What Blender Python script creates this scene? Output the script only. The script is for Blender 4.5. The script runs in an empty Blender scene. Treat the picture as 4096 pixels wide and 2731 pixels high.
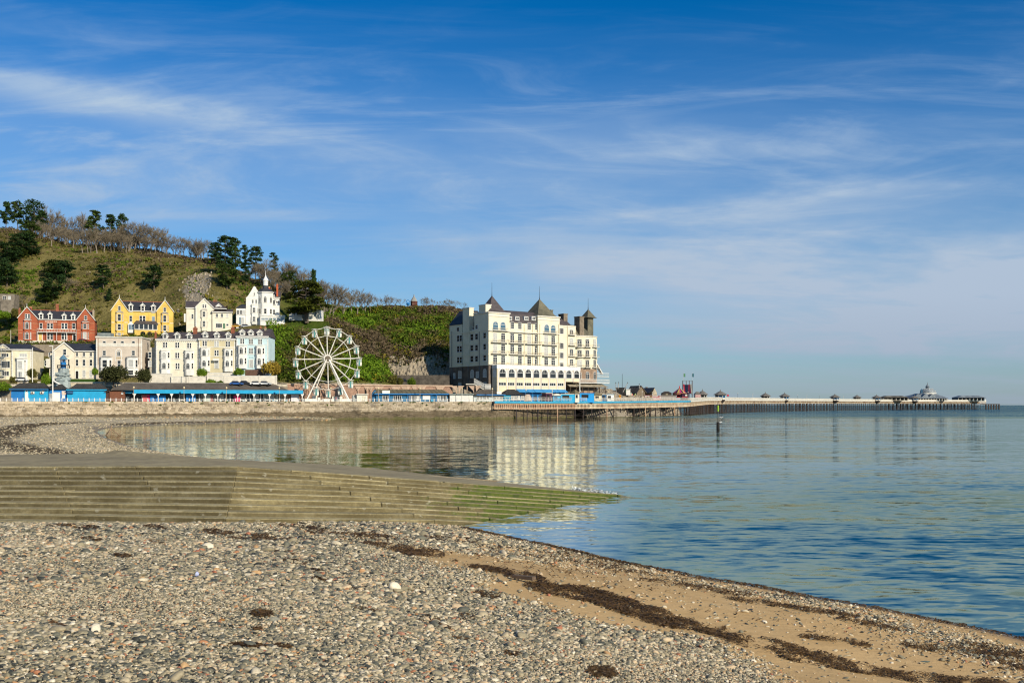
import bpy, bmesh, math, random
import numpy as np
from mathutils import Vector, Matrix, noise as mnoise
R = math.radians
random.seed(7); rng = np.random.default_rng(7)
sc = bpy.context.scene
COL = sc.collection
# ---------------------------------------------------------------- camera
F = 3982.0; CX = 2048.0; HZ = 1620.0; EYE = 4.6      # focal length / centre / horizon in photograph pixels, eye height in metres
cd = bpy.data.cameras.new('camera'); cam = bpy.data.objects.new('camera', cd); COL.objects.link(cam)
cd.sensor_width = 36; cd.lens = F / 4096 * 36; cd.shift_y = (HZ - 1365.5) / 4096
cd.clip_start = .1; cd.clip_end = 90000
cam.location = (0, 0, EYE); cam.rotation_euler = (R(90), 0, 0)
sc.camera = cam
# ---------------------------------------------------------------- sky and sun
SUN_EL = 27; SUN_AZ = 139                              # azimuth clockwise from +Y
sdir = Vector((math.sin(R(SUN_AZ)) * math.cos(R(SUN_EL)), math.cos(R(SUN_AZ)) * math.cos(R(SUN_EL)), math.sin(R(SUN_EL))))
wd = bpy.data.worlds.new('World'); sc.world = wd; wd.use_nodes = True
nt = wd.node_tree; nt.nodes.clear()
def N(tree, t, **kw):
  n = tree.nodes.new(t)
  for k, v in kw.items():
    if k.startswith('i_'):
      key = k[2:]; key = int(key) if key.isdigit() else key.replace('_', ' ')
      n.inputs[key].default_value = v
    else: setattr(n, k, v)
  return n
def ramp(tree, stops, interp='LINEAR'):
  n = tree.nodes.new('ShaderNodeValToRGB'); e = n.color_ramp.elements; n.color_ramp.interpolation = interp
  while len(e) < len(stops): e.new(.5)
  for q, (p, c) in zip(e, stops):
    q.position = p; q.color = (c, c, c, 1) if not hasattr(c, '__len__') else (*c[:3], 1)
  return n
def math_(tree, op, a, b=None, clamp=False):
  n = tree.nodes.new('ShaderNodeMath'); n.operation = op; n.use_clamp = clamp
  for i, v in enumerate((a, b)):
    if v is None: continue
    if isinstance(v, (int, float)): n.inputs[i].default_value = v
    else: tree.links.new(v, n.inputs[i])
  return n.outputs[0]
def mixc(tree, fac, a, b, blend='MIX'):
  n = tree.nodes.new('ShaderNodeMix'); n.data_type = 'RGBA'; n.blend_type = blend
  for i, v in ((0, fac), (6, a), (7, b)):
    if isinstance(v, (int, float)): n.inputs[i].default_value = v
    elif hasattr(v, '__len__'): n.inputs[i].default_value = (*v[:3], 1)
    else: tree.links.new(v, n.inputs[i])
  return n.outputs[2]
sky = N(nt, 'ShaderNodeTexSky', sky_type='NISHITA', sun_disc=False, sun_elevation=R(SUN_EL), sun_rotation=R(SUN_AZ), altitude=0, air_density=1.0, dust_density=.45, ozone_density=3.0)
tc = N(nt, 'ShaderNodeTexCoord')
sep = N(nt, 'ShaderNodeSeparateXYZ'); nt.links.new(tc.outputs['Generated'], sep.inputs[0])
# deepen the clear sky with height, as a polarised sky does
el = math_(nt, 'MAXIMUM', sep.outputs[2], 0.0)
deep = ramp(nt, [(0, (.60, .84, 1.02)), (.06, (.46, .84, 1.10)), (.14, (.26, .78, 1.16)), (.26, (.05, .66, 1.16)), (.36, (.0, .60, 1.10)), (.50, (.10, .62, 1.02)), (1, (.20, .64, .98))])
nt.links.new(el, deep.inputs[0])
skyc = mixc(nt, 1.0, sky.outputs[0], deep.outputs[0], 'MULTIPLY')
# high thin cloud on a plane far overhead: direction / height
h = math_(nt, 'ADD', el, .10)
cu = math_(nt, 'DIVIDE', sep.outputs[0], h); cv = math_(nt, 'DIVIDE', sep.outputs[1], h)
cmb = N(nt, 'ShaderNodeCombineXYZ'); nt.links.new(cu, cmb.inputs[0]); nt.links.new(cv, cmb.inputs[1])
def cloud(rot, sx, sy, scale, detail, lo, hi, dist=.6, loc=(0, 0, 0)):
  mp = N(nt, 'ShaderNodeMapping'); mp.inputs['Rotation'].default_value = (0, 0, R(rot)); mp.inputs['Scale'].default_value = (sx, sy, 1); mp.inputs['Location'].default_value = loc
  nt.links.new(cmb.outputs[0], mp.inputs[0])
  nz = N(nt, 'ShaderNodeTexNoise', i_Scale=scale, i_Detail=detail, i_Roughness=.58, i_Distortion=dist); nt.links.new(mp.outputs[0], nz.inputs['Vector'])
  rr = ramp(nt, [(lo, 0), (hi, 1)], 'EASE'); nt.links.new(nz.outputs[0], rr.inputs[0]); return rr.outputs[0]
c1 = cloud(22, .28, 1.5, .9, 11, .44, .70, 1.3, (3.1, 1.7, 0))
c3 = cloud(8, .35, .8, .42, 6, .40, .70, .4, (1.2, 9.4, 0))
# sheet thins out with height and thickens to a pale haze near the horizon
hr = ramp(nt, [(0, .72), (.05, .62), (.11, .55), (.18, .42), (.26, .22), (.32, .07), (.37, .0), (1, 0)]); nt.links.new(el, hr.inputs[0])
hv = ramp(nt, [(0, .3), (.06, .75), (.14, 1), (.27, .95), (.33, .35), (.37, .06), (1, .03)]); nt.links.new(el, hv.inputs[0])
# two long cirrus streamers and a bank low over the sea, placed by bearing and slope of the sky
gu = math_(nt, 'DIVIDE', sep.outputs[0], math_(nt, 'MAXIMUM', math_(nt, 'ABSOLUTE', sep.outputs[1]), .05)); gv = math_(nt, 'DIVIDE', sep.outputs[2], math_(nt, 'MAXIMUM', math_(nt, 'ABSOLUTE', sep.outputs[1]), .05))
wob = N(nt, 'ShaderNodeTexNoise', i_Scale=3.2, i_Detail=7, i_Roughness=.6); cg = N(nt, 'ShaderNodeCombineXYZ'); nt.links.new(gu, cg.inputs[0]); nt.links.new(math_(nt, 'MULTIPLY', gv, 3.5), cg.inputs[1]); nt.links.new(cg.outputs[0], wob.inputs['Vector'])
wisp = ramp(nt, [(.36, 0), (.66, 1)]); nt.links.new(wob.outputs[0], wisp.inputs[0])
def feather(rot, sx, sy, scale, loc, lo, hi):
  mp = N(nt, 'ShaderNodeMapping'); mp.inputs['Rotation'].default_value = (0, 0, R(rot)); mp.inputs['Scale'].default_value = (sx, sy, 1); mp.inputs['Location'].default_value = loc; c = N(nt, 'ShaderNodeCombineXYZ'); nt.links.new(gu, c.inputs[0]); nt.links.new(gv, c.inputs[1]); nt.links.new(c.outputs[0], mp.inputs[0])
  n = N(nt, 'ShaderNodeTexNoise', i_Scale=scale, i_Detail=9, i_Roughness=.62, i_Distortion=1.1); nt.links.new(mp.outputs[0], n.inputs['Vector']); r = ramp(nt, [(lo, 0), (hi, 1)], 'EASE'); nt.links.new(n.outputs[0], r.inputs[0]); return r.outputs[0]
c2 = feather(-9, 1.1, 7, 2.0, (.3, .7, 0), .45, .72); c4 = feather(13, 1.3, 8, 2.3, (2.1, 5.2, 0), .46, .74)
veil = math_(nt, 'MULTIPLY', math_(nt, 'ADD', math_(nt, 'MULTIPLY', c1, .22), math_(nt, 'ADD', math_(nt, 'MULTIPLY', c2, .66), math_(nt, 'MULTIPLY', c4, .60))), math_(nt, 'ADD', math_(nt, 'MULTIPLY', c3, .7), .35))
def band(v0, slope, wd_, u0, uw, amp):
  c = math_(nt, 'ADD', math_(nt, 'MULTIPLY', gu, slope), math_(nt, 'ADD', v0, math_(nt, 'MULTIPLY', math_(nt, 'SUBTRACT', wob.outputs[0], .5), .07)))
  g = math_(nt, 'POWER', 2.718, math_(nt, 'MULTIPLY', math_(nt, 'POWER', math_(nt, 'DIVIDE', math_(nt, 'SUBTRACT', gv, c), wd_), 2), -1))
  w = math_(nt, 'POWER', 2.718, math_(nt, 'MULTIPLY', math_(nt, 'POWER', math_(nt, 'DIVIDE', math_(nt, 'SUBTRACT', gu, u0), uw), 2), -1))
  return math_(nt, 'MULTIPLY', math_(nt, 'MULTIPLY', g, w), math_(nt, 'MULTIPLY', math_(nt, 'ADD', wisp.outputs[0], .35), amp))
bands = math_(nt, 'ADD', math_(nt, 'ADD', band(.243, -.145, .016, -.42, .20, .60), band(.235, -.13, .05, .02, .40, .22)), math_(nt, 'ADD', band(.135, -.05, .055, .36, .36, .78), band(.175, .10, .012, .25, .3, .25)))
veil = math_(nt, 'ADD', veil, bands)
amount = math_(nt, 'ADD', math_(nt, 'MULTIPLY', veil, hv.outputs[0]), math_(nt, 'MULTIPLY', hr.outputs[0], math_(nt, 'ADD', math_(nt, 'MULTIPLY', c3, .7), .45)), True)
cloudcol = ramp(nt, [(0, (3.5, 4.25, 5.3)), (.10, (4.5, 5.5, 6.9)), (.3, (4.6, 6.0, 7.7)), (1, (4.6, 6, 7.8))]); nt.links.new(el, cloudcol.inputs[0])
skyf = mixc(nt, amount, skyc, cloudcol.outputs[0])
bg = N(nt, 'ShaderNodeBackground', i_Strength=.088); nt.links.new(skyf, bg.inputs[0])
wo = N(nt, 'ShaderNodeOutputWorld'); nt.links.new(bg.outputs[0], wo.inputs[0])
sl = bpy.data.lights.new('sun', 'SUN'); sl.energy = 5.0; sl.angle = R(.55); sl.color = (1, .90, .72)
so = bpy.data.objects.new('sun', sl); COL.objects.link(so); so.rotation_euler = sdir.to_track_quat('Z', 'Y').to_euler(); so.location = (60, -60, 120)
sc.view_settings.view_transform = 'Standard'; sc.view_settings.look = 'None'; sc.view_settings.gamma = 1
sc.view_settings.exposure = 0.13; sc.view_settings.use_curve_mapping = False
sc.render.engine = 'CYCLES'
sc.cycles.max_bounces = 6; sc.cycles.diffuse_bounces = 2; sc.cycles.glossy_bounces = 3; sc.cycles.transparent_max_bounces = 8
sc.cycles.caustics_reflective = False; sc.cycles.caustics_refractive = False
sc.cycles.use_denoising = True
sc.cycles.filter_width = 1.2 if hasattr(sc.cycles, 'filter_width') else 1.5
# ---------------------------------------------------------------- helpers
def W(px, py, d):                       # the point at distance d that the photograph shows at (px, py)
  return Vector(((px - CX) * d / F, d, EYE + (HZ - py) * d / F))
def X(px, d): return (px - CX) * d / F
def Z(py, d): return EYE + (HZ - py) * d / F
def link(o, parent=None):
  COL.objects.link(o)
  if parent is not None: o.parent = parent
  return o
def tag(o, label=None, cat=None, group=None, kind=None):
  if label: o['label'] = label
  if cat: o['category'] = cat
  if group: o['group'] = group
  if kind: o['kind'] = kind
  return o
def empty(name, loc=(0, 0, 0), rz=0, parent=None):
  o = bpy.data.objects.new(name, None); o.location = loc; o.rotation_euler = (0, 0, rz); o.empty_display_size = .2
  return link(o, parent)
def inst(name, me, loc=(0, 0, 0), rot=(0, 0, 0), scale=(1, 1, 1), parent=None):
  o = bpy.data.objects.new(name, me); o.location = loc; o.rotation_euler = rot; o.scale = scale
  return link(o, parent)
def copy_tree(o, parent=None):
  c = o.copy(); COL.objects.link(c); c.parent = parent
  for ch in o.children: copy_tree(ch, c)
  return c
class MB:                               # collects shapes, links them as one mesh object
  def __init__(s): s.v = []; s.f = []; s.m = []; s.cur = 0; s.mats = []
  def mat(s, m):
    if m not in s.mats: s.mats.append(m)
    s.cur = s.mats.index(m); return s
  def add(s, vs, fs):
    b = len(s.v); s.v += [tuple(p) for p in vs]; s.f += [tuple(b + i for i in q) for q in fs]; s.m += [s.cur] * len(fs); return s
  def box(s, x0, x1, y0, y1, z0, z1):
    return s.add([(x0, y0, z0), (x1, y0, z0), (x1, y1, z0), (x0, y1, z0), (x0, y0, z1), (x1, y0, z1), (x1, y1, z1), (x0, y1, z1)],
           [(3, 2, 1, 0), (4, 5, 6, 7), (0, 1, 5, 4), (1, 2, 6, 5), (2, 3, 7, 6), (3, 0, 4, 7)])
  def hexa(s, p): return s.add(p, [(3, 2, 1, 0), (4, 5, 6, 7), (0, 1, 5, 4), (1, 2, 6, 5), (2, 3, 7, 6), (3, 0, 4, 7)])
  def prism(s, poly, y0, y1):         # polygon in x,z pushed along y
    n = len(poly)
    return s.add([(x, y0, z) for x, z in poly] + [(x, y1, z) for x, z in poly],
           [tuple(range(n)), tuple(range(2 * n - 1, n - 1, -1))] + [(i, i + n, (i + 1) % n + n, (i + 1) % n) for i in range(n)])
  def plan(s, poly, z0, z1, top=None):           # polygon in x,y pushed along z
    n = len(poly); tp = top or poly
    return s.add([(x, y, z0) for x, y in poly] + [(x, y, z1) for x, y in tp],
           [tuple(range(n - 1, -1, -1)), tuple(range(n, 2 * n))] + [(i, (i + 1) % n, (i + 1) % n + n, i + n) for i in range(n)])
  def bar(s, a, b, r, n=4, r2=None, ph=.785):
    a = Vector(a); b = Vector(b); d = (b - a)
    if d.length < 1e-6: return s
    d.normalize(); u = d.orthogonal().normalized() if abs(d.z) > .99 else d.cross(Vector((0, 0, 1))).normalized(); w = u.cross(d)
    r2 = r if r2 is None else r2
    ring = [(math.cos(ph + 6.2832 * i / n), math.sin(ph + 6.2832 * i / n)) for i in range(n)]
    return s.add([a + (u * c + w * q) * r for c, q in ring] + [b + (u * c + w * q) * r2 for c, q in ring],
           [tuple(range(n - 1, -1, -1)), tuple(range(n, 2 * n))] + [(i, (i + 1) % n, (i + 1) % n + n, i + n) for i in range(n)])
  def lathe(s, prof, c=(0, 0, 0), n=12, rot=0, sx=1, sy=1):    # profile (radius, z)
    vs = []; fs = []
    for r, z in prof:
      for i in range(n):
        a = rot + 6.28318 * i / n; vs.append((c[0] + r * math.cos(a) * sx, c[1] + r * math.sin(a) * sy, c[2] + z))
    for k in range(len(prof) - 1):
      for i in range(n): fs.append((k * n + i, k * n + (i + 1) % n, (k + 1) * n + (i + 1) % n, (k + 1) * n + i))
    fs.append(tuple(range(n - 1, -1, -1))); fs.append(tuple((len(prof) - 1) * n + i for i in range(n)))
    return s.add(vs, fs)
  def mesh(s, name, mat=None, smooth=False):
    me = bpy.data.meshes.new(name); me.from_pydata(s.v, [], s.f)
    if s.mats:
      for m in s.mats: me.materials.append(m)
      me.polygons.foreach_set('material_index', s.m)
    elif mat: me.materials.append(mat)
    if smooth: me.polygons.foreach_set('use_smooth', [True] * len(me.polygons))
    me.update(); return me
  def build(s, name, mat=None, parent=None, loc=(0, 0, 0), rz=0, smooth=False):
    return inst(name, s.mesh(name, mat, smooth), loc, (0, 0, rz), (1, 1, 1), parent)
def np_mesh(name, v, f, mat=None, smooth=False):     # numpy verts and equal-length faces
  me = bpy.data.meshes.new(name); v = np.asarray(v, np.float32); f = np.asarray(f, np.int32); k = f.shape[1]
  me.vertices.add(len(v)); me.vertices.foreach_set('co', v.ravel())
  me.loops.add(f.size); me.loops.foreach_set('vertex_index', f.ravel())
  me.polygons.add(len(f)); me.polygons.foreach_set('loop_start', np.arange(0, f.size, k, dtype=np.int32)); me.polygons.foreach_set('loop_total', np.full(len(f), k, np.int32))
  if smooth: me.polygons.foreach_set('use_smooth', np.ones(len(f), bool))
  me.update(calc_edges=True)
  if mat: me.materials.append(mat)
  return me
def fattr(me, name, vals):
  a = me.attributes.new(name, 'FLOAT', 'POINT'); a.data.foreach_set('value', np.asarray(vals, np.float32))
def grid_faces(nu, nv):
  i = np.arange((nu - 1) * (nv - 1)); r = i // (nv - 1); c = i % (nv - 1); a = r * nv + c
  return np.stack([a, a + 1, a + nv + 1, a + nv], 1)
# ---------------------------------------------------------------- materials
MATS = {}
def pm(name):
  m = bpy.data.materials.new(name); m.use_nodes = True; t = m.node_tree
  return m, t, t.nodes['Principled BSDF']
def mat(name, col, rough=.75, var=.18, scale=1.2, col2=None, bump=0, bscale=14, spec=.3, metal=0, coord='Object', stretch=(1, 1, 1), detail=5, emit=0):
  """paint / stone / metal: base colour broken up by two sizes of stain and a fine grain"""
  if name in MATS: return MATS[name]
  m, t, b = pm(name); MATS[name] = m
  b.inputs['Roughness'].default_value = rough; b.inputs['Specular IOR Level'].default_value = spec; b.inputs['Metallic'].default_value = metal
  tcn = N(t, 'ShaderNodeTexCoord'); mp = N(t, 'ShaderNodeMapping'); mp.inputs['Scale'].default_value = stretch
  t.links.new(tcn.outputs[coord], mp.inputs[0])
  n1 = N(t, 'ShaderNodeTexNoise', i_Scale=scale, i_Detail=detail, i_Roughness=.65); t.links.new(mp.outputs[0], n1.inputs['Vector'])
  c2 = col2 if col2 is not None else tuple(c * (1 - var * 2) for c in col)
  rr = ramp(t, [(.36, 0), (.66, 1)]); t.links.new(n1.outputs[0], rr.inputs[0])
  o = mixc(t, rr.outputs[0], tuple(min(1, c * (1 + var * .35)) for c in col), c2)
  n2 = N(t, 'ShaderNodeTexNoise', i_Scale=scale * 9, i_Detail=3); t.links.new(mp.outputs[0], n2.inputs['Vector'])
  r2 = ramp(t, [(.3, 1 - var), (.7, 1 + var * .5)]); t.links.new(n2.outputs[0], r2.inputs[0])
  o = mixc(t, 1, o, r2.outputs[0], 'MULTIPLY')
  t.links.new(o, b.inputs['Base Color'])
  if bump:
    n3 = N(t, 'ShaderNodeTexNoise', i_Scale=bscale, i_Detail=4); t.links.new(mp.outputs[0], n3.inputs['Vector'])
    bp = N(t, 'ShaderNodeBump', i_Strength=1, i_Distance=bump); t.links.new(n3.outputs[0], bp.inputs['Height']); t.links.new(bp.outputs[0], b.inputs['Normal'])
  return m
# ================================================================ sea, beach, slipway, sea wall, hill
# near waterline (distance -> x) and far bay waterline, both found on the water plane z = 0
WLd = np.array([-30, -20, 0, 8, 14, 19.7, 21.7, 24.5, 28.05, 32.9, 36.9, 42, 60]); WLx = np.array([34, 28, 19, 15.2, 12.6, 10.1, 8.77, 6.69, 3.97, 1.07, -1.22, -4, -10])
def snoise(x, y, f, seed=0.0):
  return np.array([mnoise.noise((a * f + seed, b * f - seed, seed * .7)) for a, b in zip(np.ravel(x), np.ravel(y))]).reshape(np.shape(x))
def near_s(x, d): return (np.interp(d, WLd, WLx) - x) * .83
def near_z(x, d):
  s = near_s(x, d); p1 = .172 * s; p2 = 3.25 - .079 * d
  h = np.clip(.5 + .5 * (p2 - p1) / .5, 0, 1)
  return p2 * (1 - h) + p1 * h - .5 * h * (1 - h)
FARW = np.array([(-60, 335), (-58, 300), (-69, 262), (-80.6, 238), (-83, 215), (-81, 199), (-72.7, 174), (-57.6, 141), (-42.6, 111), (-31.8, 94), (-26.3, 86), (-22, 81), (-10, 70), (40, 20)], float)
def seg_dist(x, y, P):
  best = np.full(np.shape(x), 1e9); sign = np.zeros(np.shape(x))
  for (ax, ay), (bx, by) in zip(P[:-1], P[1:]):
    dx, dy = bx - ax, by - ay; L = dx * dx + dy * dy
    t = np.clip(((x - ax) * dx + (y - ay) * dy) / L, 0, 1)
    ex, ey = x - ax - t * dx, y - ay - t * dy; q = np.hypot(ex, ey)
    up = q < best; cr = dx * ey - dy * ex
    sign = np.where(up, np.where(cr < 0, 1.0, -1.0), sign); best = np.where(up, q, best)
  return best * sign
def far_z(x, d):
  s = seg_dist(x, d, FARW)
  cap = np.interp(d, [54, 120, 306, 340], [1.9, 1.5, .75, .75]); cap = np.where(x < -130, cap + .2, cap)
  zz = np.where(s > 0, cap * (1 - np.exp(-.11 * s / cap)), .08 * s)
  return np.clip(zz, -2.5, 9)
# ---- sea
def sea_mat():
  m, t, b = pm('sea_water'); MATS['sea'] = m
  t.nodes.remove(b); out = t.nodes['Material Output']
  geo = N(t, 'ShaderNodeNewGeometry')
  def wav(sx, sy, rot, scale, det, dist=0.0, rough=.55):
    mp = N(t, 'ShaderNodeMapping'); mp.inputs['Scale'].default_value = (sx, sy, 1); mp.inputs['Rotation'].default_value = (0, 0, R(rot))
    t.links.new(geo.outputs['Position'], mp.inputs[0])
    n = N(t, 'ShaderNodeTexNoise', i_Scale=scale, i_Detail=det, i_Roughness=rough, i_Distortion=dist); t.links.new(mp.outputs[0], n.inputs['Vector']); return n
  # wave slopes taken straight from noise, so that far-off waves still scatter what they mirror
  def vm(op, a, b):
    n = N(t, 'ShaderNodeVectorMath', operation=op)
    for i, v in ((0, a), (1, b)):
      if isinstance(v, tuple): n.inputs[i].default_value = v
      else: t.links.new(v, n.inputs[i])
    return n.outputs[0]
  pr = ramp(t, [(.36, .55), (.64, 1.25)]); t.links.new(wav(.004, .018, 4, 1.0, 4, .8).outputs[0], pr.inputs[0])
  calm = N(t, 'ShaderNodeAttribute', attribute_name='calm'); amp = math_(t, 'MULTIPLY', pr.outputs[0], calm.outputs['Fac'])
  sl = None
  for n_, w in ((wav(.6, 1.5, 14, 1.7, 3, .3), .75), (wav(.12, .42, 9, 1.0, 3, .4), .5), (wav(.02, .07, 8, 1.0, 2, .5), .22)):
    q = vm('MULTIPLY', vm('SUBTRACT', n_.outputs['Color'], (.5, .5, .5)), (w * .55, w, 0)); sl = q if sl is None else vm('ADD', sl, q)
  sc_ = N(t, 'ShaderNodeVectorMath', operation='SCALE'); t.links.new(sl, sc_.inputs[0]); t.links.new(amp, sc_.inputs['Scale'])
  bp = N(t, 'ShaderNodeVectorMath', operation='NORMALIZE'); lean = N(t, 'ShaderNodeCombineXYZ', i_Z=1.0); t.links.new(math_(t, 'MULTIPLY', math_(t, 'MAXIMUM', math_(t, 'SUBTRACT', amp, .32), 0), -.085), lean.inputs[1]); t.links.new(vm('ADD', sc_.outputs[0], lean.outputs[0]), bp.inputs[0])       # crests lean shoreward where the sea is choppy
  gl = N(t, 'ShaderNodeBsdfGlossy', i_Roughness=.045); t.links.new(bp.outputs[0], gl.inputs['Normal']); cr_ = ramp(t, [(.12, (.86, .87, .76)), (.30, (.68, .73, .69)), (.55, (.50, .55, .43))]); t.links.new(calm.outputs['Fac'], cr_.inputs[0]); t.links.new(cr_.outputs[0], gl.inputs[0])
  fr = N(t, 'ShaderNodeFresnel', i_IOR=1.34); t.links.new(bp.outputs[0], fr.inputs['Normal'])
  deepc = mixc(t, calm.outputs['Fac'], (.014, .036, .040), (.010, .030, .036))
  df = N(t, 'ShaderNodeBsdfDiffuse'); t.links.new(deepc, df.inputs[0])
  trn = N(t, 'ShaderNodeBsdfTransparent'); trn.inputs[0].default_value = (.62, .66, .60, 1)
  dep = N(t, 'ShaderNodeAttribute', attribute_name='depth')
  mb = N(t, 'ShaderNodeMixShader'); t.links.new(dep.outputs['Fac'], mb.inputs[0]); t.links.new(trn.outputs[0], mb.inputs[1]); t.links.new(df.outputs[0], mb.inputs[2])
  mx = N(t, 'ShaderNodeMixShader'); t.links.new(fr.outputs[0], mx.inputs[0]); t.links.new(mb.outputs[0], mx.inputs[1]); t.links.new(gl.outputs[0], mx.inputs[2])
  t.links.new(mx.outputs[0], out.inputs['Surface']); return m
def sea():
  ds = np.concatenate([np.linspace(-30, 10, 20)[:-1], np.geomspace(10, 420, 150)[:-1], np.geomspace(420, 60000, 40)])
  ks = np.concatenate([np.linspace(-1.6, -.6, 12)[:-1], np.linspace(-.6, .6, 130)[:-1], np.linspace(.6, 3.2, 20)])
  D, K = np.meshgrid(ds, ks, indexing='ij'); Xx = K * np.maximum(D, 25) + np.where(D < 25, 0, 0)
  zb = ground_z(Xx, np.clip(D, -30, 345))
  depth = np.where(D > 345, 9, -zb)
  v = np.stack([Xx, D, np.zeros_like(D)], -1).reshape(-1, 3)
  me = np_mesh('sea', v, grid_faces(len(ds), len(ks))[:, ::-1], sea_mat(), True)
  fattr(me, 'depth', np.clip(1 - np.exp(-np.clip(depth, 0, 9) * 1.4), 0, 1).ravel())
  calm = np.interp(D, [0, 18, 40, 75, 330, 420, 900], [.36, .36, .28, .18, .13, .6, 1.0]) * np.interp(K, [.06, .14, .35], [1, 1.9, 2.2])
  fattr(me, 'calm', calm.ravel())
  tag(inst('sea', me), kind='structure')
# ---- slipway geometry
T1 = np.array([-10.75, 39.0]); U = np.array([.807, .590]); U /= np.hypot(*U); NN = np.array([U[1], -U[0]])      # along the ramp, towards the camera
T0 = np.array([-21.3, 41.4]); UL = (T1 - T0) / np.hypot(*(T1 - T0)); NL = np.array([UL[1], -UL[0]])
def ramp_z(x, y):
  a = (x - T1[0]) * U[0] + (y - T1[1]) * U[1]; zr = 2.2 - .108 * a
  b = (x - T1[0]) * UL[0] + (y - T1[1]) * UL[1]; zl = 2.2 + .0139 * np.minimum(b, 0)
  return np.where(a < 0, np.minimum(zl, 2.2 + 0 * zl), np.minimum(zr, 2.2))
def ground_z(x, d):
  nz = near_z(x, d); fz = far_z(x, d); rz = ramp_z(x, d)
  # signed side of the step line: positive on the camera's side
  sd1 = (x - T1[0]) * NN[0] + (d - T1[1]) * NN[1]; sd0 = (x - T1[0]) * NL[0] + (d - T1[1]) * NL[1]
  side = np.where((x - T1[0]) * U[0] + (d - T1[1]) * U[1] > 0, sd1, sd0)
  front = side > 5.0; back = (d > 53.5) & (x < -15.5 + 0 * d)
  under = rz - 2.6
  z = np.where(front, nz, np.where(back, np.minimum(fz, 9), np.minimum(np.minimum(nz, rz - 1.9), fz * 0 + 1)))
  z = np.where((side <= 5.0) & (d > 60), fz, z)
  z = np.where(x > 30, np.minimum(nz, -1.5), z)
  return z
# ---- beach
def beach_mat():
  m, t, b = pm('beach_ground'); b.inputs['Specular IOR Level'].default_value = .08
  geo = N(t, 'ShaderNodeNewGeometry'); pos = geo.outputs['Position']
  def nz(scale, det=4, rough=.6):
    n = N(t, 'ShaderNodeTexNoise', i_Scale=scale, i_Detail=det, i_Roughness=rough); t.links.new(pos, n.inputs['Vector']); return n.outputs[0]
  vo = N(t, 'ShaderNodeTexVoronoi', i_Scale=26); t.links.new(pos, vo.inputs['Vector'])
  sp = N(t, 'ShaderNodeSeparateColor'); t.links.new(vo.outputs['Color'], sp.inputs[0])
  peb = ramp(t, [(0, (.04, .042, .036)), (.25, (.11, .10, .075)), (.5, (.19, .17, .125)), (.72, (.28, .25, .19)), (.9, (.38, .345, .27)), (1, (.22, .13, .08))]); t.links.new(sp.outputs[0], peb.inputs[0])
  gap = ramp(t, [(.0, 1), (.38, .9), (.62, .22)]); t.links.new(vo.outputs['Distance'], gap.inputs[0])
  vd = math_(t, 'MULTIPLY', vo.outputs['Distance'], 1.0)
  pc = mixc(t, 1, peb.outputs[0], gap.outputs[0], 'MULTIPLY')
  big = ramp(t, [(.35, .72), (.65, 1.12)]); t.links.new(nz(.35, 5), big.inputs[0])
  pc = mixc(t, 1, pc, big.outputs[0], 'MULTIPLY')
  # far off the stones blend to their mean
  far = N(t, 'ShaderNodeAttribute', attribute_name='far')
  fgr = ramp(t, [(.34, (.34, .27, .165)), (.5, (.52, .43, .285)), (.62, (.68, .60, .45))]); t.links.new(nz(4.5, 8, .85), fgr.inputs[0])
  fgr2 = mixc(t, 1, fgr.outputs[0], big.outputs[0], 'MULTIPLY')
  pc = mixc(t, far.outputs['Fac'], pc, fgr2)
  sa = N(t, 'ShaderNodeAttribute', attribute_name='sand')
  sn = ramp(t, [(.3, (.50, .32, .14)), (.7, (.64, .43, .205))]); t.links.new(nz(1.1, 6, .7), sn.inputs[0])
  grain = ramp(t, [(.3, .82), (.7, 1.1)]); t.links.new(nz(90, 2), grain.inputs[0])
  sc_ = mixc(t, 1, sn.outputs[0], grain.outputs[0], 'MULTIPLY')
  sw = math_(t, 'ADD', sa.outputs['Fac'], math_(t, 'MULTIPLY', math_(t, 'SUBTRACT', nz(2.2, 6, .7), .5), .9)); sr = ramp(t, [(.42, 0), (.58, 1)]); t.links.new(sw, sr.inputs[0])
  c = mixc(t, sr.outputs[0], pc, sc_)
  wt = N(t, 'ShaderNodeAttribute', attribute_name='wet')
  c = mixc(t, wt.outputs['Fac'], c, mixc(t, 1, c, (.42, .38, .34), 'MULTIPLY'))
  wk = N(t, 'ShaderNodeAttribute', attribute_name='wrack')
  wkf = ramp(t, [(.46, 0), (.56, 1)]); t.links.new(math_(t, 'ADD', math_(t, 'MULTIPLY', wk.outputs['Fac'], .55), math_(t, 'MULTIPLY', math_(t, 'SUBTRACT', nz(1.4, 9, .85), .30), 1.25)), wkf.inputs[0])
  wkm = math_(t, 'MULTIPLY', wkf.outputs[0], math_(t, 'GREATER_THAN', wk.outputs['Fac'], .02))
  c = mixc(t, wkm, c, (.10, .070, .036))
  t.links.new(c, b.inputs['Base Color'])
  rw = math_(t, 'SUBTRACT', .85, math_(t, 'MULTIPLY', wt.outputs['Fac'], .55)); t.links.new(rw, b.inputs['Roughness'])
  nb = math_(t, 'SUBTRACT', 1, far.outputs['Fac']); bp = N(t, 'ShaderNodeBump', i_Distance=.03, invert=True); t.links.new(vd, bp.inputs['Height']); t.links.new(math_(t, 'MULTIPLY', math_(t, 'MULTIPLY', nb, math_(t, 'SUBTRACT', 1, sr.outputs[0])), .8), bp.inputs['Strength'])
  bp2 = N(t, 'ShaderNodeBump', i_Distance=.05); t.links.new(math_(t, 'MULTIPLY', nb, .5), bp2.inputs['Strength']); t.links.new(nz(5, 5, .7), bp2.inputs['Height']); t.links.new(bp.outputs[0], bp2.inputs['Normal'])
  t.links.new(bp2.outputs[0], b.inputs['Normal'])
  return m
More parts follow.
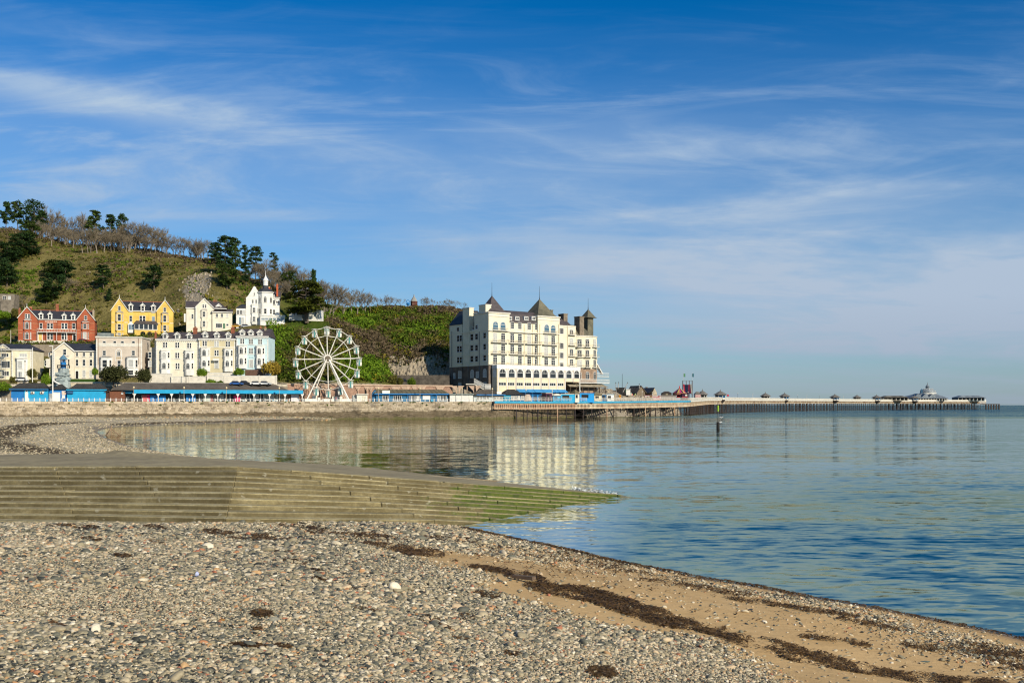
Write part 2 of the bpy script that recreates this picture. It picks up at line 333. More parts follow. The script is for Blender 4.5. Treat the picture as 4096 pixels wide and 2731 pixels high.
def beach_masks(x, d):
  s = near_s(x, d)
  wob = snoise(x, d, .22, 3.3) * 1.3 + snoise(x, d, .9, 5.1) * .45
  bank = 9.4 + .35 * np.clip((d - 13) / 6, -1, 1) + wob                # inland of this: shingle bank
  lowstones = np.exp(-((s - 2.6 - wob * .5) / 1.15) ** 2) * np.clip(.9 + .5 * snoise(x, d, .35, 9), 0, 1)
  sand = np.clip((bank - s) * .9 + .5, 0, 1)
  sand = sand * np.clip((34 - d) / 14, 0, 1) ** .6
  sand = np.clip(sand - np.clip((d - 21) / 12, 0, .7) * np.clip((s - 4) / 2, 0, 1), 0, 1)
  return s, sand, lowstones
def beach():
  ds = np.concatenate([np.linspace(-14, 4, 12)[:-1], np.geomspace(4, 62, 200)[:-1], np.geomspace(62, 346, 130)])
  ks = np.concatenate([np.linspace(-2.4, -.62, 20)[:-1], np.linspace(-.62, .62, 200)[:-1], np.linspace(.62, 2.0, 14)])
  D, K = np.meshgrid(ds, ks, indexing='ij'); Xx = K * np.maximum(D, 9)
  z = ground_z(Xx, D)
  near = D < 60
  n1 = snoise(Xx, D, .5, 1.0) * .05 + snoise(Xx, D, .16, 4.0) * .10
  z = z + np.where(near, n1 * np.clip(near_s(Xx, D) / 4, .55, 1), n1 * .7 * np.clip(z * 2, 0, 1))
  z = np.clip(z, -2.4, 9)
  s, sand, low = beach_masks(Xx, D)
  sf = seg_dist(Xx, D, FARW); isfar = (D > 54) & (Xx < 0)
  sand = np.where(isfar, 0, sand)
  wet = np.where(isfar, np.clip(1 - sf / 6, 0, 1), np.clip(1.25 - s / .9, 0, 1))
  wr = .9 * np.exp(-((sf - 13 - 3 * snoise(Xx, D, .02, 2)) / 3.6) ** 2) * np.clip((D - 40) / 40, 0, 1) * np.clip((262 - D) / 60, 0, 1) + .38 * np.exp(-((sf - 34) / 5) ** 2) * (D > 150)
  wr = wr + .9 * np.clip(1 - np.abs(sf - 4) / 5, 0, 1) * (D > 215)
  wrack = np.where(isfar, np.clip(wr, 0, 1), 0)
  v = np.stack([Xx, D, z], -1).reshape(-1, 3)
  me = np_mesh('beach', v, grid_faces(len(ds), len(ks))[:, ::-1], beach_mat(), True)
  fattr(me, 'sand', sand.ravel()); fattr(me, 'wet', np.clip(wet, 0, 1).ravel()); fattr(me, 'far', np.clip((D - 20) / 14, 0, 1).ravel()); fattr(me, 'wrack', wrack.ravel())
  tag(inst('beach', me), kind='structure')
def beach_top(x, d):
  n1 = snoise(x, d, .5, 1.0) * .05 + snoise(x, d, .16, 4.0) * .10
  return near_z(x, d) + n1 * np.clip(near_s(x, d) / 4, .55, 1)
def px_to_beach(px, py):
  px = np.asarray(px, float); py = np.asarray(py, float); d = np.full(px.shape, 12.0)
  for _ in range(40): d = .5 * d + .5 * np.clip((EYE - near_z((px - CX) * d / F, d)) * F / (py - HZ), 2, 60)
  return (px - CX) * d / F, d
# ---- slipway with steps
def concrete_mat():
  m, t, b = pm('slipway_concrete'); b.inputs['Roughness'].default_value = .88
  geo = N(t, 'ShaderNodeNewGeometry'); pos = geo.outputs['Position']; oi = N(t, 'ShaderNodeObjectInfo')
  def nz(scale, det=5, rough=.65, st=(1, 1, 1)):
    mp = N(t, 'ShaderNodeMapping'); mp.inputs['Scale'].default_value = st; t.links.new(pos, mp.inputs[0])
    n = N(t, 'ShaderNodeTexNoise', i_Scale=scale, i_Detail=det, i_Roughness=rough); t.links.new(mp.outputs[0], n.inputs['Vector']); return n.outputs[0]
  r1 = ramp(t, [(.28, (.20, .16, .072)), (.5, (.34, .28, .14)), (.72, (.48, .41, .24))]); t.links.new(nz(1.1, 7, .72), r1.inputs[0])
  r2 = ramp(t, [(.3, .55), (.7, 1.25)]); t.links.new(nz(9, 6, .75), r2.inputs[0])
  c = mixc(t, 1, r1.outputs[0], r2.outputs[0], 'MULTIPLY')
  orr = ramp(t, [(0, .66), (1, 1.2)]); t.links.new(oi.outputs['Random'], orr.inputs[0]); c = mixc(t, 1, c, orr.outputs[0], 'MULTIPLY')
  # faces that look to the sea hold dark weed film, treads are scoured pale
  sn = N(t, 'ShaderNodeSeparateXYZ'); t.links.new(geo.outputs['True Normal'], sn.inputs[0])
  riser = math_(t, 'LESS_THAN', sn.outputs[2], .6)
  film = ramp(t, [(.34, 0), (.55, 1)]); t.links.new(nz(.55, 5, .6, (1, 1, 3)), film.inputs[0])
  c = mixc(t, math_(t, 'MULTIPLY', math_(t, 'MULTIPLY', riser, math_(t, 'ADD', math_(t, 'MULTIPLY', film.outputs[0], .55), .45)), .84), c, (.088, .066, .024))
  # lichen / barnacle spots
  ls = ramp(t, [(.66, 0), (.70, 1)]); t.links.new(nz(2.6, 3, .5, (1, 1, 1.6)), ls.inputs[0]); c = mixc(t, math_(t, 'MULTIPLY', ls.outputs[0], .5), c, (.44, .41, .31))
  # green weed on the part that the tide reaches: below about a metre, along the seaward end
  sp = N(t, 'ShaderNodeSeparateXYZ'); t.links.new(pos, sp.inputs[0])
  reach = math_(t, 'ADD', math_(t, 'MULTIPLY', sp.outputs[0], .16), 1.02)
  reach = math_(t, 'SUBTRACT', reach, math_(t, 'MULTIPLY', math_(t, 'ABSOLUTE', math_(t, 'SUBTRACT', sp.outputs[2], .62)), .35))
  gm = ramp(t, [(.48, 0), (.72, 1)]); t.links.new(math_(t, 'ADD', reach, math_(t, 'MULTIPLY', math_(t, 'SUBTRACT', nz(1.3, 6, .75), .5), 1.5)), gm.inputs[0])
  gcol = ramp(t, [(.3, (.035, .060, .006)), (.7, (.105, .135, .012))]); t.links.new(nz(3, 4), gcol.inputs[0])
  gf = math_(t, 'MULTIPLY', gm.outputs[0], math_(t, 'ADD', math_(t, 'MULTIPLY', riser, .85), .10))
  c = mixc(t, gf, c, gcol.outputs[0])
  t.links.new(c, b.inputs['Base Color'])
  bp = N(t, 'ShaderNodeBump', i_Strength=1, i_Distance=.06); t.links.new(nz(7, 6, .75), bp.inputs['Height']); t.links.new(bp.outputs[0], b.inputs['Normal'])
  return m
def slipway():
  root = empty('stepped_slipway', (-10, 39, 2)); root.location = (0, 0, 0)
  tag(root, 'broad weathered concrete slipway with long green-stained steps running down into the sea', 'slipway')
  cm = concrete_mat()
  sm = mat('slab_concrete', (.33, .27, .155), .95, .22, .35, (.22, .18, .105), bump=.02, bscale=6)
  # slab
  xs = np.arange(-75, 16.01, .6); ys = np.arange(32, 88.01, .6)
  Xg, Yg = np.meshgrid(xs, ys, indexing='ij')
  def side(x, y):
    s1 = (x - T1[0]) * NN[0] + (y - T1[1]) * NN[1]; s0 = (x - T1[0]) * NL[0] + (y - T1[1]) * NL[1]
    return np.maximum(s1, s0) if False else np.where((x - T1[0]) * (U + UL)[0] + (y - T1[1]) * (U + UL)[1] > 0, s1, s0)
  f = grid_faces(len(xs), len(ys))
  cxm = Xg.ravel()[f].mean(1); cym = Yg.ravel()[f].mean(1)
  keep = (side(cxm, cym) < -.35) & ((cym < 54) | (cxm > -16 + .12 * (cym - 54))) & (ramp_z(cxm, cym) > -1.0)
  f = f[keep]; used, inv = np.unique(f, return_inverse=True)
  v = np.stack([Xg.ravel(), Yg.ravel(), ramp_z(Xg, Yg).ravel() - .012], 1)[used]
  o = inst('slab', np_mesh('slab', v, inv.reshape(-1, 4), sm), parent=root)
  # step blocks
  t_, r_ = .62, .15
  def line_pt(seg, u, off):           # seg 0: left run (u <= 0 measured back from the corner), seg 1: right run
    base, dr, n = (T1, UL, NL) if seg == 0 else (T1, U, NN)
    p = base + dr * u + n * off; zz = (2.2 + .0139 * min(u, 0)) if seg == 0 else (2.2 - .108 * max(u, 0))
    return p, zz
  half = math.atan2(UL[0] * U[1] - UL[1] * U[0], UL @ U) / 2; mit = math.tan(half)      # the run turns left: mitre opens towards the camera
  def block(seg, ua, ub, k):
    o0, o1 = k * t_ - .06, (k + 1) * t_; j = random.uniform(-.012, .012); lean = random.uniform(-.02, .02)
    vs = []
    for zoff in (-2.2 * r_ - .25, 0):
      for (u, off) in ((ua, o1), (ub, o1), (ub, o0), (ua, o0)):
        uu = u
        if seg == 0 and u > -.001: uu = -mit * off * -1 if False else off * mit
        if seg == 1 and u < .001: uu = -off * mit
        p, zz = line_pt(seg, uu, off + (lean if u == ua else 0)); vs.append((p[0], p[1], zz - (k + 1) * r_ + zoff + j))
    bm = bmesh.new(); bv = [bm.verts.new(q) for q in vs]
    for q in ((3, 2, 1, 0), (4, 5, 6, 7), (0, 1, 5, 4), (1, 2, 6, 5), (2, 3, 7, 6), (3, 0, 4, 7)): bm.faces.new([bv[i] for i in q])
    bmesh.ops.recalc_face_normals(bm, faces=bm.faces)
    bmesh.ops.bevel(bm, geom=[e for e in bm.edges], offset=random.uniform(.012, .045), segments=1, affect='EDGES')
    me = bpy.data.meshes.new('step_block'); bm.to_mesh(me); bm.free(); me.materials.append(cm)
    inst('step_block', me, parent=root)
  for k in range(-1, 11):
    js = [-46 + .56 * k, -34 + .56 * k]; u = -22.5 + .56 * k
    while u < -1.2: js.append(u); u += 3.72
    js = [q for q in js if q < -1.1] + [0]
    for a, b_ in zip(js[:-1], js[1:]): block(0, a, b_ - (.018 if b_ < 0 else 0), k)
    js = [0]; u = 2.6 + .35 * k + (0 if k % 2 else .2)
    while u < 25: js.append(u); u += 3.55
    for a, b_ in zip(js[:-1], js[1:]):
      if 2.2 - .108 * a - (k + 1) * r_ > -.45: block(1, a, b_ - .018, k)
# ---- sea wall of squared stones
def dw(px): return 306 + 39 * px / 1985.0
def stone_mat():
  m, t, b = pm('wall_stone'); b.inputs['Roughness'].default_value = .9
  geo = N(t, 'ShaderNodeNewGeometry'); oi = N(t, 'ShaderNodeObjectInfo')
  rnd = math_(t, 'FRACT', math_(t, 'ADD', geo.outputs['Random Per Island'], math_(t, 'MULTIPLY', oi.outputs['Random'], 7.31)))
  r = ramp(t, [(0, (.26, .205, .135)), (.2, (.42, .335, .225)), (.45, (.52, .425, .30)), (.7, (.46, .375, .25)), (.88, (.60, .50, .37)), (1, (.33, .275, .20))]); t.links.new(rnd, r.inputs[0])
  n = N(t, 'ShaderNodeTexNoise', i_Scale=.32, i_Detail=8, i_Roughness=.7); t.links.new(geo.outputs['Position'], n.inputs['Vector'])
  r2 = ramp(t, [(.3, .50), (.5, .95), (.75, 1.18)]); t.links.new(n.outputs[0], r2.inputs[0]); c = mixc(t, 1, r.outputs[0], r2.outputs[0], 'MULTIPLY')
  sp = N(t, 'ShaderNodeSeparateXYZ'); t.links.new(geo.outputs['Position'], sp.inputs[0])
  # tide-blackened courses at the foot, stronger towards deep water
  lvl = math_(t, 'ADD', sp.outputs[2], math_(t, 'MULTIPLY', math_(t, 'SUBTRACT', n.outputs[0], .5), 2.6))
  lim = math_(t, 'MULTIPLY_ADD', sp.outputs[0], .009); t.nodes[-1].inputs[2].default_value = 2.95
  tide = ramp(t, [(.45, 1), (.55, 0)]); t.links.new(math_(t, 'ADD', math_(t, 'MULTIPLY', math_(t, 'SUBTRACT', lvl, lim), .5), .5), tide.inputs[0])
  c = mixc(t, math_(t, 'MULTIPLY', tide.outputs[0], .85), c, mixc(t, 1, c, (.24, .21, .155), 'MULTIPLY'))
  alg = ramp(t, [(.35, 1), (.5, 0)]); t.links.new(math_(t, 'ADD', math_(t, 'MULTIPLY', lvl, .5), .22), alg.inputs[0])
  c = mixc(t, math_(t, 'MULTIPLY', alg.outputs[0], .6), c, (.13, .13, .035))
  t.links.new(c, b.inputs['Base Color'])
  n3 = N(t, 'ShaderNodeTexNoise', i_Scale=3, i_Detail=4); t.links.new(geo.outputs['Position'], n3.inputs['Vector'])
  bp = N(t, 'ShaderNodeBump', i_Strength=.8, i_Distance=.12); t.links.new(n3.outputs[0], bp.inputs['Height']); t.links.new(bp.outputs[0], b.inputs['Normal'])
  return m
WALL = [Vector((X(-700, 300), 300)), Vector((X(0, 306), 306)), Vector((X(1000, dw(1000)), dw(1000))), Vector((X(1985, 345), 345)), Vector((X(2050, 351), 351)), Vector((X(2292, 380), 380)), Vector((X(2300, 396), 396))]
WTOP = 5.76
def sea_wall():
  root = tag(empty('sea_wall'), 'long tan stone sea wall with dark tide-stained lower courses below the promenade', 'sea wall')
  sm = stone_mat(); MATS['stone'] = sm
  core = MB(); mort = mat('wall_mortar', (.20, .165, .12), .95, .2, .5, (.12, .10, .075))
  stones = []
  for a, b_ in zip(WALL[:-1], WALL[1:]):
    dr = (b_ - a); L = dr.length; dr /= L; nr = Vector((dr.y, -dr.x))          # out of the wall, to the bay
    top = WTOP
    p = [a + nr * -1.2, b_ + nr * -1.2, b_ + nr * -.0, a + nr * -.0]
    core.add([(q.x, q.y, -1.5) for q in p] + [(q.x, q.y, top - .02) for q in p], [(0, 1, 2, 3), (7, 6, 5, 4), (0, 4, 5, 1), (1, 5, 6, 2), (2, 6, 7, 3), (3, 7, 4, 0)])
    z = -.6; row = 0
    while z < top - .05:
      hh = random.uniform(.30, .58); last = z + hh > top - .35
      if last: hh = top - z + .04
      u = -random.random() * .8
      while u < L:
        w = random.uniform(.45, 1.45) if not last else random.uniform(1.2, 2.4)
        u0, u1 = max(0, u), min(L, u + w)
        if u1 - u0 > .15: stones.append((a, dr, nr, u0 + .03, u1 - .03, z + .025, z + hh - .025 if not last else z + hh, random.uniform(.03, .2) + (.10 if last else 0)))
        u += w
      z += hh; row += 1
  core.build('wall_core', mort, root)
  def geom(s):
    a, dr, nr, u0, u1, z0, z1, pr = s; j = lambda: random.uniform(-.03, .03)
    base = [a + dr * u0, a + dr * u1]
    vs = []
    for k, z in ((0, z0), (1, z1)):
      for q, off in ((base[0], -.05), (base[1], -.05), (base[1], pr + j()), (base[0], pr + j())):
        p = q + nr * off; sh = dr * (j() if off > 0 else 0); vs.append((p.x + sh.x, p.y + sh.y, z + (j() if off > 0 else 0)))
    return vs
  FC = [(0, 1, 2, 3), (7, 6, 5, 4), (2, 1, 5, 6), (3, 2, 6, 7), (0, 3, 7, 4)]
  def vis(s):
    p = s[0] + s[1] * s[3]; px = CX + F * p.x / p.y
    return (s[4] - s[3]) * (s[6] - s[5]) * (1 if -20 < px < 2000 and s[5] > 1.0 else 0)
  order = sorted(stones, key=vis, reverse=True)
  for s in order[:300]:
    q = MB(); q.add(geom(s), FC); q.build('stone', sm, root)
  q = MB()
  for s in order[300:]: q.add(geom(s), FC)
  tag(q.build('stonework', sm, root), kind='stuff')
  # promenade slab behind the wall
  pv = MB(); back = [p + Vector((0, 24)) for p in WALL[:6]]
  n = 6; vs = [(p.x, p.y + 1.0, WTOP - .06) for p in WALL[:6]] + [(p.x, p.y, WTOP - .06) for p in back]
  pv.add(vs, [(i, i + 1, n + i + 1, n + i) for i in range(n - 1)])
  tag(pv.build('promenade', mat('promenade_paving', (.36, .32, .26), .9, .2, .4)), kind='structure')
# ---- hill behind the town
HD = [320, 327, 333, 345, 352, 360, 368, 378, 388, 396, 401, 406, 415, 428, 440, 455, 470, 485, 500, 515, 530, 560, 610, 700, 850]
HILL = {
 -900: [(327, 10.6), (336, 10.8), (338, 13.2), (352, 13.6), (365, 22), (374, 27.5), (402, 28.5), (440, 56), (500, 88), (540, 104), (640, 110), (850, 100)],
 0: [(327, 10.6), (336, 10.8), (338, 13.2), (352, 13.6), (365, 22), (374, 27.5), (402, 28.5), (440, 58), (490, 85), (525, 97), (640, 100), (850, 90)],
 350: [(327, 10.6), (336, 10.8), (338, 13.4), (352, 13.8), (365, 22), (374, 28), (402, 28.8), (440, 57), (480, 76), (505, 84), (540, 90), (640, 95), (850, 85)],
 560: [(327, 10.6), (336, 10.8), (338, 14), (352, 14.4), (365, 24), (376, 31), (404, 32), (440, 59), (475, 75), (500, 82.5), (530, 82), (640, 76), (850, 62)],
 850: [(327, 10.6), (336, 10.8), (338, 14.4), (352, 14.8), (365, 25), (378, 32.6), (404, 34), (416, 54), (430, 62), (460, 70), (490, 76), (530, 72), (640, 55), (850, 40)],
 1040: [(327, 10.6), (336, 10.8), (338, 14.4), (352, 15), (365, 25), (383, 35.4), (406, 36.6), (425, 50), (440, 56), (475, 65), (540, 57), (640, 40), (850, 20)],
 1180: [(327, 10.6), (338, 11), (350, 12), (365, 21), (385, 32), (394, 38.2), (410, 39), (440, 50), (470, 55), (540, 47), (640, 30), (850, 10)],
 1300: [(327, 10.6), (350, 12), (365, 18), (385, 29), (397, 38), (410, 39.5), (440, 45), (470, 49), (520, 44), (640, 20), (850, 5)],
 1480: [(327, 10.6), (350, 12), (370, 16), (390, 24), (410, 32), (440, 43), (470, 49.5), (520, 45), (640, 20), (850, 0)],
 1590: [(327, 10.6), (350, 12), (385, 12.2), (397, 13), (401, 22), (420, 33), (445, 44), (475, 51.5), (520, 46), (640, 20), (850, 0)],
 1800: [(327, 11.4), (350, 11.4), (385, 11.8), (397, 12.4), (401, 25), (420, 33), (445, 44), (475, 51), (520, 46), (640, 20), (850, 0)],
 2000: [(327, 5.2), (350, 5.5), (400, 7), (410, 20), (440, 34), (480, 44), (520, 40), (640, 15), (850, -5)],
 2250: [(327, 4), (385, 5.5), (400, 8), (430, 14), (480, 24), (520, 22), (640, 5), (850, -5)],
 2420: [(327, -4), (392, -4), (396, 3.5), (410, 9), (425, 12), (450, 11), (480, 10), (520, 8), (640, -4), (850, -6)],
 2600: [(327, -6), (425, -5), (428, 3), (436, 7.5), (455, 8.2), (500, 8), (520, 6), (560, -4), (850, -6)],
 2700: [(327, -6), (448, -6), (450, 4), (456, 6.4), (480, 6.5), (500, 5), (520, -4), (850, -6)],
 2745: [(327, -6), (470, -6), (500, -6), (850, -8)],
}
HPX = sorted(HILL)
def hill_z(px, d):
  px = np.asarray(px, float); d = np.asarray(d, float); out = np.zeros(np.broadcast(px, d).shape)
  px, d = np.broadcast_arrays(px, d)
  zs = np.stack([np.interp(d, [q[0] for q in HILL[p]], [q[1] for q in HILL[p]]) for p in HPX], 0)
  idx = np.clip(np.searchsorted(HPX, px) - 1, 0, len(HPX) - 2); P = np.array(HPX, float)
  t = np.clip((px - P[idx]) / (P[idx + 1] - P[idx]), 0, 1); t = t * t * (3 - 2 * t)
  a = np.take_along_axis(zs, idx[None], 0)[0]; b = np.take_along_axis(zs, (idx + 1)[None], 0)[0]
  return a * (1 - t) + b * t
def hill_full(px, d):
  z = hill_z(px, d); x = (np.asarray(px, float) - CX) * d / F
  w = np.clip((np.asarray(d) - 398) / 12, 0, 1) * np.clip((z - 8) / 6, 0, 1)
  ny = np.asarray(d, float)
  n = snoise(x, ny, .035, 11) * 3.2 + snoise(x, ny, .11, 21) * 1.2
  return z + n * w * np.where((z > 60) & (d > 490), .5, 1)
def hill_mat():
  m, t, b = pm('hillside'); b.inputs['Roughness'].default_value = .95; b.inputs['Specular IOR Level'].default_value = .1
  geo = N(t, 'ShaderNodeNewGeometry'); pos = geo.outputs['Position']
  def nz(scale, det=6, rough=.7, st=(1, 1, 1)):
    mp = N(t, 'ShaderNodeMapping'); mp.inputs['Scale'].default_value = st; t.links.new(pos, mp.inputs[0])
    n = N(t, 'ShaderNodeTexNoise', i_Scale=scale, i_Detail=det, i_Roughness=rough); t.links.new(mp.outputs[0], n.inputs['Vector']); return n.outputs[0]
  gr = N(t, 'ShaderNodeAttribute', attribute_name='green')
  dry = ramp(t, [(.30, (.085, .070, .026)), (.46, (.165, .135, .046)), (.60, (.25, .20, .075)), (.75, (.155, .165, .035))]); t.links.new(nz(.10, 9, .75), dry.inputs[0])
  gre = ramp(t, [(.30, (.020, .038, .006)), (.5, (.060, .095, .012)), (.70, (.115, .115, .022))]); t.links.new(nz(.10, 8, .75), gre.inputs[0])
  c = mixc(t, gr.outputs['Fac'], dry.outputs[0], gre.outputs[0])
  fine = ramp(t, [(.3, .62), (.7, 1.25)]); t.links.new(nz(1.3, 5, .75), fine.inputs[0]); c = mixc(t, 1, c, fine.outputs[0], 'MULTIPLY')
  rk = ramp(t, [(.3, (.16, .135, .10)), (.55, (.34, .29, .22)), (.75, (.50, .44, .35))]); t.links.new(nz(.5, 8, .75, (1, 1, .35)), rk.inputs[0])
  ra = N(t, 'ShaderNodeAttribute', attribute_name='rock')
  rf = ramp(t, [(.50, 0), (.60, 1)]); t.links.new(math_(t, 'ADD', math_(t, 'MULTIPLY', ra.outputs['Fac'], .62), math_(t, 'MULTIPLY', nz(.22, 7, .75), .42)), rf.inputs[0])
  c = mixc(t, rf.outputs[0], c, rk.outputs[0])
  t.links.new(c, b.inputs['Base Color'])
  bp = N(t, 'ShaderNodeBump', i_Strength=1, i_Distance=1.1); t.links.new(nz(.8, 6, .7, (1, 1, .5)), bp.inputs['Height']); t.links.new(bp.outputs[0], b.inputs['Normal'])
  return m
def hill():
  pxs = np.concatenate([np.linspace(-900, -60, 30)[:-1], np.linspace(-60, 2745, 260)])
  ds = np.concatenate([np.linspace(327, 396, 36)[:-1], np.linspace(396, 540, 110)[:-1], np.linspace(540, 850, 24)])
  D, P = np.meshgrid(ds, pxs, indexing='ij')
  d0 = np.interp(P, [0, 1700, 1790, 1985, 2075, 2292, 2310], [328.5, 361, 364, 368, 372, 386, 390]); D = np.where(D < 396, d0 + (D - 327) / 69 * (396 - d0), D)
  z = hill_full(P, D); x = (P - CX) * D / F
  z[0] = np.where(P[0] < 2290, np.minimum(z[0], 6) - 2.5, z[0]); D[1] = D[0] + .05; x[1] = (P[1] - CX) * D[1] / F; z[1] = np.where(P[1] < 1900, np.clip(z[1], 0, 11.2), z[1])
  v = np.stack([x, D, z], -1).reshape(-1, 3)
  me = np_mesh('hill', v, grid_faces(len(ds), len(pxs))[:, ::-1], hill_mat(), True)
  gz = np.gradient(z, axis=0) / np.gradient(D, axis=0)
  rock = np.clip((gz - 1.15) * .9, 0, 1)
  rock = np.maximum(rock, np.exp(-((P - 790) / 75) ** 2 - ((D - 424) / 17) ** 2) * .95)
  rock = np.maximum(rock, np.where((P > 2290) & (z < 14), .9, 0))
  rock = np.maximum(rock, .30 * np.exp(-((P - 560) / 160) ** 2 - ((D - 465) / 12) ** 2))
  fattr(me, 'rock', rock.ravel()); fattr(me, 'green', np.clip((P - 1020) / 160, 0.12, 1).ravel() * np.where(z > 14, 1, .5).ravel())
  tag(inst('hill', me), kind='structure')
# ================================================================ buildings
glass = mat('window_glass', (.035, .042, .05), .08, .2, .6, spec=.6)
glass2 = mat('window_glass_dim', (.02, .022, .026), .12, .2, .6, spec=.5)
blind = mat('window_blind', (.50, .50, .47), .5, .15, 1.5, spec=.5)
bluglass = mat('window_blue_glass', (.07, .16, .24), .1, .15, .6, spec=.6)
white = mat('white_paint', (.80, .78, .72), .55, .08, .8)
offwhite = mat('offwhite_paint', (.72, .68, .58), .6, .1, .8)
slate = mat('slate_roof', (.045, .047, .056), .55, .25, .5, (.030, .032, .040), stretch=(1, 1, 3), bump=.03, bscale=9)
slate2 = mat('purple_slate_roof', (.095, .078, .078), .6, .25, .4, (.060, .050, .052), stretch=(1, 1, 3), bump=.03, bscale=9)
mossslate = mat('mossy_slate_roof', (.16, .145, .095), .75, .25, .35, (.085, .080, .058), bump=.04, bscale=6)
ridge_red = mat('ridge_tile', (.36, .10, .055), .7, .15, 1)
brickm = mat('chimney_brick', (.34, .115, .06), .85, .2, 1.2, bump=.02)
stonebuff = mat('buff_stone', (.46, .39, .28), .9, .2, .6, bump=.04, bscale=4)
dark = mat('dark_interior', (.012, .012, .014), .9, .1, 1)
iron = mat('black_iron', (.02, .021, .024), .5, .1, 2, spec=.5)
def brickwall():
  m, t, b = pm('red_brickwork'); b.inputs['Roughness'].default_value = .9
  tcn = N(t, 'ShaderNodeTexCoord'); mp = N(t, 'ShaderNodeMapping'); mp.inputs['Rotation'].default_value = (R(90), 0, 0); t.links.new(tcn.outputs['Object'], mp.inputs[0])
  br = N(t, 'ShaderNodeTexBrick', i_Scale=1.0, i_Mortar_Size=.012); br.inputs['Brick Width'].default_value = .45; br.inputs['Row Height'].default_value = .15
  br.inputs['Color1'].default_value = (.40, .085, .030, 1); br.inputs['Color2'].default_value = (.30, .062, .024, 1); br.inputs['Mortar'].default_value = (.34, .15, .09, 1)
  t.links.new(mp.outputs[0], br.inputs['Vector'])
  n = N(t, 'ShaderNodeTexNoise', i_Scale=.4, i_Detail=6); t.links.new(tcn.outputs['Object'], n.inputs['Vector']); r = ramp(t, [(.3, .78), (.7, 1.15)]); t.links.new(n.outputs[0], r.inputs[0])
  t.links.new(mixc(t, 1, br.outputs[0], r.outputs[0], 'MULTIPLY'), b.inputs['Base Color']); return m
WCACHE = {}
def win_mesh(w, h, style, fm):
  w = round(w * 20) / 20; h = round(h * 20) / 20; key = (w, h, style, fm.name)
  if key in WCACHE: return WCACHE[key]
  f = MB(); p = MB(); fw = min(.11, w * .14); hw = w / 2
  if style in ('arch', 'archsash', 'archbig'):
    n = 8; zc = h - hw; ring = lambda r: [(-r, 0)] + [(-r * math.cos(math.pi * i / n), zc + r * math.sin(math.pi * i / n)) for i in range(n + 1)] + [(r, 0)]
    o, i_ = ring(hw), ring(hw - fw); m = len(o)
    for y0, y1 in ((-.10, .02),):
      vs = [(x, y0, z) for x, z in o] + [(x, y0, z) for x, z in i_] + [(x, y1, z) for x, z in o] + [(x, y1, z) for x, z in i_]
      fs = []
      for q in range(m - 1): fs += [(q, q + 1, m + q + 1, m + q), (2 * m + q, q, q + 1, 2 * m + q + 1), (m + q, m + q + 1, 3 * m + q + 1, 3 * m + q)]
      f.add(vs, fs)
    p.prism(ring(hw - fw * .6), -.03, -.01)
    if style != 'arch' or True: f.box(-hw + fw, hw - fw, -.07, -.035, zc - .05, zc + .05)
    if style == 'archbig':
      f.box(-.04, .04, -.07, -.035, zc, h - fw); f.box(-hw * .5 - .03, -hw * .5 + .03, -.07, -.035, zc, zc + hw * .8); f.box(hw * .5 - .03, hw * .5 + .03, -.07, -.035, zc, zc + hw * .8)
    else: f.box(-.035, .035, -.07, -.035, 0, h - fw)
  else:
    f.box(-hw, -hw + fw, -.10, .02, 0, h); f.box(hw - fw, hw, -.10, .02, 0, h); f.box(-hw + fw, hw - fw, -.10, .02, h - fw, h); f.box(-hw + fw, hw - fw, -.10, .02, 0, fw)
    p.box(-hw + fw * .9, hw - fw * .9, -.03, -.01, fw * .9, h - fw * .9)
    if style in ('sash', 'sash2', 'pair'): f.box(-hw + fw, hw - fw, -.075, -.035, h * .5 - .045, h * .5 + .045)
    if style in ('sash2',): f.box(-.035, .035, -.07, -.035, fw, h - fw)
    if style == 'pair': f.box(-.14, .14, -.11, -.032, fw, h - fw)
    if style in ('case3', 'case4'):
      k = 3 if style == 'case3' else 4
      for q in range(1, k): x = -hw + w * q / k; f.box(x - .05, x + .05, -.08, -.035, fw, h - fw)
    if style == 'french':
      f.box(-.05, .05, -.08, -.035, fw, h * .78)
      for s_ in (-1, 1):
        for q in (.26, .52): f.box(s_ * hw * .5 - hw * .4, s_ * hw * .5 + hw * .4, -.07, -.035, h * q - .03, h * q + .03)
      f.box(-hw + fw, hw - fw, -.085, -.035, h * .76, h * .80)
    if style == 'grid':
      for q in range(1, 3): f.box(-hw + w * q / 3 - .03, -hw + w * q / 3 + .03, -.07, -.035, fw, h - fw)
      for q in range(1, 3): f.box(-hw + fw, hw - fw, -.069, -.036, h * q / 3 - .03, h * q / 3 + .03)
  f.box(-hw - .10, hw + .10, -.19, -.002, -.12, -.001)
  WCACHE[key] = (f.mesh('window', fm), p.mesh('pane', glass)); return WCACHE[key]
PANES = {}
def pane_mesh(me, m):
  k = (me.name, m.name)
  if k not in PANES: c = me.copy(); c.materials.clear(); c.materials.append(m); PANES[k] = c
  return PANES[k]
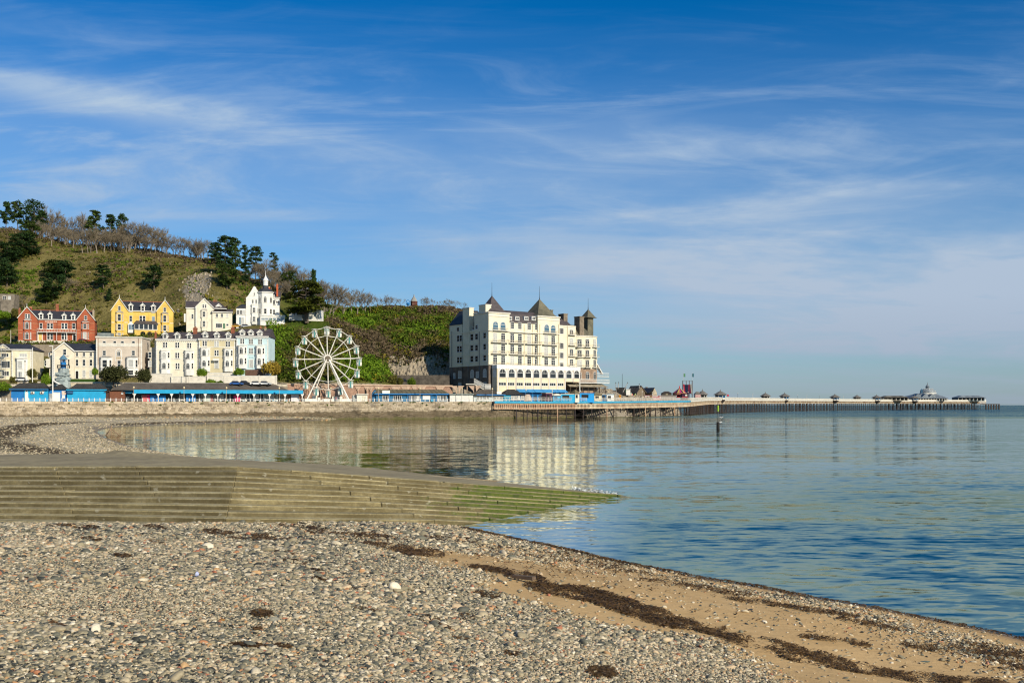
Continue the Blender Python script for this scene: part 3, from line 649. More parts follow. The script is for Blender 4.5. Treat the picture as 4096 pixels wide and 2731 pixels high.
class Bld:
  def __init__(s, name, label, cat, zt, zl, zr, d, zy_base, depth, wall, rot=0, group=None, frame=None):
    s.zt = zt; s.d = d; s.depth = depth; s.wm = wall; s.fm = frame or white; s.rot = R(rot)
    px, py = s.P(zl, zy_base); s.zl = zl; s.x0, s.y0 = X(px, d), d; s.zb = Z(py, d); s.ux, s.uy = math.cos(s.rot), math.sin(s.rot)
    s.root = tag(empty(name, (s.x0, s.y0, s.zb), s.rot), label, cat, group); s.w = s.U(zr); s.bot = -.3 if s.zb < 7 else -8
  def P(s, zx, zy): return s.zt[0] + zx / s.zt[2], s.zt[1] + zy / s.zt[2]
  def U(s, zx, off=0):                # along the front; off = distance behind the front plane
    k = (s.zt[0] + zx / s.zt[2] - CX) / F; x0 = s.x0 - s.uy * off; y0 = s.y0 + s.ux * off
    return (k * y0 - x0) / (s.ux - k * s.uy)
  def Z(s, zx, zy, off=0):
    u = s.U(zx, off); d = s.y0 + s.ux * off + u * s.uy
    return Z(s.zt[1] + zy / s.zt[2], d) - s.zb
  def part(s, name, mb, m=None, parent=None, **k): return mb.build(name, m, parent or s.root, **k)
  def block(s, zl=None, zr=None, zyt=None, zyb=None, y0=0, y1=None, m=None, name='wall'):
    u0, u1 = (0 if zl is None else s.U(zl)), (s.w if zr is None else s.U(zr)); mid = s.zl if zl is None else zl
    return s.part(name, MB().box(u0, u1, y0, s.depth if y1 is None else y1, s.bot if zyb is None else s.Z(mid, zyb), s.Z(mid, zyt)), m or s.wm)
  def win(s, zx, zt_, zb_, zw, style='sash', y=0, ang=0, fm=None, pm_=None, name='window'):
    w = s.U(zx + zw / 2, y) - s.U(zx - zw / 2, y); z0 = s.Z(zx, zb_, y); h = s.Z(zx, zt_, y) - z0
    return s.winl(s.U(zx, y), y, z0, w, h, style, ang, fm, pm_, name)
  def winl(s, x, y, z0, w, h, style, ang=0, fm=None, pm_=None, name='window'):
    a, b = win_mesh(w, h, style, fm or s.fm)
    o = inst(name, a, (x, y - .004, z0), (0, 0, ang), parent=s.root)
    q = pm_ or random.choices((glass, glass2, blind), (5, 4, 1.5))[0]
    inst('pane', b if q is glass else pane_mesh(b, q), parent=o); return o
  def bay(s, zl, zr, zyt, zyb, floors, proj=1.1, m=None, style='sash', roofm=None, roofh=.55, cornice=None):
    u0, u1 = s.U(zl), s.U(zr); z0, z1 = s.Z(zl, zyb), s.Z(zl, zyt); w = u1 - u0; c = min(proj * .62, w * .24)
    pl = [(u0, 0), (u0 + c, -proj), (u1 - c, -proj), (u1, 0)]
    o = s.part('bay', MB().plan(pl, z0, z1), m or s.wm)
    e = .16; e2 = [(u0 - e, 0.0), (u0 + c - e * .6, -proj - e), (u1 - c + e * .6, -proj - e), (u1 + e, 0.0)]
    k = MB().plan(e2, z1 + .003, z1 + .2); k.build('cornice', cornice or white, o)
    if roofm: MB().plan([(x, y) for x, y in e2], z1 + .203, z1 + roofh + .2, [(u0 + c, 0), (u0 + c + .1, -.15), (u1 - c - .1, -.15), (u1 - c, 0)]).build('bay_roof', roofm, o)
    an = math.atan2(proj, c)
    for zt_, zb_ in floors:
      a, b = s.Z(zl, zb_), s.Z(zl, zt_)
      s.winl((u0 + u1) / 2, -proj, a, (w - 2 * c) * .72, b - a, style)
      sw = math.hypot(proj, c) * .62
      s.winl(u0 + c / 2, -proj / 2, a, sw, b - a, 'sash', -an); s.winl(u1 - c / 2, -proj / 2, a, sw, b - a, 'sash', an)
    return o
  def roof(s, zyr, zye, zl=None, zr=None, hipl=0, hipr=0, m=None, over=.35, yr=None, red=True, y1=None, y0=0, ridgew=.14):
    u0, u1 = (0 if zl is None else s.U(zl)), (s.w if zr is None else s.U(zr)); D = s.depth if y1 is None else y1; yr = (D + y0) / 2 if yr is None else yr; ref = s.zl if zl is None else zl
    ze, zr_ = s.Z(ref, zye), s.Z(ref, zyr, yr); u0 -= over; u1 += over
    vs = [(u0, y0 - over, ze), (u1, y0 - over, ze), (u1 - hipr, yr, zr_), (u0 + hipl, yr, zr_), (u0, D + over, ze), (u1, D + over, ze)]
    vs += [(x, y, z - .16) for x, y, z in vs]
    o = s.part('roof', MB().add(vs, [(0, 1, 2, 3), (3, 2, 5, 4), (0, 3, 4), (1, 5, 2), (6, 9, 8, 7), (9, 10, 11, 8), (0, 6, 7, 1), (1, 7, 11, 5), (4, 10, 6, 0), (5, 11, 10, 4)]), m or slate)
    if red: MB().box(u0 + hipl, u1 - hipr, yr - ridgew, yr + ridgew, zr_ - .08, zr_ + .13).build('ridge', ridge_red, o)
    MB().box(u0 + .1, u1 - .1, y0 - over - .1, y0 - over - .003, ze - .25, ze + .02).build('gutter', white, o)
    return o
  def gable(s, zl, zr, zax, zay, zye, zyb, proj=.5, depth=None, m=None, roofm=None, barge=.28, finial=True, name='gable_wing', over=.3):
    u0, u1, ua = s.U(zl), s.U(zr), s.U(zax); ze, za = s.Z(zl, zye), s.Z(zax, zay); zb = s.Z(zl, zyb) if zyb is not None else -8; D = s.depth * .55 if depth is None else depth
    o = s.part(name, MB().prism([(u0, zb), (u1, zb), (u1, ze), (ua, za - .25), (u0, ze)], -proj, D), m or s.wm)
    sl = (za - ze) / max(.1, ua - u0); e = over; r = MB()
    for sx, uu in ((-1, u0), (1, u1)):
      zz = ze - (za - ze) / abs(ua - uu) * e
      vs = [(uu + sx * e, -proj - .3, zz), (ua, -proj - .3, za), (ua, D, za), (uu + sx * e, D, zz)]; r.hexa([(x, y, z - .14) for x, y, z in vs] + vs) if sx < 0 else r.hexa([(x, y, z) for x, y, z in vs] + [(x, y, z - .14) for x, y, z in vs])
    r.build('gable_roof', roofm or slate, o)
    if barge:
      for sx, uu in ((-1, u0), (1, u1)):
        zz = ze - (za - ze) / abs(ua - uu) * e; y0, y1 = -proj - .38, -proj - .303
        MB().prism([(uu + sx * e, zz - barge), (ua, za - barge), (ua, za + .05), (uu + sx * e, zz + .05)][::-sx], y0, y1).build('bargeboard', white, o)
    if finial: MB().lathe([(.07, 0), (.1, .3), (.05, .55), (.11, .8), (.03, 1.1), (.0, 1.25)], (ua, -proj - .3, za), 6).build('finial', white, o)
    return o
  def dormer(s, zx, zya, zyb, zw, y=.2, deep=2.2, m=None, roofm=None, win=True, style='sash', finial=True):
    u = s.U(zx, y); w = s.U(zx + zw / 2, y) - s.U(zx - zw / 2, y); hw = w / 2; za, z0 = s.Z(zx, zya, y), s.Z(zx, zyb, y); ze = za - hw * .85
    o = s.part('dormer', MB().prism([(u - hw * .78, z0), (u + hw * .78, z0), (u + hw * .78, ze), (u, za - .12), (u - hw * .78, ze)], y, y + deep), m or white)
    r = MB()
    for sx in (-1, 1):
      vs = [(u + sx * hw * 1.05, y - .2, ze - .12), (u, y - .2, za), (u, y + deep, za), (u + sx * hw * 1.05, y + deep, ze - .12)]
      r.hexa([(a, b, c - .1) for a, b, c in vs] + vs if sx < 0 else vs + [(a, b, c - .1) for a, b, c in vs])
    r.build('dormer_roof', roofm or slate, o)
    b_ = MB()
    for sx in (-1, 1): b_.prism([(u + sx * hw * 1.08, ze - .38), (u, za - .26), (u, za + .04), (u + sx * hw * 1.08, ze - .08)][::-sx], y - .28, y - .203)
    if finial: b_.lathe([(.05, 0), (.08, .25), (.02, .7), (0, .8)], (u, y - .25, za), 5)
    b_.build('bargeboard', white, o)
    hh = ze - z0 - .15
    f, p = win_mesh(hw * 1.12, hh, style, white); q = random.choice((glass, glass2))
    inst('pane', p if q is glass else pane_mesh(p, q), (u, y - .02, z0 + .12), parent=o); inst('window_frame', f, (u, y - .02, z0 + .12), parent=o)
    return o
  def chim(s, zx, zyt, zyb, zw, y=None, m=None, pots=2, potm=None, deep=None):
    y = s.depth * .5 if y is None else y; u = s.U(zx, y); w = s.U(zx + zw / 2, y) - s.U(zx - zw / 2, y); z1, z0 = s.Z(zx, zyt, y), s.Z(zx, zyb, y); dp = (deep or w) / 2; ph = .55
    q = MB().box(u - w / 2, u + w / 2, y - dp, y + dp, z0 - .8, z1 - ph); q.box(u - w / 2 - .1, u + w / 2 + .1, y - dp - .1, y + dp + .1, z1 - ph - .35, z1 - ph - .1)
    o = s.part('chimney', q, m or brickm)
    for i in range(pots):
      xx = u + (i - (pots - 1) / 2) * w / max(1, pots) * .8
      MB().lathe([(.16, 0), (.13, ph * .8), (.17, ph)], (xx, y, z1 - ph + .003), 7).build('chimney_pot', potm or mat('terracotta', (.48, .22, .11), .8), o)
    return o
  def band(s, zy, zl=None, zr=None, y=0, h=.22, m=None, pr=.07, name='string_course'):
    u0, u1 = (-.03 if zl is None else s.U(zl)), (s.w + .03 if zr is None else s.U(zr)); z = s.Z(s.zl if zl is None else zl, zy)
    return s.part(name, MB().box(u0, u1, y - pr, y - .002, z - h / 2, z + h / 2), m or white)
  def door(s, zx, zyt, zyb, zw, m=None, y=0, surround=True):
    w = s.U(zx + zw / 2) - s.U(zx - zw / 2); u = s.U(zx); z0, z1 = s.Z(zx, zyb), s.Z(zx, zyt)
    o = s.part('door', MB().box(u - w / 2, u + w / 2, y - .08, y - .003, z0, z1), m or mat('dark_door', (.03, .03, .035), .5))
    if surround:
      q = MB().box(u - w / 2 - .22, u - w / 2 - .003, y - .16, y - .004, z0, z1 + .22); q.box(u + w / 2 + .003, u + w / 2 + .22, y - .16, y - .004, z0, z1 + .22); q.box(u - w / 2 - .003, u + w / 2 + .003, y - .16, y - .004, z1 + .003, z1 + .22); q.build('door_surround', white, o)
    return o
  def quoins(s, zx, zyt, zyb, y=0, w=.45):
    u = s.U(zx); z0, z1 = s.Z(zx, zyb), s.Z(zx, zyt); q = MB(); k = 0; z = z0
    while z < z1 - .3:
      ww = w if k % 2 else w * .7; q.box(u - ww / 2, u + ww / 2, y - .06, y - .003, z, z + .36); z += .42; k += 1
    return s.part('quoin', q, white)
Z1 = (0, 1120, 3.1357); Z2 = (550, 1120, 3.1357); Z3 = (1100, 1150, 3.1357); Z4 = (1760, 1160, 3.1357)
def red_house():
  B = Bld('red_brick_house', 'red brick gabled house with white bargeboards and dormers above the cream gabled house', 'house', Z1, 232, 1190, 383, 800, 13, brickwall(), 18)
  pl = mat('white_plinth', (.72, .66, .52), .8, .2, .6)
  B.block(470, 965, 484); B.roof(372, 484, 300, 1130, y1=13, red=True)
  for a, b, ax, ay, e in ((232, 470, 343, 335, 465), (965, 1190, 1074, 352, 490)):
    B.gable(a, b, ax, ay, e, None, .9, 9)
  B.part('plinth', MB().box(-.06, B.w + .06, -1.3, -.95, -3, B.Z(232, 757)), pl); B.block(470, 965, 757, y0=-.9, y1=-.003, m=pl, name='terrace')
  y = -.9
  B.win(346, 425, 482, 66, 'pair', y); B.win(1074, 445, 500, 38, 'sash', y)
  for a, b in ((285, 410), (1010, 1130)):
    u = B.bay; s0 = 500 if a < 500 else 522
    o = B.bay(a, b, s0 + 8, 760, [], 1.9, roofm=slate)
    u0, u1 = B.U(a), B.U(b); w = u1 - u0; c = w * .24
    for t_, b_ in ((s0 + 28, 612), (655, 742)):
      z0, z1 = B.Z(a, b_), B.Z(a, t_); B.winl((u0 + u1) / 2, -1.9, z0, w * .36, z1 - z0, 'archsash' if a < 500 else 'sash')
      an = math.atan2(1.9, c)
      B.winl(u0 + c * .72, -1.9 * .72, z0, .75, z1 - z0, 'sash', -an); B.winl(u1 - c * .72, -1.9 * .72, z0, .75, z1 - z0, 'sash', an)
  for x, st, w in ((515, 'sash', 40), (628, 'pair', 78), (808, 'pair', 78), (925, 'sash', 44)):
    B.win(x, 541, 615, w, st)
  for x in (628, 808): B.win(x, 664, 747, 78, 'pair')
  B.door(506, 664, 760, 42, mat('yellow_door', (.65, .48, .16), .5)); B.door(935, 690, 760, 36, dark)
  for x in (515, 628, 805, 917): B.dormer(x, 402 if x < 700 else 416, 500 if x < 700 else 508, 66, -.12, 2.6)
  for zy in (552, 618, 668): B.band(zy, 470, 965, h=.16, m=mat('buff_band', (.55, .30, .16), .9), pr=.03)
  for a, b in ((234, 284), (410, 468), (967, 1010), (1130, 1188)):
    for zy in (545, 625, 668): B.band(zy, a, b, y=-.9, h=.16, m=MATS['buff_band'], pr=.03)
  # veranda balcony
  q = MB(); u0, u1 = B.U(472), B.U(963); z = B.Z(470, 655); q.box(u0, u1, -1.7, -.003, z, z + .18); B.part('balcony', q, white)
  q = MB(); zt_ = B.Z(470, 612)
  for i in range(26): x = u0 + (u1 - u0) * i / 25; q.box(x - .03, x + .03, -1.68, -1.62, z + .183, zt_)
  q.box(u0, u1, -1.69, -1.6, zt_ + .002, zt_ + .08); B.part('balcony_railing', q, white)
  for zx in (474, 596, 718, 840, 960): x = B.U(zx); B.part('veranda_post', MB().box(x - .07, x + .07, -1.7, -1.56, B.Z(470, 757) + .003, z - .003), white)
  B.chim(720, 293, 410, 38, 6.5); B.chim(247, 348, 420, 26, 4, pots=2); B.chim(385, 330, 372, 40, 8, pots=3); B.chim(1172, 360, 470, 24, 4, m=stonebuff, pots=1)
  for zx in (482, 552, 716, 868, 952): x = B.U(zx); B.part('drainpipe', MB().box(x - .05, x + .05, -.1, -.003, B.Z(470, 757) + .01, B.Z(470, 486)), iron)
  # raised name sign across the front (letters too small to read)
  q = MB(); x = B.U(566)
  while x < B.U(708): w = random.uniform(.45, .8); q.box(x, x + w, -.08, -.003, B.Z(600, 526), B.Z(600, 514)); x += w + .15
  B.part('sign_lettering', q, mat('sign_pale', (.80, .62, .50), .6))
def yellow_house():
  ym = mat('yellow_render', (.74, .50, .12), .85, .12, .5)
  B = Bld('yellow_house', 'yellow rendered house with white gables and glazed veranda on the upper terrace', 'house', Z1, 1398, 2175, 386, 700, 12, ym, 19)
  B.block(1605, 1965, 380); B.roof(262, 378, 1480, 2110, y1=12)
  for a, b, ax, ay, e in ((1398, 1605, 1499, 225, 368), (1965, 2175, 2070, 250, 382)): B.gable(a, b, ax, ay, e, None, .8, 9)
  for x, t_, b_ in ((1498, 326, 382), (2067, 344, 398)): B.win(x, t_, b_, 36, 'sash', -.8)
  for a, b, s0 in ((1437, 1562, 405), (2005, 2128, 420)):
    B.bay(a, b, s0 + 6, 706, [], 1.8, roofm=slate); u0, u1 = B.U(a), B.U(b); w = u1 - u0; c = w * .24; an = math.atan2(1.8, c)
    for t_, b_ in ((s0 + 24, s0 + 108), (s0 + 148, s0 + 222), (664, 706)):
      z0, z1 = B.Z(a, b_), B.Z(a, t_)
      if z0 < .2: z0 = .2
      B.winl((u0 + u1) / 2, -1.8, z0, w * .34, z1 - z0, 'sash'); B.winl(u0 + c * .72, -1.3, z0, .7, z1 - z0, 'sash', -an); B.winl(u1 - c * .72, -1.3, z0, .7, z1 - z0, 'sash', an)
  for x, st, w in ((1640, 'sash', 38), (1787, 'pair', 78)): B.win(x, 446, 522, w, st)
  B.win(1925, 455, 540, 40, 'case3', pm_=bluglass)
  for x, a in ((1641, 288), (1790, 292), (1924, 300)): B.dormer(x, a, a + 112, 66, -.1, 2.6)
  B.band(533, 1400, 1436, -.8); B.band(533, 1563, 1604, -.8); B.band(544, 1966, 2004, -.8); B.band(544, 2129, 2174, -.8)
  # glazed veranda
  u0, u1 = B.U(1690), B.U(1975); z0, z1 = B.Z(1700, 628), B.Z(1700, 556); yv = -3.0
  B.part('veranda_base', MB().box(u0, u1, yv, -.003, -3, z0), ym)
  n = 5
  for i in range(n): B.winl(u0 + (u1 - u0) * (i + .5) / n, yv, z0 + .1, (u1 - u0) / n * .97, z1 - z0 - .1, 'plain', pm_=glass)
  B.part('veranda_wall', MB().box(u0 + .05, u1 - .05, yv + .03, -.004, z0 + .003, z1), white)
  B.part('veranda_roof', MB().hexa([(u0 - .3, yv - .4, z1 + .003), (u1 + .3, yv - .4, z1 + .003), (u1 + .3, -.004, z1 + .003), (u0 - .3, -.004, z1 + .003), (u0 - .3, yv - .4, z1 + .15), (u1 + .3, yv - .4, z1 + .15), (u1 - .5, -.004, z1 + 1.5), (u0 + .5, -.004, z1 + 1.5)]), slate2)
  # white porch
  u0, u1 = B.U(1607), B.U(1680); zp0, zp1 = B.Z(1640, 664), B.Z(1640, 556)
  B.part('porch', MB().prism([(u0, zp0), (u1, zp0), (u1, zp1), ((u0 + u1) / 2, zp1 + .9), (u0, zp1)], -1.6, -.003), white); B.winl((u0 + u1) / 2, -1.6, zp0 + 1.1, (u1 - u0) * .85, (zp1 - zp0) - 1.2, 'case3', pm_=bluglass)
  for zx in (1795, 1880):
    x = B.U(zx); n = 8; z0 = B.Z(1700, 697)
    B.part('cellar_arch', MB().prism([(x - .9, z0)] + [(x - .9 * math.cos(math.pi * i / n), z0 + .8 + .7 * math.sin(math.pi * i / n)) for i in range(n + 1)] + [(x + .9, z0)], yv - .05, yv - .003), dark)
  for zx in (1735, 1862): x = B.U(zx); B.part('drainpipe', MB().box(x - .05, x + .05, -.1, -.003, B.Z(1700, 520), B.Z(1700, 384)), ym)
def cream_upper_house():
  cm = mat('cream_render', (.76, .70, .56), .85, .1, .5)
  B = Bld('cream_gabled_house', 'cream rendered house with steep front gable and brown roof on the upper terrace', 'house', Z2, 612, 1190, 388, 640, 12, cm, 16)
  B.block(612, 960, 345); B.roof(262, 345, 612, 1110, m=slate2, red=False, y1=12, hipr=3)
  B.gable(735, 945, 838, 230, 330, None, 1.0, 8, roofm=slate2, finial=False)
  B.win(840, 305, 352, 56, 'pair', -1.0)
  B.bay(782, 890, 385, 640, [], 1.9, roofm=slate2); u0, u1 = B.U(782), B.U(890); w = u1 - u0; c = w * .24; an = math.atan2(1.9, c)
  for t_, b_ in ((398, 465), (514, 588)):
    z0, z1 = B.Z(782, b_), B.Z(782, t_); B.winl((u0 + u1) / 2, -1.9, z0, w * .34, z1 - z0, 'sash2'); B.winl(u0 + c * .72, -1.36, z0, .7, z1 - z0, 'sash', -an); B.winl(u1 - c * .72, -1.36, z0, .7, z1 - z0, 'sash', an)
  B.win(690, 425, 485, 30, 'sash'); B.quoins(735, 330, 620, -1.0)
  # right wing
  B.block(940, 1188, 405, y0=-1.8, y1=8, name='side_wing'); B.roof(360, 402, 940, 1188, m=slate2, red=False, y0=-1.8, y1=8, yr=3)
  for x in (997, 1060, 1127): B.win(x, 420, 468, 32, 'sash', -1.8)
  B.win(1022, 542, 600, 80, 'case3', -1.8); B.win(1128, 548, 576, 34, 'plain', -1.8); B.door(1086, 548, 612, 28, mat('green_door', (.1, .2, .12), .5), -1.8, False)
  B.dormer(1018, 296, 360, 76, 1.0, 3, roofm=slate2, finial=False); B.chim(960, 240, 268, 14, 6, pots=1); B.chim(985, 244, 268, 12, 6, pots=1)
  B.part('side_bay', MB().box(B.U(582), -.003, .6, 3.4, B.Z(612, 525), B.Z(612, 420)), white)
def white_house():
  wm = mat('white_render', (.80, .78, .72), .8, .08, .5)
  B = Bld('white_turreted_house', 'white ornate house with slate spire turret and tall red chimney on the hill', 'house', Z2, 1360, 1780, 392, 560, 12, wm, 12)
  B.block(1360, 1780, 215); B.roof(140, 215, 1560, 1780, m=slate2, red=False, y1=12)
  # stepped front gable
  u = lambda z: B.U(z); zz = lambda y: B.Z(1465, y)
  B.part('front_gable', MB().prism([(u(1362), -2), (u(1562), -2), (u(1562), zz(205)), (u(1540), zz(170)), (u(1495), zz(118)), (u(1484), zz(92)), (u(1468), zz(80)), (u(1452), zz(92)), (u(1440), zz(118)), (u(1392), zz(195)), (u(1362), zz(235))], -.8, 10), wm)
  B.part('gable_roof', MB().prism([(u(1362), zz(236)), (u(1562), zz(206)), (u(1490), zz(128)), (u(1446), zz(128))], -.3, 10.01), slate)
  B.win(1468, 152, 192, 18, 'archsash', -.8)
  for x in (1446, 1490): B.win(x, 238, 292, 24, 'archsash', -.8)
  B.bay(1412, 1520, 318, 555, [], 1.7); u0, u1 = B.U(1412), B.U(1520); w = u1 - u0; c = w * .24; an = math.atan2(1.7, c)
  for t_, b_ in ((348, 412), (460, 524)):
    z0, z1 = B.Z(1412, b_), B.Z(1412, t_); B.winl((u0 + u1) / 2, -1.7, z0, w * .34, z1 - z0, 'sash2'); B.winl(u0 + c * .72, -1.2, z0, .6, z1 - z0, 'sash', -an); B.winl(u1 - c * .72, -1.2, z0, .6, z1 - z0, 'sash', an)
  for zy in (232, 330, 432): B.band(zy, 1362, 1562, -.8, h=.2); B.band(zy + 2, 1640, 1780, h=.2)
  # octagonal turret
  x = B.U(1605, -1); r = 3.1; t = MB(); zt_ = B.Z(1605, 165); tu = B.part('turret', t.lathe([(r, -2), (r, zt_), (r + .35, zt_ + .05), (r + .35, zt_ + .35)], (x, .4, 0), 8, R(22.5)), wm)
  zs = B.Z(1605, 70); MB().lathe([(r + .3, zt_ + .353), (r * .72, zt_ + 1.6), (r * .45, zs - 1.8), (r * .36, zs)], (x, .4, 0), 8, R(22.5)).build('spire', slate, tu)
  MB().lathe([(.95, zs + .003), (.95, zs + 1.9), (1.15, zs + 2.0), (.9, zs + 2.6), (.45, zs + 3.3), (.12, zs + 4.2), (.05, zs + 6)], (x, .4, 0), 8).build('lantern', white, tu)
  rr = r * .93
  for zy, st in (((205, 280), 'archsash'), ((358, 425), 'sash')):
    z0, z1 = B.Z(1605, zy[1], -2), B.Z(1605, zy[0], -2)
    for an in (-.79, 0, .79): B.winl(x + rr * math.sin(an), .4 - rr * math.cos(an), z0, 1.1, z1 - z0, st, an)
  B.win(1712, 368, 440, 34, 'sash2'); B.win(1694, 182, 208, 52, 'case4', pm_=glass); B.dormer(1712, 225, 310, 64, -.3, 3, roofm=slate)
  B.part('mansard', MB().hexa([(B.U(1655), -.15, B.Z(1700, 285)), (B.w, -.15, B.Z(1700, 285)), (B.w, 2, B.Z(1700, 285)), (B.U(1655), 2, B.Z(1700, 285)), (B.U(1660), .5, B.Z(1700, 212)), (B.w - .6, .5, B.Z(1700, 212)), (B.w - .6, 2, B.Z(1700, 212)), (B.U(1660), 2, B.Z(1700, 212))]), slate)
  redch = mat('red_chimney', (.50, .10, .035), .7, .12, 1); B.chim(1753, 42, 220, 22, 1.2, m=redch, pots=1); B.chim(1648, 80, 160, 34, 5, m=redch, pots=3, potm=mat('buff_pot', (.6, .42, .2), .8))
  # left conservatory wing and front sunroom
  B.block(1240, 1358, 355, y0=-1.2, y1=6, name='side_wing')
  q = MB(); a, b = B.U(1235), B.U(1360); z = B.Z(1300, 355); q.plan([(a, -1.5), (b, -1.5), (b, 6), (a, 6)], z + .003, z + 1.7, [(a + 2, 1.5), (b, .5), (b, 4), (a + 2, 3)]); B.part('wing_roof', q, slate)
  for zx in (1262, 1300, 1336): B.win(zx, 378, 432, 34, 'sash2', -1.2)
  B.win(1318, 468, 560, 46, 'case3', -1.2); B.door(1290, 470, 560, 20, bluglass, -1.2, False)
  B.part('sunroom', MB().box(B.U(1545), B.U(1850), -3.4, -.9, -1, B.Z(1600, 462)), white)
  for i in range(6): zx = 1575 + 48 * i; B.win(zx, 472, 505, 44, 'case3', -3.4, pm_=bluglass)
  B.part('sunroom_roof', MB().box(B.U(1540), B.U(1855), -3.7, -.88, B.Z(1600, 461), B.Z(1600, 448)), white)
def bungalow():
  wm = mat('white_render', (.8, .78, .72))
  for zl, zr, t_, b_, nm, ws in ((1900, 2060, 362, 470, 'white flat-roofed building west of the big spreading conifer', (1967, 2008, 2040)), (2130, 2285, 378, 470, 'white flat-roofed building east of the big spreading conifer', (2180, 2235))):
    B = Bld('flat_roofed_building', nm, 'building', Z2, zl, zr, 398, b_ + 15, 8, wm, group='white flat-roofed buildings by the conifer')
    B.block(zl, zr, t_); B.part('parapet', MB().box(-.15, B.w + .15, -.15, 8.15, B.Z(zl, t_) + .003, B.Z(zl, t_) + .3), white)
    for x in ws: B.win(x, 400, 442, 24, 'sash2')
def lower_left_house():
  cm = mat('pale_cream_render', (.80, .72, .52), .85, .1, .5)
  B = Bld('cream_villa', 'cream villa with slate roof behind scaffolding at the west end of the lower row', 'house', Z1, -260, 408, 343, 1245, 12, cm, 8)
  B.block(-260, 160, 850); B.block(160, 408, 870, y0=-1.2, name='front_wing'); B.roof(798, 868, -200, 408, hipl=2, hipr=3, red=False, y1=12, y0=-1.2)
  B.gable(-40, 140, 50, 805, 865, None, .5, 5, finial=False, barge=.2)
  B.win(65, 918, 965, 90, 'case3', -.5); B.win(70, 1012, 1100, 116, 'case3', -.5); B.win(70, 1140, 1200, 90, 'case3', -.5); B.win(-110, 918, 965, 60, 'case3'); B.win(-110, 1012, 1100, 70, 'case3')
  B.win(292, 920, 968, 96, 'case3', -1.2, pm_=blind)
  u0, u1 = B.U(208), B.U(360); z0, z1 = B.Z(208, 1245), B.Z(208, 990)
  o = B.part('bay', MB().plan([(u0, -1.203), (u0 + 1, -2.6), (u1 - 1, -2.6), (u1, -1.203)], z0, z1), white); MB().plan([(u0 - .2, -1.203), (u0 + .9, -2.85), (u1 - .9, -2.85), (u1 + .2, -1.203)], z1 + .003, z1 + .3).build('cornice', white, o)
  for t_, b_ in ((1015, 1115), (1150, 1230)): z0, z1 = B.Z(208, b_), B.Z(208, t_); B.winl((u0 + u1) / 2, -2.6, z0, (u1 - u0 - 2) * .8, z1 - z0, 'sash', pm_=blind)
  B.band(872, 160, 408, -1.2, .3); B.quoins(168, 890, 1240, -1.2); B.quoins(402, 890, 1240, -1.2)
  # scaffolding against the west front
  s = tag(empty('scaffold', (B.x0 + B.U(-30), B.y0 - 2.0, B.zb)), 'thin steel scaffolding standing against the gabled front of the cream villa', 'scaffold')
  st = mat('scaffold_steel', (.35, .35, .34), .4, .1, 2, metal=.6); w = B.U(110) - B.U(-30); H = B.Z(0, 815)
  for i in range(5):
    MB().bar((w * i / 4, 0, -1), (w * i / 4, 0, H), .05).build('standard', st, s); MB().bar((w * i / 4, 1, -1), (w * i / 4, 1, H), .05).build('standard', st, s)
  for z in (2.2, 4.4, 6.6, 8.8):
    MB().bar((-.4, 0, z), (w + .4, 0, z), .05).build('ledger', st, s); MB().bar((-.4, 0, z + 1), (w + .4, 0, z + 1), .04).build('ledger', st, s)
    MB().box(-.4, w + .4, .1, .9, z - .08, z - .02).build('deck_board', mat('scaffold_board', (.35, .26, .15)), s)
  MB().bar((0, 0, 0), (w, 0, 8.8), .04).build('brace', st, s)
def cream_gable_lower():
  cm = mat('stone_cream_render', (.76, .68, .53), .85, .1, .6)
  B = Bld('cream_end_house', 'cream house with one white-edged gable and slate roof behind the climbing tower', 'house', Z1, 678, 1200, 344, 1235, 11, cm, 8)
  B.block(678, 1200, 885); B.roof(795, 885, 790, 1200, red=False, y1=11)
  B.gable(678, 940, 812, 778, 882, None, .6, 9, finial=False, barge=.4)
  B.win(812, 866, 942, 44, 'sash', -.6)
  B.bay(770, 884, 962, 1230, [(990, 1080), (1125, 1215)], 2.0, roofm=slate2, roofh=.3)
  for x in (967, 1055, 1142): B.win(x, 906, 958, 36, 'sash'); B.win(x, 994, 1076, 38, 'sash')
  B.door(967, 1140, 1235, 34, dark); B.win(1055, 1128, 1222, 42, 'sash', pm_=blind); B.win(1142, 1128, 1222, 42, 'sash', pm_=blind)
  for zy in (975, 1090): B.band(zy, 945, 1200, h=.16, m=offwhite)
  B.quoins(686, 890, 1235, -.6); B.quoins(1192, 895, 1235)
  # side wing, in shade
  B.block(590, 678, 905, y0=2.5, y1=9, name='side_wing'); B.part('wing_roof', MB().hexa([(B.U(585), 2.2, B.Z(600, 904)), (-.003, 2.2, B.Z(600, 904)), (-.003, 9, B.Z(600, 904)), (B.U(585), 9, B.Z(600, 904)), (B.U(620), 4, B.Z(600, 880)), (-.003, 4, B.Z(600, 880)), (-.003, 8, B.Z(600, 880)), (B.U(620), 8, B.Z(600, 880))]), slate)
  B.win(622, 912, 958, 26, 'sash', 2.5); B.win(622, 1000, 1080, 30, 'sash', 2.5); B.part('side_bay', MB().box(B.U(556), B.U(610), 1.4, 2.5, B.Z(600, 1095), B.Z(600, 985)), offwhite); B.win(572, 1008, 1078, 24, 'sash', 1.4)
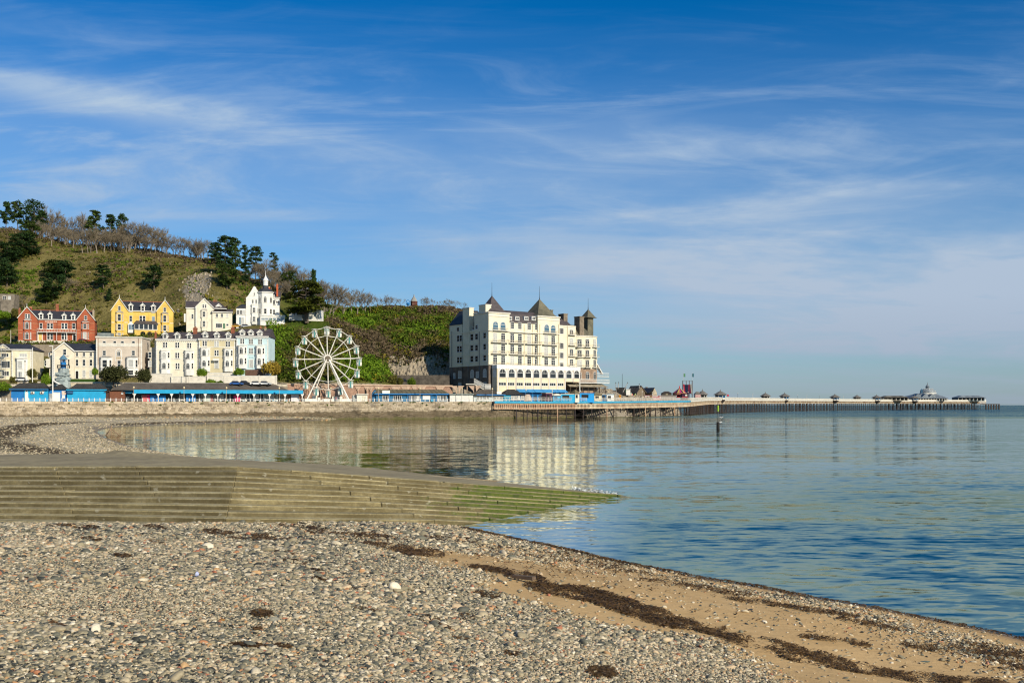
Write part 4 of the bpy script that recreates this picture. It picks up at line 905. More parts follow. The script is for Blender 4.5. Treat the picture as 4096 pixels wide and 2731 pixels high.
def beige_house():
  bm_ = mat('beige_render', (.62, .53, .43), .85, .08, .6)
  B = Bld('beige_parapet_house', 'square beige house with white quoins, flat parapet and two white bays', 'house', Z1, 1205, 1782, 344, 1200, 12, bm_, 7)
  B.block(1205, 1782, 712); B.part('cornice', MB().box(-.25, B.w + .25, -.25, 12.2, B.Z(1205, 722), B.Z(1205, 708)), offwhite); B.band(808, h=1.1, m=offwhite, pr=.04, name='frieze')
  for x in (1309, 1440, 1536, 1674): B.win(x, 762, 826, 42, 'sash')
  for x in (1309, 1674): B.win(x, 882, 946, 44, 'sash')
  B.win(1489, 884, 948, 42, 'archsash')
  x, w, n = B.U(1489), B.U(1525) - B.U(1455), 10; zc, z0 = B.Z(1489, 900), B.Z(1489, 1020)
  o, i_ = w * .58, w * .46; ring = lambda r: [(x - r, z0)] + [(x - r * math.cos(math.pi * k / n), zc + r * math.sin(math.pi * k / n)) for k in range(n + 1)] + [(x + r, z0)]
  a, b = ring(o), ring(i_); m = len(a); q = MB(); q.add([(u, -.12, z) for u, z in a] + [(u, -.12, z) for u, z in b] + [(u, -.002, z) for u, z in a], [(k, k + 1, m + k + 1, m + k) for k in range(m - 1)] + [(2 * m + k, k, k + 1, 2 * m + k + 1) for k in range(m - 1)]); B.part('arch_surround', q, white)
  q = MB(); x = B.U(1458)
  while x < B.U(1522): w = random.uniform(.3, .5); q.box(x, x + w, -.05, -.003, B.Z(1489, 983), B.Z(1489, 974)); x += w + .14
  B.part('sign_lettering', q, mat('sign_gilt', (.5, .38, .16), .5))
  for zl, zr in ((1250, 1408), (1577, 1735)): B.bay(zl, zr, 976, 1200, [(1000, 1095), (1130, 1190)], 1.5, m=white, roofm=slate, roofh=.35)
  B.win(1495, 1005, 1100, 46, 'sash')
  B.quoins(1213, 750, 1190); B.quoins(1774, 750, 1190)
  for zx in (1232, 1737): x = B.U(zx); B.part('drainpipe', MB().box(x - .06, x + .06, -.12, -.003, B.Z(zx, 1060), B.Z(zx, 730)), mat('brown_pipe', (.2, .11, .07)))
  B.block(1168, 1203, 690, y0=3, y1=10, name='side_stack', m=mat('grey_render', (.42, .39, .35)))
  B.part('roof_box', MB().box(B.U(1168), B.U(1340), 5, 9, B.Z(1205, 708) + .003, B.Z(1205, 648)), mat('roof_grey', (.22, .25, .24)))
def terrace(name, label, zl, zr, zye, zyr, zyb, wall, bays, singles, door, quoin=True, dorm=(), side=None, hip=(0, 0), chims=(), porch=False):
  B = Bld(name, label, 'house', Z2, zl, zr, 345, zyb, 12, wall, 3, group='terraced houses below the white house')
  B.block(zl, zr, zye); B.roof(zyr, zye - 2, zl, zr, m=slate2, red=False, y1=12, hipl=hip[0], hipr=hip[1], over=.3)
  B.part('cornice', MB().box(-.2, B.w + .2, -.28, -.003, B.Z(zl, zye + 16), B.Z(zl, zye + 2)), white)
  q = MB(); n = 22
  for i in range(n): x = B.w * (i + .5) / n; q.box(x - .08, x + .08, -.2, -.004, B.Z(zl, zye + 30), B.Z(zl, zye + 17))
  B.part('bracket', q, white)
  for a, b, t_, fl in bays: B.bay(a, b, t_, zyb, fl, 1.3, m=white, style='archsash')
  for x, t_, b_, w, st in singles: B.win(x, t_, b_, w, st)
  if door: B.door(*door)
  for x, a, b in dorm: B.dormer(x, a, b, 78, .25, 2.5, roofm=slate2, finial=False)
  for c in chims: B.chim(*c)
  if quoin: B.quoins(zl + 8, zye + 34, zyb); B.quoins(zr - 8, zye + 34, zyb)
  B.band((bays[0][2] - 18), h=.16); B.band(bays[0][3][0][1] + 8, h=.16)
  return B
def terraces():
  c1 = mat('terrace_cream', (.82, .75, .58), .85, .08, .5); c2 = mat('terrace_olive', (.64, .56, .36), .85, .08, .5); c3 = mat('terrace_blue', (.56, .72, .74), .85, .08, .5)
  B = terrace('terraced_house', 'cream terraced house with dormers and two white bays, end of the row', 232, 765, 742, 652, 1195, c1,
    [(283, 410, 885, [(905, 980), (1035, 1110)]), (585, 708, 888, [(912, 985), (1040, 1112)])],
    [(348, 778, 848, 58, 'pair'), (500, 780, 852, 56, 'pair'), (650, 786, 856, 56, 'pair'), (500, 908, 982, 56, 'pair'), (504, 1038, 1118, 54, 'pair')], None, True,
    ((346, 646, 736), (500, 650, 738), (650, 656, 742)), chims=((725, 580, 680, 44, 5), (228, 640, 710, 22, 4)), hip=(3, 0))
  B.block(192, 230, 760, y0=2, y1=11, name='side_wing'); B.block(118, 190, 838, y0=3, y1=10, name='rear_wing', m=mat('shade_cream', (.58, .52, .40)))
  for t_, b_ in ((902, 975), (1012, 1085)): B.win(155, t_, b_, 42, 'sash', 3)
  B = terrace('terraced_house', 'olive and cream terraced house with white porch, middle of the row', 768, 1228, 735, 645, 1150, c2,
    [(783, 912, 856, [(872, 950), (1005, 1080)]), (1075, 1200, 862, [(880, 955), (1008, 1082)])],
    [(844, 760, 830, 56, 'pair'), (993, 764, 836, 56, 'pair'), (1135, 768, 838, 56, 'pair'), (993, 878, 952, 56, 'pair')], (995, 1010, 1110, 44, blind), True,
    ((848, 640, 722), (995, 645, 725), (1140, 648, 728)), chims=((1197, 578, 672, 40, 5),))
  B.part('porch', MB().box(B.U(955), B.U(1035), -1.3, -.85, B.Z(990, 1012), B.Z(990, 985)), white)
  B = terrace('terraced_house', 'pale blue terraced house with white bays, end of the row beside trees', 1240, 1642, 705, 612, 1110, c3,
    [(1253, 1372, 828, [(845, 922), (975, 1055)]), (1478, 1596, 832, [(850, 925), (980, 1058)])],
    [(1314, 732, 803, 54, 'pair'), (1424, 735, 806, 52, 'pair'), (1538, 738, 808, 52, 'pair'), (1424, 850, 926, 52, 'pair')], (1426, 1002, 1098, 40, blind), True,
    ((1314, 614, 692), (1423, 618, 694), (1535, 622, 698)), chims=((1603, 585, 672, 26, 5, stonebuff, 2), (1545, 578, 620, 20, 8)))
  q = MB(); x = B.U(1400)
  while x < B.U(1450): w = random.uniform(.25, .4); q.box(x, x + w, -.05, -.003, B.Z(1424, 975), B.Z(1424, 967)); x += w + .12
  B.part('sign_lettering', q, mat('sign_blue', (.1, .3, .4)))
# ================================================================ the big hotel on the headland
def hotel():
  cm = mat('hotel_cream', (.80, .725, .54), .85, .08, .25, (.72, .64, .46)); st = mat('hotel_brown_stone', (.19, .145, .11), .92, .25, .5, (.11, .085, .07), bump=.05, bscale=3)
  B = Bld('seaside_hotel', 'large cream seaside hotel with pointed slate tower roofs and rows of balconies', 'hotel', Z4, 610, 1990, 370, 1290, 27, cm, math.degrees(math.atan2(.59, .807)))
  B.zb0 = B.zb
  def V(zx):                          # distance back along the shaded side wall
    k = (B.zt[0] + zx / B.zt[2] - CX) / F
    return (B.x0 - k * B.y0) / (k * B.ux + B.uy)
  def ZS(zx, zy): return Z(B.zt[1] + zy / B.zt[2], B.y0 + V(zx) * B.ux) - B.zb
  U, ZZ = B.U, B.Z
  zsplit = ZZ(610, 935)               # below: bare stone
  uT1, uR, uT2, uS, uE = U(872), U(1222), U(1495), U(1712), U(1960)
  v1, v2, v3 = V(430), V(275), V(120)
  def body(name, x0, x1, y0, y1, top):
    o = B.part(name, MB().box(x0, x1, y0, y1, zsplit, top), cm); B.part('stone_base', MB().box(x0, x1, y0, y1, -10, zsplit - .004), st); return o
  tT = ZZ(610, 285)
  body('corner_tower', 0, uT1, 0, v1, tT)
  body('main_range', uT1 + .004, uR - .004, .35, v1 + 5, ZZ(872, 405))
  tT2 = ZZ(1245, 335); body('middle_tower', uR, uT2, -.25, v1 + 2, tT2)
  tS = ZZ(1500, 438); body('end_range', uT2 + .004, uS, .5, v1 + 6, tS)
  body('side_range', .4, uT1 - 2, v1 + .004, v2, ZS(430, 505)); tL = ZS(120, 447); body('rear_range', 0, uT1 - 1, v2 + .004, v3, tL)
  # rounded end
  tE = ZZ(1720, 578); xc, rr = (uS + uE) / 2 + .6, (uE - uS) / 2 + 1.2
  n = 12; bow = [(uS + .004, 14)] + [(uS + .004, 2.0)] + [(xc - rr * math.cos(math.pi * i / n), 2.2 - 2.9 * math.sin(math.pi * i / n)) for i in range(1, n)] + [(uE + 1.6, 2.0), (uE + 1.6, 14)]
  zb2 = ZZ(1760, 985)
  B.part('bow_end', MB().plan(bow, zb2, tE), cm); B.part('stone_base', MB().plan(bow, -10, zb2 - .004), mat('hotel_pink_stone', (.36, .25, .175), .92, .25, .6, (.24, .165, .115), bump=.05, bscale=3))
  # parapets and string courses
  for (x0, x1, y0, y1, t_) in ((0, uT1, 0, v1, tT), (uR, uT2, -.25, v1 + 2, tT2)):
    B.part('parapet', MB().box(x0 - .3, x1 + .3, y0 - .3, y1 + .3, t_ + .003, t_ + .45), offwhite); B.part('cornice', MB().box(x0 - .18, x1 + .18, y0 - .18, y0 - .003, t_ - 1.2, t_ - .9), offwhite)
  for zy in (507, 932): B.part('string_course', MB().box(-.02, uT2 + .02, -.55, -.253, ZZ(610, zy) - .15, ZZ(610, zy) + .15), offwhite)
  for zy, h in ((505, .3), (660, .16), (800, .16), (937, .3)): B.part('string_course', MB().box(-.12, -.003, .02, v3, ZZ(610, zy) - h / 2, ZZ(610, zy) + h / 2), cm)
  B.part('string_course', MB().box(uT2 + .01, uS, .35, .496, tS - .5, tS - .2), offwhite); B.part('string_course', MB().plan([(x + (0 if x < xc else .1), y - .25) for x, y in bow[1:-1]] + [(uE + 1.7, 6), (uS, 6)], tE + .003, tE + .35), offwhite)
  # tower roofs
  def spire(x0, x1, y0, y1, zb, za, fin, m, name='tower_roof'):
    cx_, cy = (x0 + x1) / 2, (y0 + y1) / 2
    q = MB().plan([(x0, y0), (x1, y0), (x1, y1), (x0, y1)], zb, zb + (za - zb) * .12, [(x0 + (cx_ - x0) * .2, y0 + (cy - y0) * .2), (x1 - (x1 - cx_) * .2, y0 + (cy - y0) * .2), (x1 - (x1 - cx_) * .2, y1 - (y1 - cy) * .2), (x0 + (cx_ - x0) * .2, y1 - (y1 - cy) * .2)])
    q.plan([(x0 + (cx_ - x0) * .2, y0 + (cy - y0) * .2), (x1 - (x1 - cx_) * .2, y0 + (cy - y0) * .2), (x1 - (x1 - cx_) * .2, y1 - (y1 - cy) * .2), (x0 + (cx_ - x0) * .2, y1 - (y1 - cy) * .2)], zb + (za - zb) * .12, za, [(cx_ - .12, cy - .12), (cx_ + .12, cy - .12), (cx_ + .12, cy + .12), (cx_ - .12, cy + .12)])
    o = B.part(name, q, m); MB().lathe([(.25, 0), (.16, .6), (.09, 1.5), (.04, fin)], (cx_, cy, za - .3), 6).build('finial', iron, o); return o
  yc = v1 / 2
  spire(.6, uT1 - .4, .6, v1 - .4, tT + .453, ZZ(648, 75, yc), 5.5, slate2)
  spire(uR + .3, uT2 - .3, .3, v1 + 1.5, tT2 + .453, ZZ(1278, 115, yc), 5.5, mossslate)
  xs_ = U(1858, 8); spire(xs_ - 2.6, xs_ + 2.6, 5.4, 10.6, ZZ(1858, 352, 8), ZZ(1858, 245, 8), 5, mossslate); B.part('spire_base', MB().box(xs_ - 1.5, xs_ + 1.5, 6.5, 9.5, tE, ZZ(1858, 352, 8) - .004), mossslate)
  # mansard over the main range with four dormers
  zr0, zr1 = ZZ(872, 405) + .003, ZZ(872, 292, 2.5)
  B.part('mansard_roof', MB().hexa([(uT1 + .01, .2, zr0), (uR - .01, .2, zr0), (uR - .01, v1 + 5, zr0), (uT1 + .01, v1 + 5, zr0), (uT1 + .01, 2.6, zr1), (uR - .01, 2.6, zr1), (uR - .01, v1 + 2, zr1), (uT1 + .01, v1 + 2, zr1)]), slate2)
  B.part('roof_deck', MB().hexa([(uT1 - 6, 2.5, zr1 + .003), (uR + 3, 2.5, zr1 + .003), (uR + 3, v1 + 1, zr1 + .003), (uT1 - 6, v1 + 1, zr1 + .003), (uT1 - 6, 5, zr1 + 1.3), (uR + 3, 5, zr1 + 1.3), (uR + 3, 8, zr1 + 1.3), (uT1 - 6, 8, zr1 + 1.3)]), slate2)
  for zx in (893, 985, 1098, 1190):
    o = B.part('dormer', MB().box(U(zx) - .95, U(zx) + .95, .75, 2.6, ZZ(zx, 386, .8), ZZ(zx, 332, .8)), white); f, p = win_mesh(1.5, 1.3, 'sash2', white)
    inst('pane', p, (U(zx), .74, ZZ(zx, 382, .8) + .1), parent=o); inst('window_frame', f, (U(zx), .74, ZZ(zx, 382, .8) + .1), parent=o)
  # end roofs
  B.part('end_roof', MB().plan([(uS - 3, 4), (uE + .6, 2.2), (uE + 1.4, 14), (uS - 3, 14)], tE + .36, ZZ(1720, 440, 6), [(uS, 7), (uE - 3, 6), (uE - 3, 12), (uS, 12)]), mossslate)
  B.part('end_roof', MB().plan([(uT2 + .2, 1.5), (uS - 1, 1.5), (uS - 1, v1 + 5.5), (uT2 + .2, v1 + 5.5)], tS + .003, tS + 3.0, [(uT2 + 1, 5), (uS - 2, 5), (uS - 2, v1), (uT2 + 1, v1)]), slate2)
  # rear and side roofs (in view over the shaded wall)
  B.part('rear_roof', MB().hexa([(-.3, v2 + .2, tL + .003), (uT1, v2 + .2, tL + .003), (uT1, v3 + .3, tL + .003), (-.3, v3 + .3, tL + .003), (3, v2 + .2, tL + 5.6), (uT1 - 2, v2 + .2, tL + 5.6), (uT1 - 2, v3 - 2.5, tL + 5.6), (3, v3 - 2.5, tL + 5.6)]), slate)
  tM = ZS(430, 505); B.part('side_roof', MB().hexa([(2.2, v1 + .01, tM + .003), (uT1 - 2, v1 + .01, tM + .003), (uT1 - 2, v2, tM + .003), (2.2, v2, tM + .003), (4.5, v1 + .01, tM + 7.2), (uT1 - 4, v1 + .01, tM + 7.2), (uT1 - 4, v2, tM + 7.2), (4.5, v2, tM + 7.2)]), slate)
  B.part('roof_hut', MB().box(2.4, 5, v1 + 1.2, v1 + 5, tM + 3.6, tM + 7.0), white)
  # chimney stacks
  def stack(x0, x1, y0, y1, z0, z1, m=None):
    o = B.part('chimney', MB().box(x0, x1, y0, y1, z0, z1), m or cm); MB().box(x0 - .15, x1 + .15, y0 - .15, y1 + .15, z1 + .003, z1 + .35).build('chimney_cap', m or offwhite, o)
  stack(.2, 2.2, V(362), V(280), zsplit, ZS(280, 238)); stack(-.1, 2.4, V(575), V(492), tT, ZS(492, 200))
  dk = mat('dark_stack', (.25, .20, .145), .9, .2, .8)
  for zx0, zx1, a, b, y in ((1552, 1640, 305, 470, 4), (1752, 1850, 338, 580, 3), (1862, 1966, 350, 560, 7.5), (1390, 1438, 258, 345, 7)): stack(U(zx0, y), U(zx0, y) + (U(zx1, y) - U(zx0, y)) * .55, y, y + 3.4, ZZ(zx0, b, y), ZZ(zx0, a, y), dk if zx0 > 1500 else mossslate)
  # windows and balconies of the front
  def balc(x0, x1, y, z, dp=1.15):
    q = MB().box(x0, x1, y - dp, y - .003, z - .16, z); o = B.part('balcony', q, offwhite); r = MB(); nn = max(3, int((x1 - x0) / .3))
    for i in range(nn + 1): x = x0 + .04 + (x1 - x0 - .08) * i / nn; r.box(x - .022, x + .022, y - dp + .02, y - dp + .07, z + .003, z + .95)
    for x in (x0, x1 - .06): r.box(x, x + .06, y - dp + .03, y - .01, z + .9, z + .97)
    r.box(x0, x1, y - dp, y - dp + .09, z + .952, z + 1.03); r.build('railing', mat('railing_cream', (.62, .55, .42), .6), o)
  cols = (690, 790, 905, 1000, 1117, 1210, 1330, 1418)
  for i, zx in enumerate(cols):
    off = 0 if i < 2 else (-.25 if i > 5 else .35); w = 2.05
    dy = (zx - 690) * .049
    for t_, b_ in ((534, 650), (674, 790), (814, 935)):
      B.winl(U(zx, off), off, ZZ(zx, b_ + dy, off), w * .95, ZZ(zx, t_ + dy, off) - ZZ(zx, b_ + dy, off), 'french', fm=white); balc(U(zx, off) - w * .95, U(zx, off) + w * .95, off, ZZ(zx, b_ + dy + 3, off))
    if 1 < i < 6: z0 = ZZ(zx, 487 + (zx - 905) * .05, off); B.winl(U(zx, off), off, z0, 1.75, 2.6, 'grid')
  for zx, a, b in ((695, 392, 498), (789, 397, 504), (1337, 430, 528), (1419, 436, 536)):
    off = 0 if zx < 1000 else -.25; B.winl(U(zx, off), off, ZZ(zx, b, off), 2.5, ZZ(zx, a, off) - ZZ(zx, b, off), 'archbig', pm_=bluglass)
  balc(U(655), U(838), 0, ZZ(655, 503), 1.0); balc(U(1290, -.25), U(1462, -.25), -.25, ZZ(1290, 540, -.25), 1.0)
  for t_, b_ in ((478, 550), (660, 735), (782, 857), (908, 966)): B.winl(U(1520, .5), .5, ZZ(1520, b_, .5), 2.4, ZZ(1520, t_, .5) - ZZ(1520, b_, .5), 'grid')
  for t_, b_ in ((496, 560), (604, 690), (735, 826), (866, 950)):
    B.winl(U(1648, .5), .5, ZZ(1648, b_, .5), 2.0, ZZ(1648, t_, .5) - ZZ(1648, b_, .5), 'french'); balc(U(1608, .5), U(1692, .5), .5, ZZ(1648, b_ + 2, .5))
  for i, (an, zx) in enumerate(((-.75, 1757), (-.12, 1838), (.6, 1922))):
    x = xc + rr * math.sin(an) * .97; y = 2.2 - 2.9 * math.cos(an) * 1.0; nrm = math.atan2(math.sin(an) / rr, math.cos(an) / 2.9) if False else math.atan(2.9 / rr * math.tan(an))
    for t_, b_ in ((618, 712), (748, 838), (872, 968)):
      z0 = ZZ(zx, b_, y); h = ZZ(zx, t_, y) - z0; B.winl(x, y - .08, z0, 1.9, h, 'french', nrm);
      q = B.part('balcony', MB().plan([(x - 1.9, y + .7), (x - 1.7, y - 1.1), (x + 1.7, y - 1.1), (x + 1.9, y + .7)], z0 - .2, z0 - .04), offwhite); r = MB()
      for k in range(9): xx = x - 1.65 + 3.3 * k / 8; r.box(xx - .025, xx + .025, y - 1.08, y - 1.03, z0 - .037, z0 + .95)
      r.box(x - 1.7, x + 1.7, y - 1.1, y - 1.0, z0 + .953, z0 + 1.03); r.build('railing', MATS['railing_cream'], q)
    B.winl(x, y - .08, ZZ(zx, 1118, y), 1.7, ZZ(zx, 1022, y) - ZZ(zx, 1118, y), 'archsash', nrm)
  for zy in (765, 885, 1000):         # balconies on the far flank
    z = ZZ(1990, zy, 4); q = B.part('balcony', MB().box(uE + 1.603, uE + 3.4, 3.2, 6.4, z - .16, z), offwhite); r = MB()
    for k in range(8): y = 3.25 + 3.1 * k / 7; r.box(uE + 3.32, uE + 3.38, y - .03, y + .03, z + .003, z + 1)
    for k in range(5): xx = uE + 1.7 + 1.6 * k / 4; r.box(xx - .03, xx + .03, 3.22, 3.28, z + .003, z + 1)
    r.box(uE + 1.61, uE + 3.4, 3.2, 3.3, z + 1.003, z + 1.08); r.box(uE + 3.3, uE + 3.4, 3.303, 6.4, z + 1.003, z + 1.08); r.build('railing', white, q)
  for zx in (1061, 1163, 1246, 1483, 1605): x = U(zx); B.part('drainpipe', MB().box(x - .07, x + .07, (.22 if zx < 1220 else (-.40 if zx < 1490 else .36)), (.345 if zx < 1220 else (-.255 if zx < 1490 else .495)), zsplit, ZZ(zx, 430)), mat('cream_pipe', (.30, .25, .15)))
  # shaded side wall
  def sw(zx, t_, b_, w, stl, fm=None, pane=None):
    z0 = ZS(zx, b_); a, b = win_mesh(w, ZS(zx, t_) - z0, stl, fm or white); o = inst('window', a, (-.004 if V(zx) < v1 or V(zx) > v2 else .396, V(zx), z0), (0, 0, R(-90)), parent=B.root)
    q = pane or glass2; inst('pane', pane_mesh(b, q), parent=o)
  for t_, b_ in ((566, 646), (700, 780), (836, 916)): sw(246, t_, b_, 3.6, 'pair')
  for t_, b_ in ((550, 632), (690, 766), (825, 902)): sw(390, t_, b_, 2.1, 'sash')
  for t_, b_ in ((545, 622), (685, 760), (823, 898)): sw(460, t_, b_, 2.0, 'sash')
  for t_, b_ in ((533, 607), (673, 748), (812, 890)): sw(562, t_, b_, 1.9, 'sash')
  sw(228, 468, 520, 1.9, 'sash'); sw(460, 438, 490, 1.7, 'sash'); sw(410, 462, 500, 1.8, 'sash')
  for zx, t_, b_, s_, w in ((393, 995, 1098, 'arch', 2.4), (470, 1020, 1098, 'plain', 1.9), (562, 985, 1092, 'arch', 2.2), (250, 1015, 1105, 'sash', 2.2), (180, 1040, 1108, 'sash', 1.4), (565, 1155, 1195, 'sash', 1.8), (250, 1158, 1190, 'sash', 2)): sw(zx, t_, b_, w, s_, pane=blind)
  for zx in (345, 150, 495): B.part('drainpipe', MB().box(-.18 if zx != 345 else .2, -.003 if zx != 345 else .397, V(zx) - .08, V(zx) + .08, -4, ZS(zx, 520)), mat('grey_pipe', (.2, .2, .2)))
  # ballroom annex along the front
  yo = -3.7; ua, ub = U(715, yo), U(1757, yo); zt_ = ZZ(715, 952, yo); zlow = -9
  B.part('annex', MB().box(ua, ub, yo, -.56, ZZ(715, 1150, yo) if False else -9, zt_ - .004) if False else MB().box(ua, U(1567, yo), yo, -.56, -9, zt_ - .9).box(U(1567, yo) + .003, ub, yo, -.56, ZZ(1600, 1150, yo), zt_ - .9), mat('annex_cream', (.78, .66, .46), .8, .06, .4))
  B.part('annex_parapet', MB().box(ua - .12, ub + .12, yo - .12, -.56, zt_ - .897, zt_ + .5), white)
  xs = [783, 897, 1003, 1105, 1208, 1313, 1415, 1515, 1615, 1712]
  pil = [728, 842, 950, 1055, 1158, 1263, 1367, 1468, 1567, 1662, 1750]
  for i, zx in enumerate(xs):
    t_ = 985 + (zx - 783) * .024; b_ = 1092 + (zx - 783) * .014; z0 = ZZ(zx, b_, yo); w = (U(pil[i + 1], yo) - U(pil[i], yo)) * .74; x = U(zx, yo)
    B.winl(x, yo, z0, w, ZZ(zx, t_, yo) - z0, 'archbig')
    # white arch surround
    n = 10; zc = ZZ(zx, t_, yo) - w / 2; rg = lambda r: [(x - r, z0)] + [(x - r * math.cos(math.pi * k / n), zc + r * math.sin(math.pi * k / n)) for k in range(n + 1)] + [(x + r, z0)]
    a, b = rg(w / 2 + .4), rg(w / 2 + .01); m = len(a); q = MB(); q.add([(p[0], yo - .14, p[1]) for p in a] + [(p[0], yo - .14, p[1]) for p in b] + [(p[0], yo - .003, p[1]) for p in a], [(k, k + 1, m + k + 1, m + k) for k in range(m - 1)] + [(2 * m + k, k, k + 1, 2 * m + k + 1) for k in range(m - 1)]); B.part('arch_surround', q, white)
  for i, zx in enumerate((780, 888, 995, 1100, 1205, 1308, 1407, 1508)):
    z0 = ZZ(zx, 1197 + i, yo); B.winl(U(zx, yo), yo, z0, (U(pil[i + 1], yo) - U(pil[i], yo)) * .84, ZZ(zx, 1157 + i, yo) - z0, 'case3')
  for i, zx in enumerate(pil): x = U(zx, yo); B.part('pilaster', MB().box(x - .16, x + .16, yo - .22, yo - .004, (-9 if i < 9 else (-3.4 if i == 10 else ZZ(1600, 1150, yo))), zt_ - .9), white); B.part('drainpipe', MB().box(x + .17, x + .33, yo - .2, yo - .004, -4 if i < 9 else ZZ(1600, 1150, yo), zt_ - 1.0), mat('brown_pipe', (.2, .11, .07)))
  for zy in (1102, 1150, 1205): B.part('string_course', MB().box(ua, U(1567, yo) if zy > 1100 else ub, yo - .1, yo - .003, ZZ(715, zy, yo) - .1, ZZ(715, zy, yo) + .1), mat('annex_cream', (.8, .7, .5)))
  # side of annex: blind arch
  n = 8; z0, z1 = ZZ(640, 1090, -2), ZZ(640, 988, -2); B.part('blind_arch', MB().add([(ua - .05, -2.1 + q, z) for q, z in [(-1.1, z0)] + [(-1.1 * math.cos(math.pi * k / n), z1 - 1.1 + 1.1 * math.sin(math.pi * k / n)) for k in range(n + 1)] + [(1.1, z0)]], [tuple(range(n + 3))]), white)
  # blue shop awnings along the foot
  bl = mat('blue_awning', (.035, .26, .56), .5, .1, 1); bl2 = mat('blue_paint', (.02, .20, .48), .5, .1, 1)
  ed = [948, 1065, 1155, 1262, 1408, 1455, 1565]
  for a, b in zip(ed[:-1], ed[1:]):
    x0, x1 = U(a, yo) + .1, U(b, yo) - .1; z1, z0 = ZZ(948, 1240, yo), ZZ(948, 1280, yo); B.part('awning', MB().hexa([(x0, yo - 2.2, z0), (x1, yo - 2.2, z0), (x1, yo - .23, z0), (x0, yo - .23, z0), (x0, yo - 2.1, z0 + .2), (x1, yo - 2.1, z0 + .2), (x1, yo - .23, z1), (x0, yo - .23, z1)]), bl)
  B.part('shop_front', MB().box(U(948, yo), U(1565, yo), yo - .5, yo - .24, -9, ZZ(948, 1283, yo)), bl2)
  for i in range(9): x0 = U(990 + i * 64, yo); B.winl(x0, yo - .5, -3.2, 1.7, 2.7, 'case3', fm=bl2)
  # veranda roof, terrace railing and fire escape at the seaward end
  vr = mat('veranda_roof', (.34, .29, .21), .8, .2, .6); x0, x1 = U(1600, -2), uE + 2.2; z0, z1 = ZZ(1600, 1212, -2), ZZ(1600, 1168, -2)
  B.part('veranda_roof', MB().hexa([(x0, -3.4, z0), (x1 + 1.5, -3.4, z0), (x1 + 1.5, 3, z0), (x0, 3, z0), (x0, -.9, z1), (x1, -.9, z1), (x1, 3, z1), (x0, 3, z1)]), vr)
  for k in range(7): x = x0 + .6 + (x1 - x0) * k / 6.2; B.part('veranda_post', MB().box(x - .12, x + .12, -3.1, -2.86, -4, z0 - .003), mat('dark_timber', (.09, .06, .04)))
  r = MB(); z = ZZ(1760, 1160, -2)
  for k in range(34): x = ub + .3 + (x1 + 2.2 - ub) * k / 33; r.box(x - .05, x + .05, -2.6, -2.52, z, z + 1.3)
  r.box(ub + .2, x1 + 2.5, -2.64, -2.5, z + 1.303, z + 1.42); r.box(ub + .2, x1 + 2.5, -2.64, -2.5, z - .2, z - .003); B.part('terrace_railing', r, white)
  B.part('terrace_floor', MB().box(ub + .2, x1 + 2.5, -2.5, 1, z - .2, z - .05), offwhite)
  r = MB(); xf = uE + 1.7; z = ZZ(2050, 1085, 3); r.box(xf, xf + 7, 2, 3.6, z - .15, z)
  for k in range(14): x = xf + .2 + 6.6 * k / 13; r.box(x - .04, x + .04, 2.02, 2.1, z + .003, z + 1.3)
  r.box(xf, xf + 7, 2, 2.1, z + 1.303, z + 1.4); r.hexa([(xf, 2, z + 5.5), (xf + 3.6, 2, z + .9), (xf + 3.6, 3.4, z + .9), (xf, 3.4, z + 5.5), (xf, 2, z + 6.0), (xf + 3.6, 2, z + 1.4), (xf + 3.6, 3.4, z + 1.4), (xf, 3.4, z + 6.0)]); B.part('fire_escape', r, white)
  # outside stair on the shaded side
  s = MB(); xa, ya = -2.2, V(500)
  return B
# ================================================================ promenade: walls, kiosks, wheel, shops, lamps, cars, people
PA, PB, PC, PD, PE, PF = [(o, 1480, 4.704) for o in (0, 400, 850, 1300, 1750, 2200)]
PZ = WTOP - .06
def base_zy(d, zt, z=PZ): return (HZ - (z - EYE) * F / d - zt[1]) * zt[2]
blue = mat('kiosk_blue', (.015, .34, .60), .55, .10, .5); blue_d = mat('kiosk_deep_blue', (.012, .17, .46), .55, .1, .5); navy = mat('kiosk_navy', (.02, .10, .22), .5, .1, .6)
felt = mat('dark_felt_roof', (.055, .053, .050), .85, .25, .8, (.035, .034, .033)); felt2 = mat('brown_felt_roof', (.115, .098, .080), .9, .25, .35, (.070, .060, .050), bump=.03, bscale=5)
moss_roof = mat('mossy_metal_roof', (.17, .145, .085), .8, .25, .5, (.10, .085, .055))
def hip_roof(B, x0, x1, y0, y1, ze, zr, inset, m, ribs=0, sag=.22, name='roof', ridge_y=None):
  ry = (y0 + y1) / 2; mx = lambda a, b, t: a + (b - a) * t; k = .5
  i2 = inset * k; zm = mx(ze, zr, k - sag * .5)
  q = MB().plan([(x0, y0), (x1, y0), (x1, y1), (x0, y1)], ze, zm, [(x0 + i2, mx(y0, ry, k)), (x1 - i2, mx(y0, ry, k)), (x1 - i2, mx(y1, ry, k)), (x0 + i2, mx(y1, ry, k))])
  q.plan([(x0 + i2, mx(y0, ry, k)), (x1 - i2, mx(y0, ry, k)), (x1 - i2, mx(y1, ry, k)), (x0 + i2, mx(y1, ry, k))], zm, zr, [(x0 + inset, ry - .1), (x1 - inset, ry - .1), (x1 - inset, ry + .1), (x0 + inset, ry + .1)])
  o = B.part(name, q, m)
  if ribs:
    r = MB()
    for j in range(ribs):
      t = (j + .5) / ribs; xb = mx(x0, x1, t); xt = mx(x0 + inset, x1 - inset, t); xm = (xb + xt) / 2
      r.bar((xb, y0 - .01, ze + .04), (xm, mx(y0, ry, k), zm + .06), .045, 3); r.bar((xm, mx(y0, ry, k), zm + .06), (xt, ry - .1, zr + .04), .045, 3)
    r.build('roof_rib', m, o)
  return o
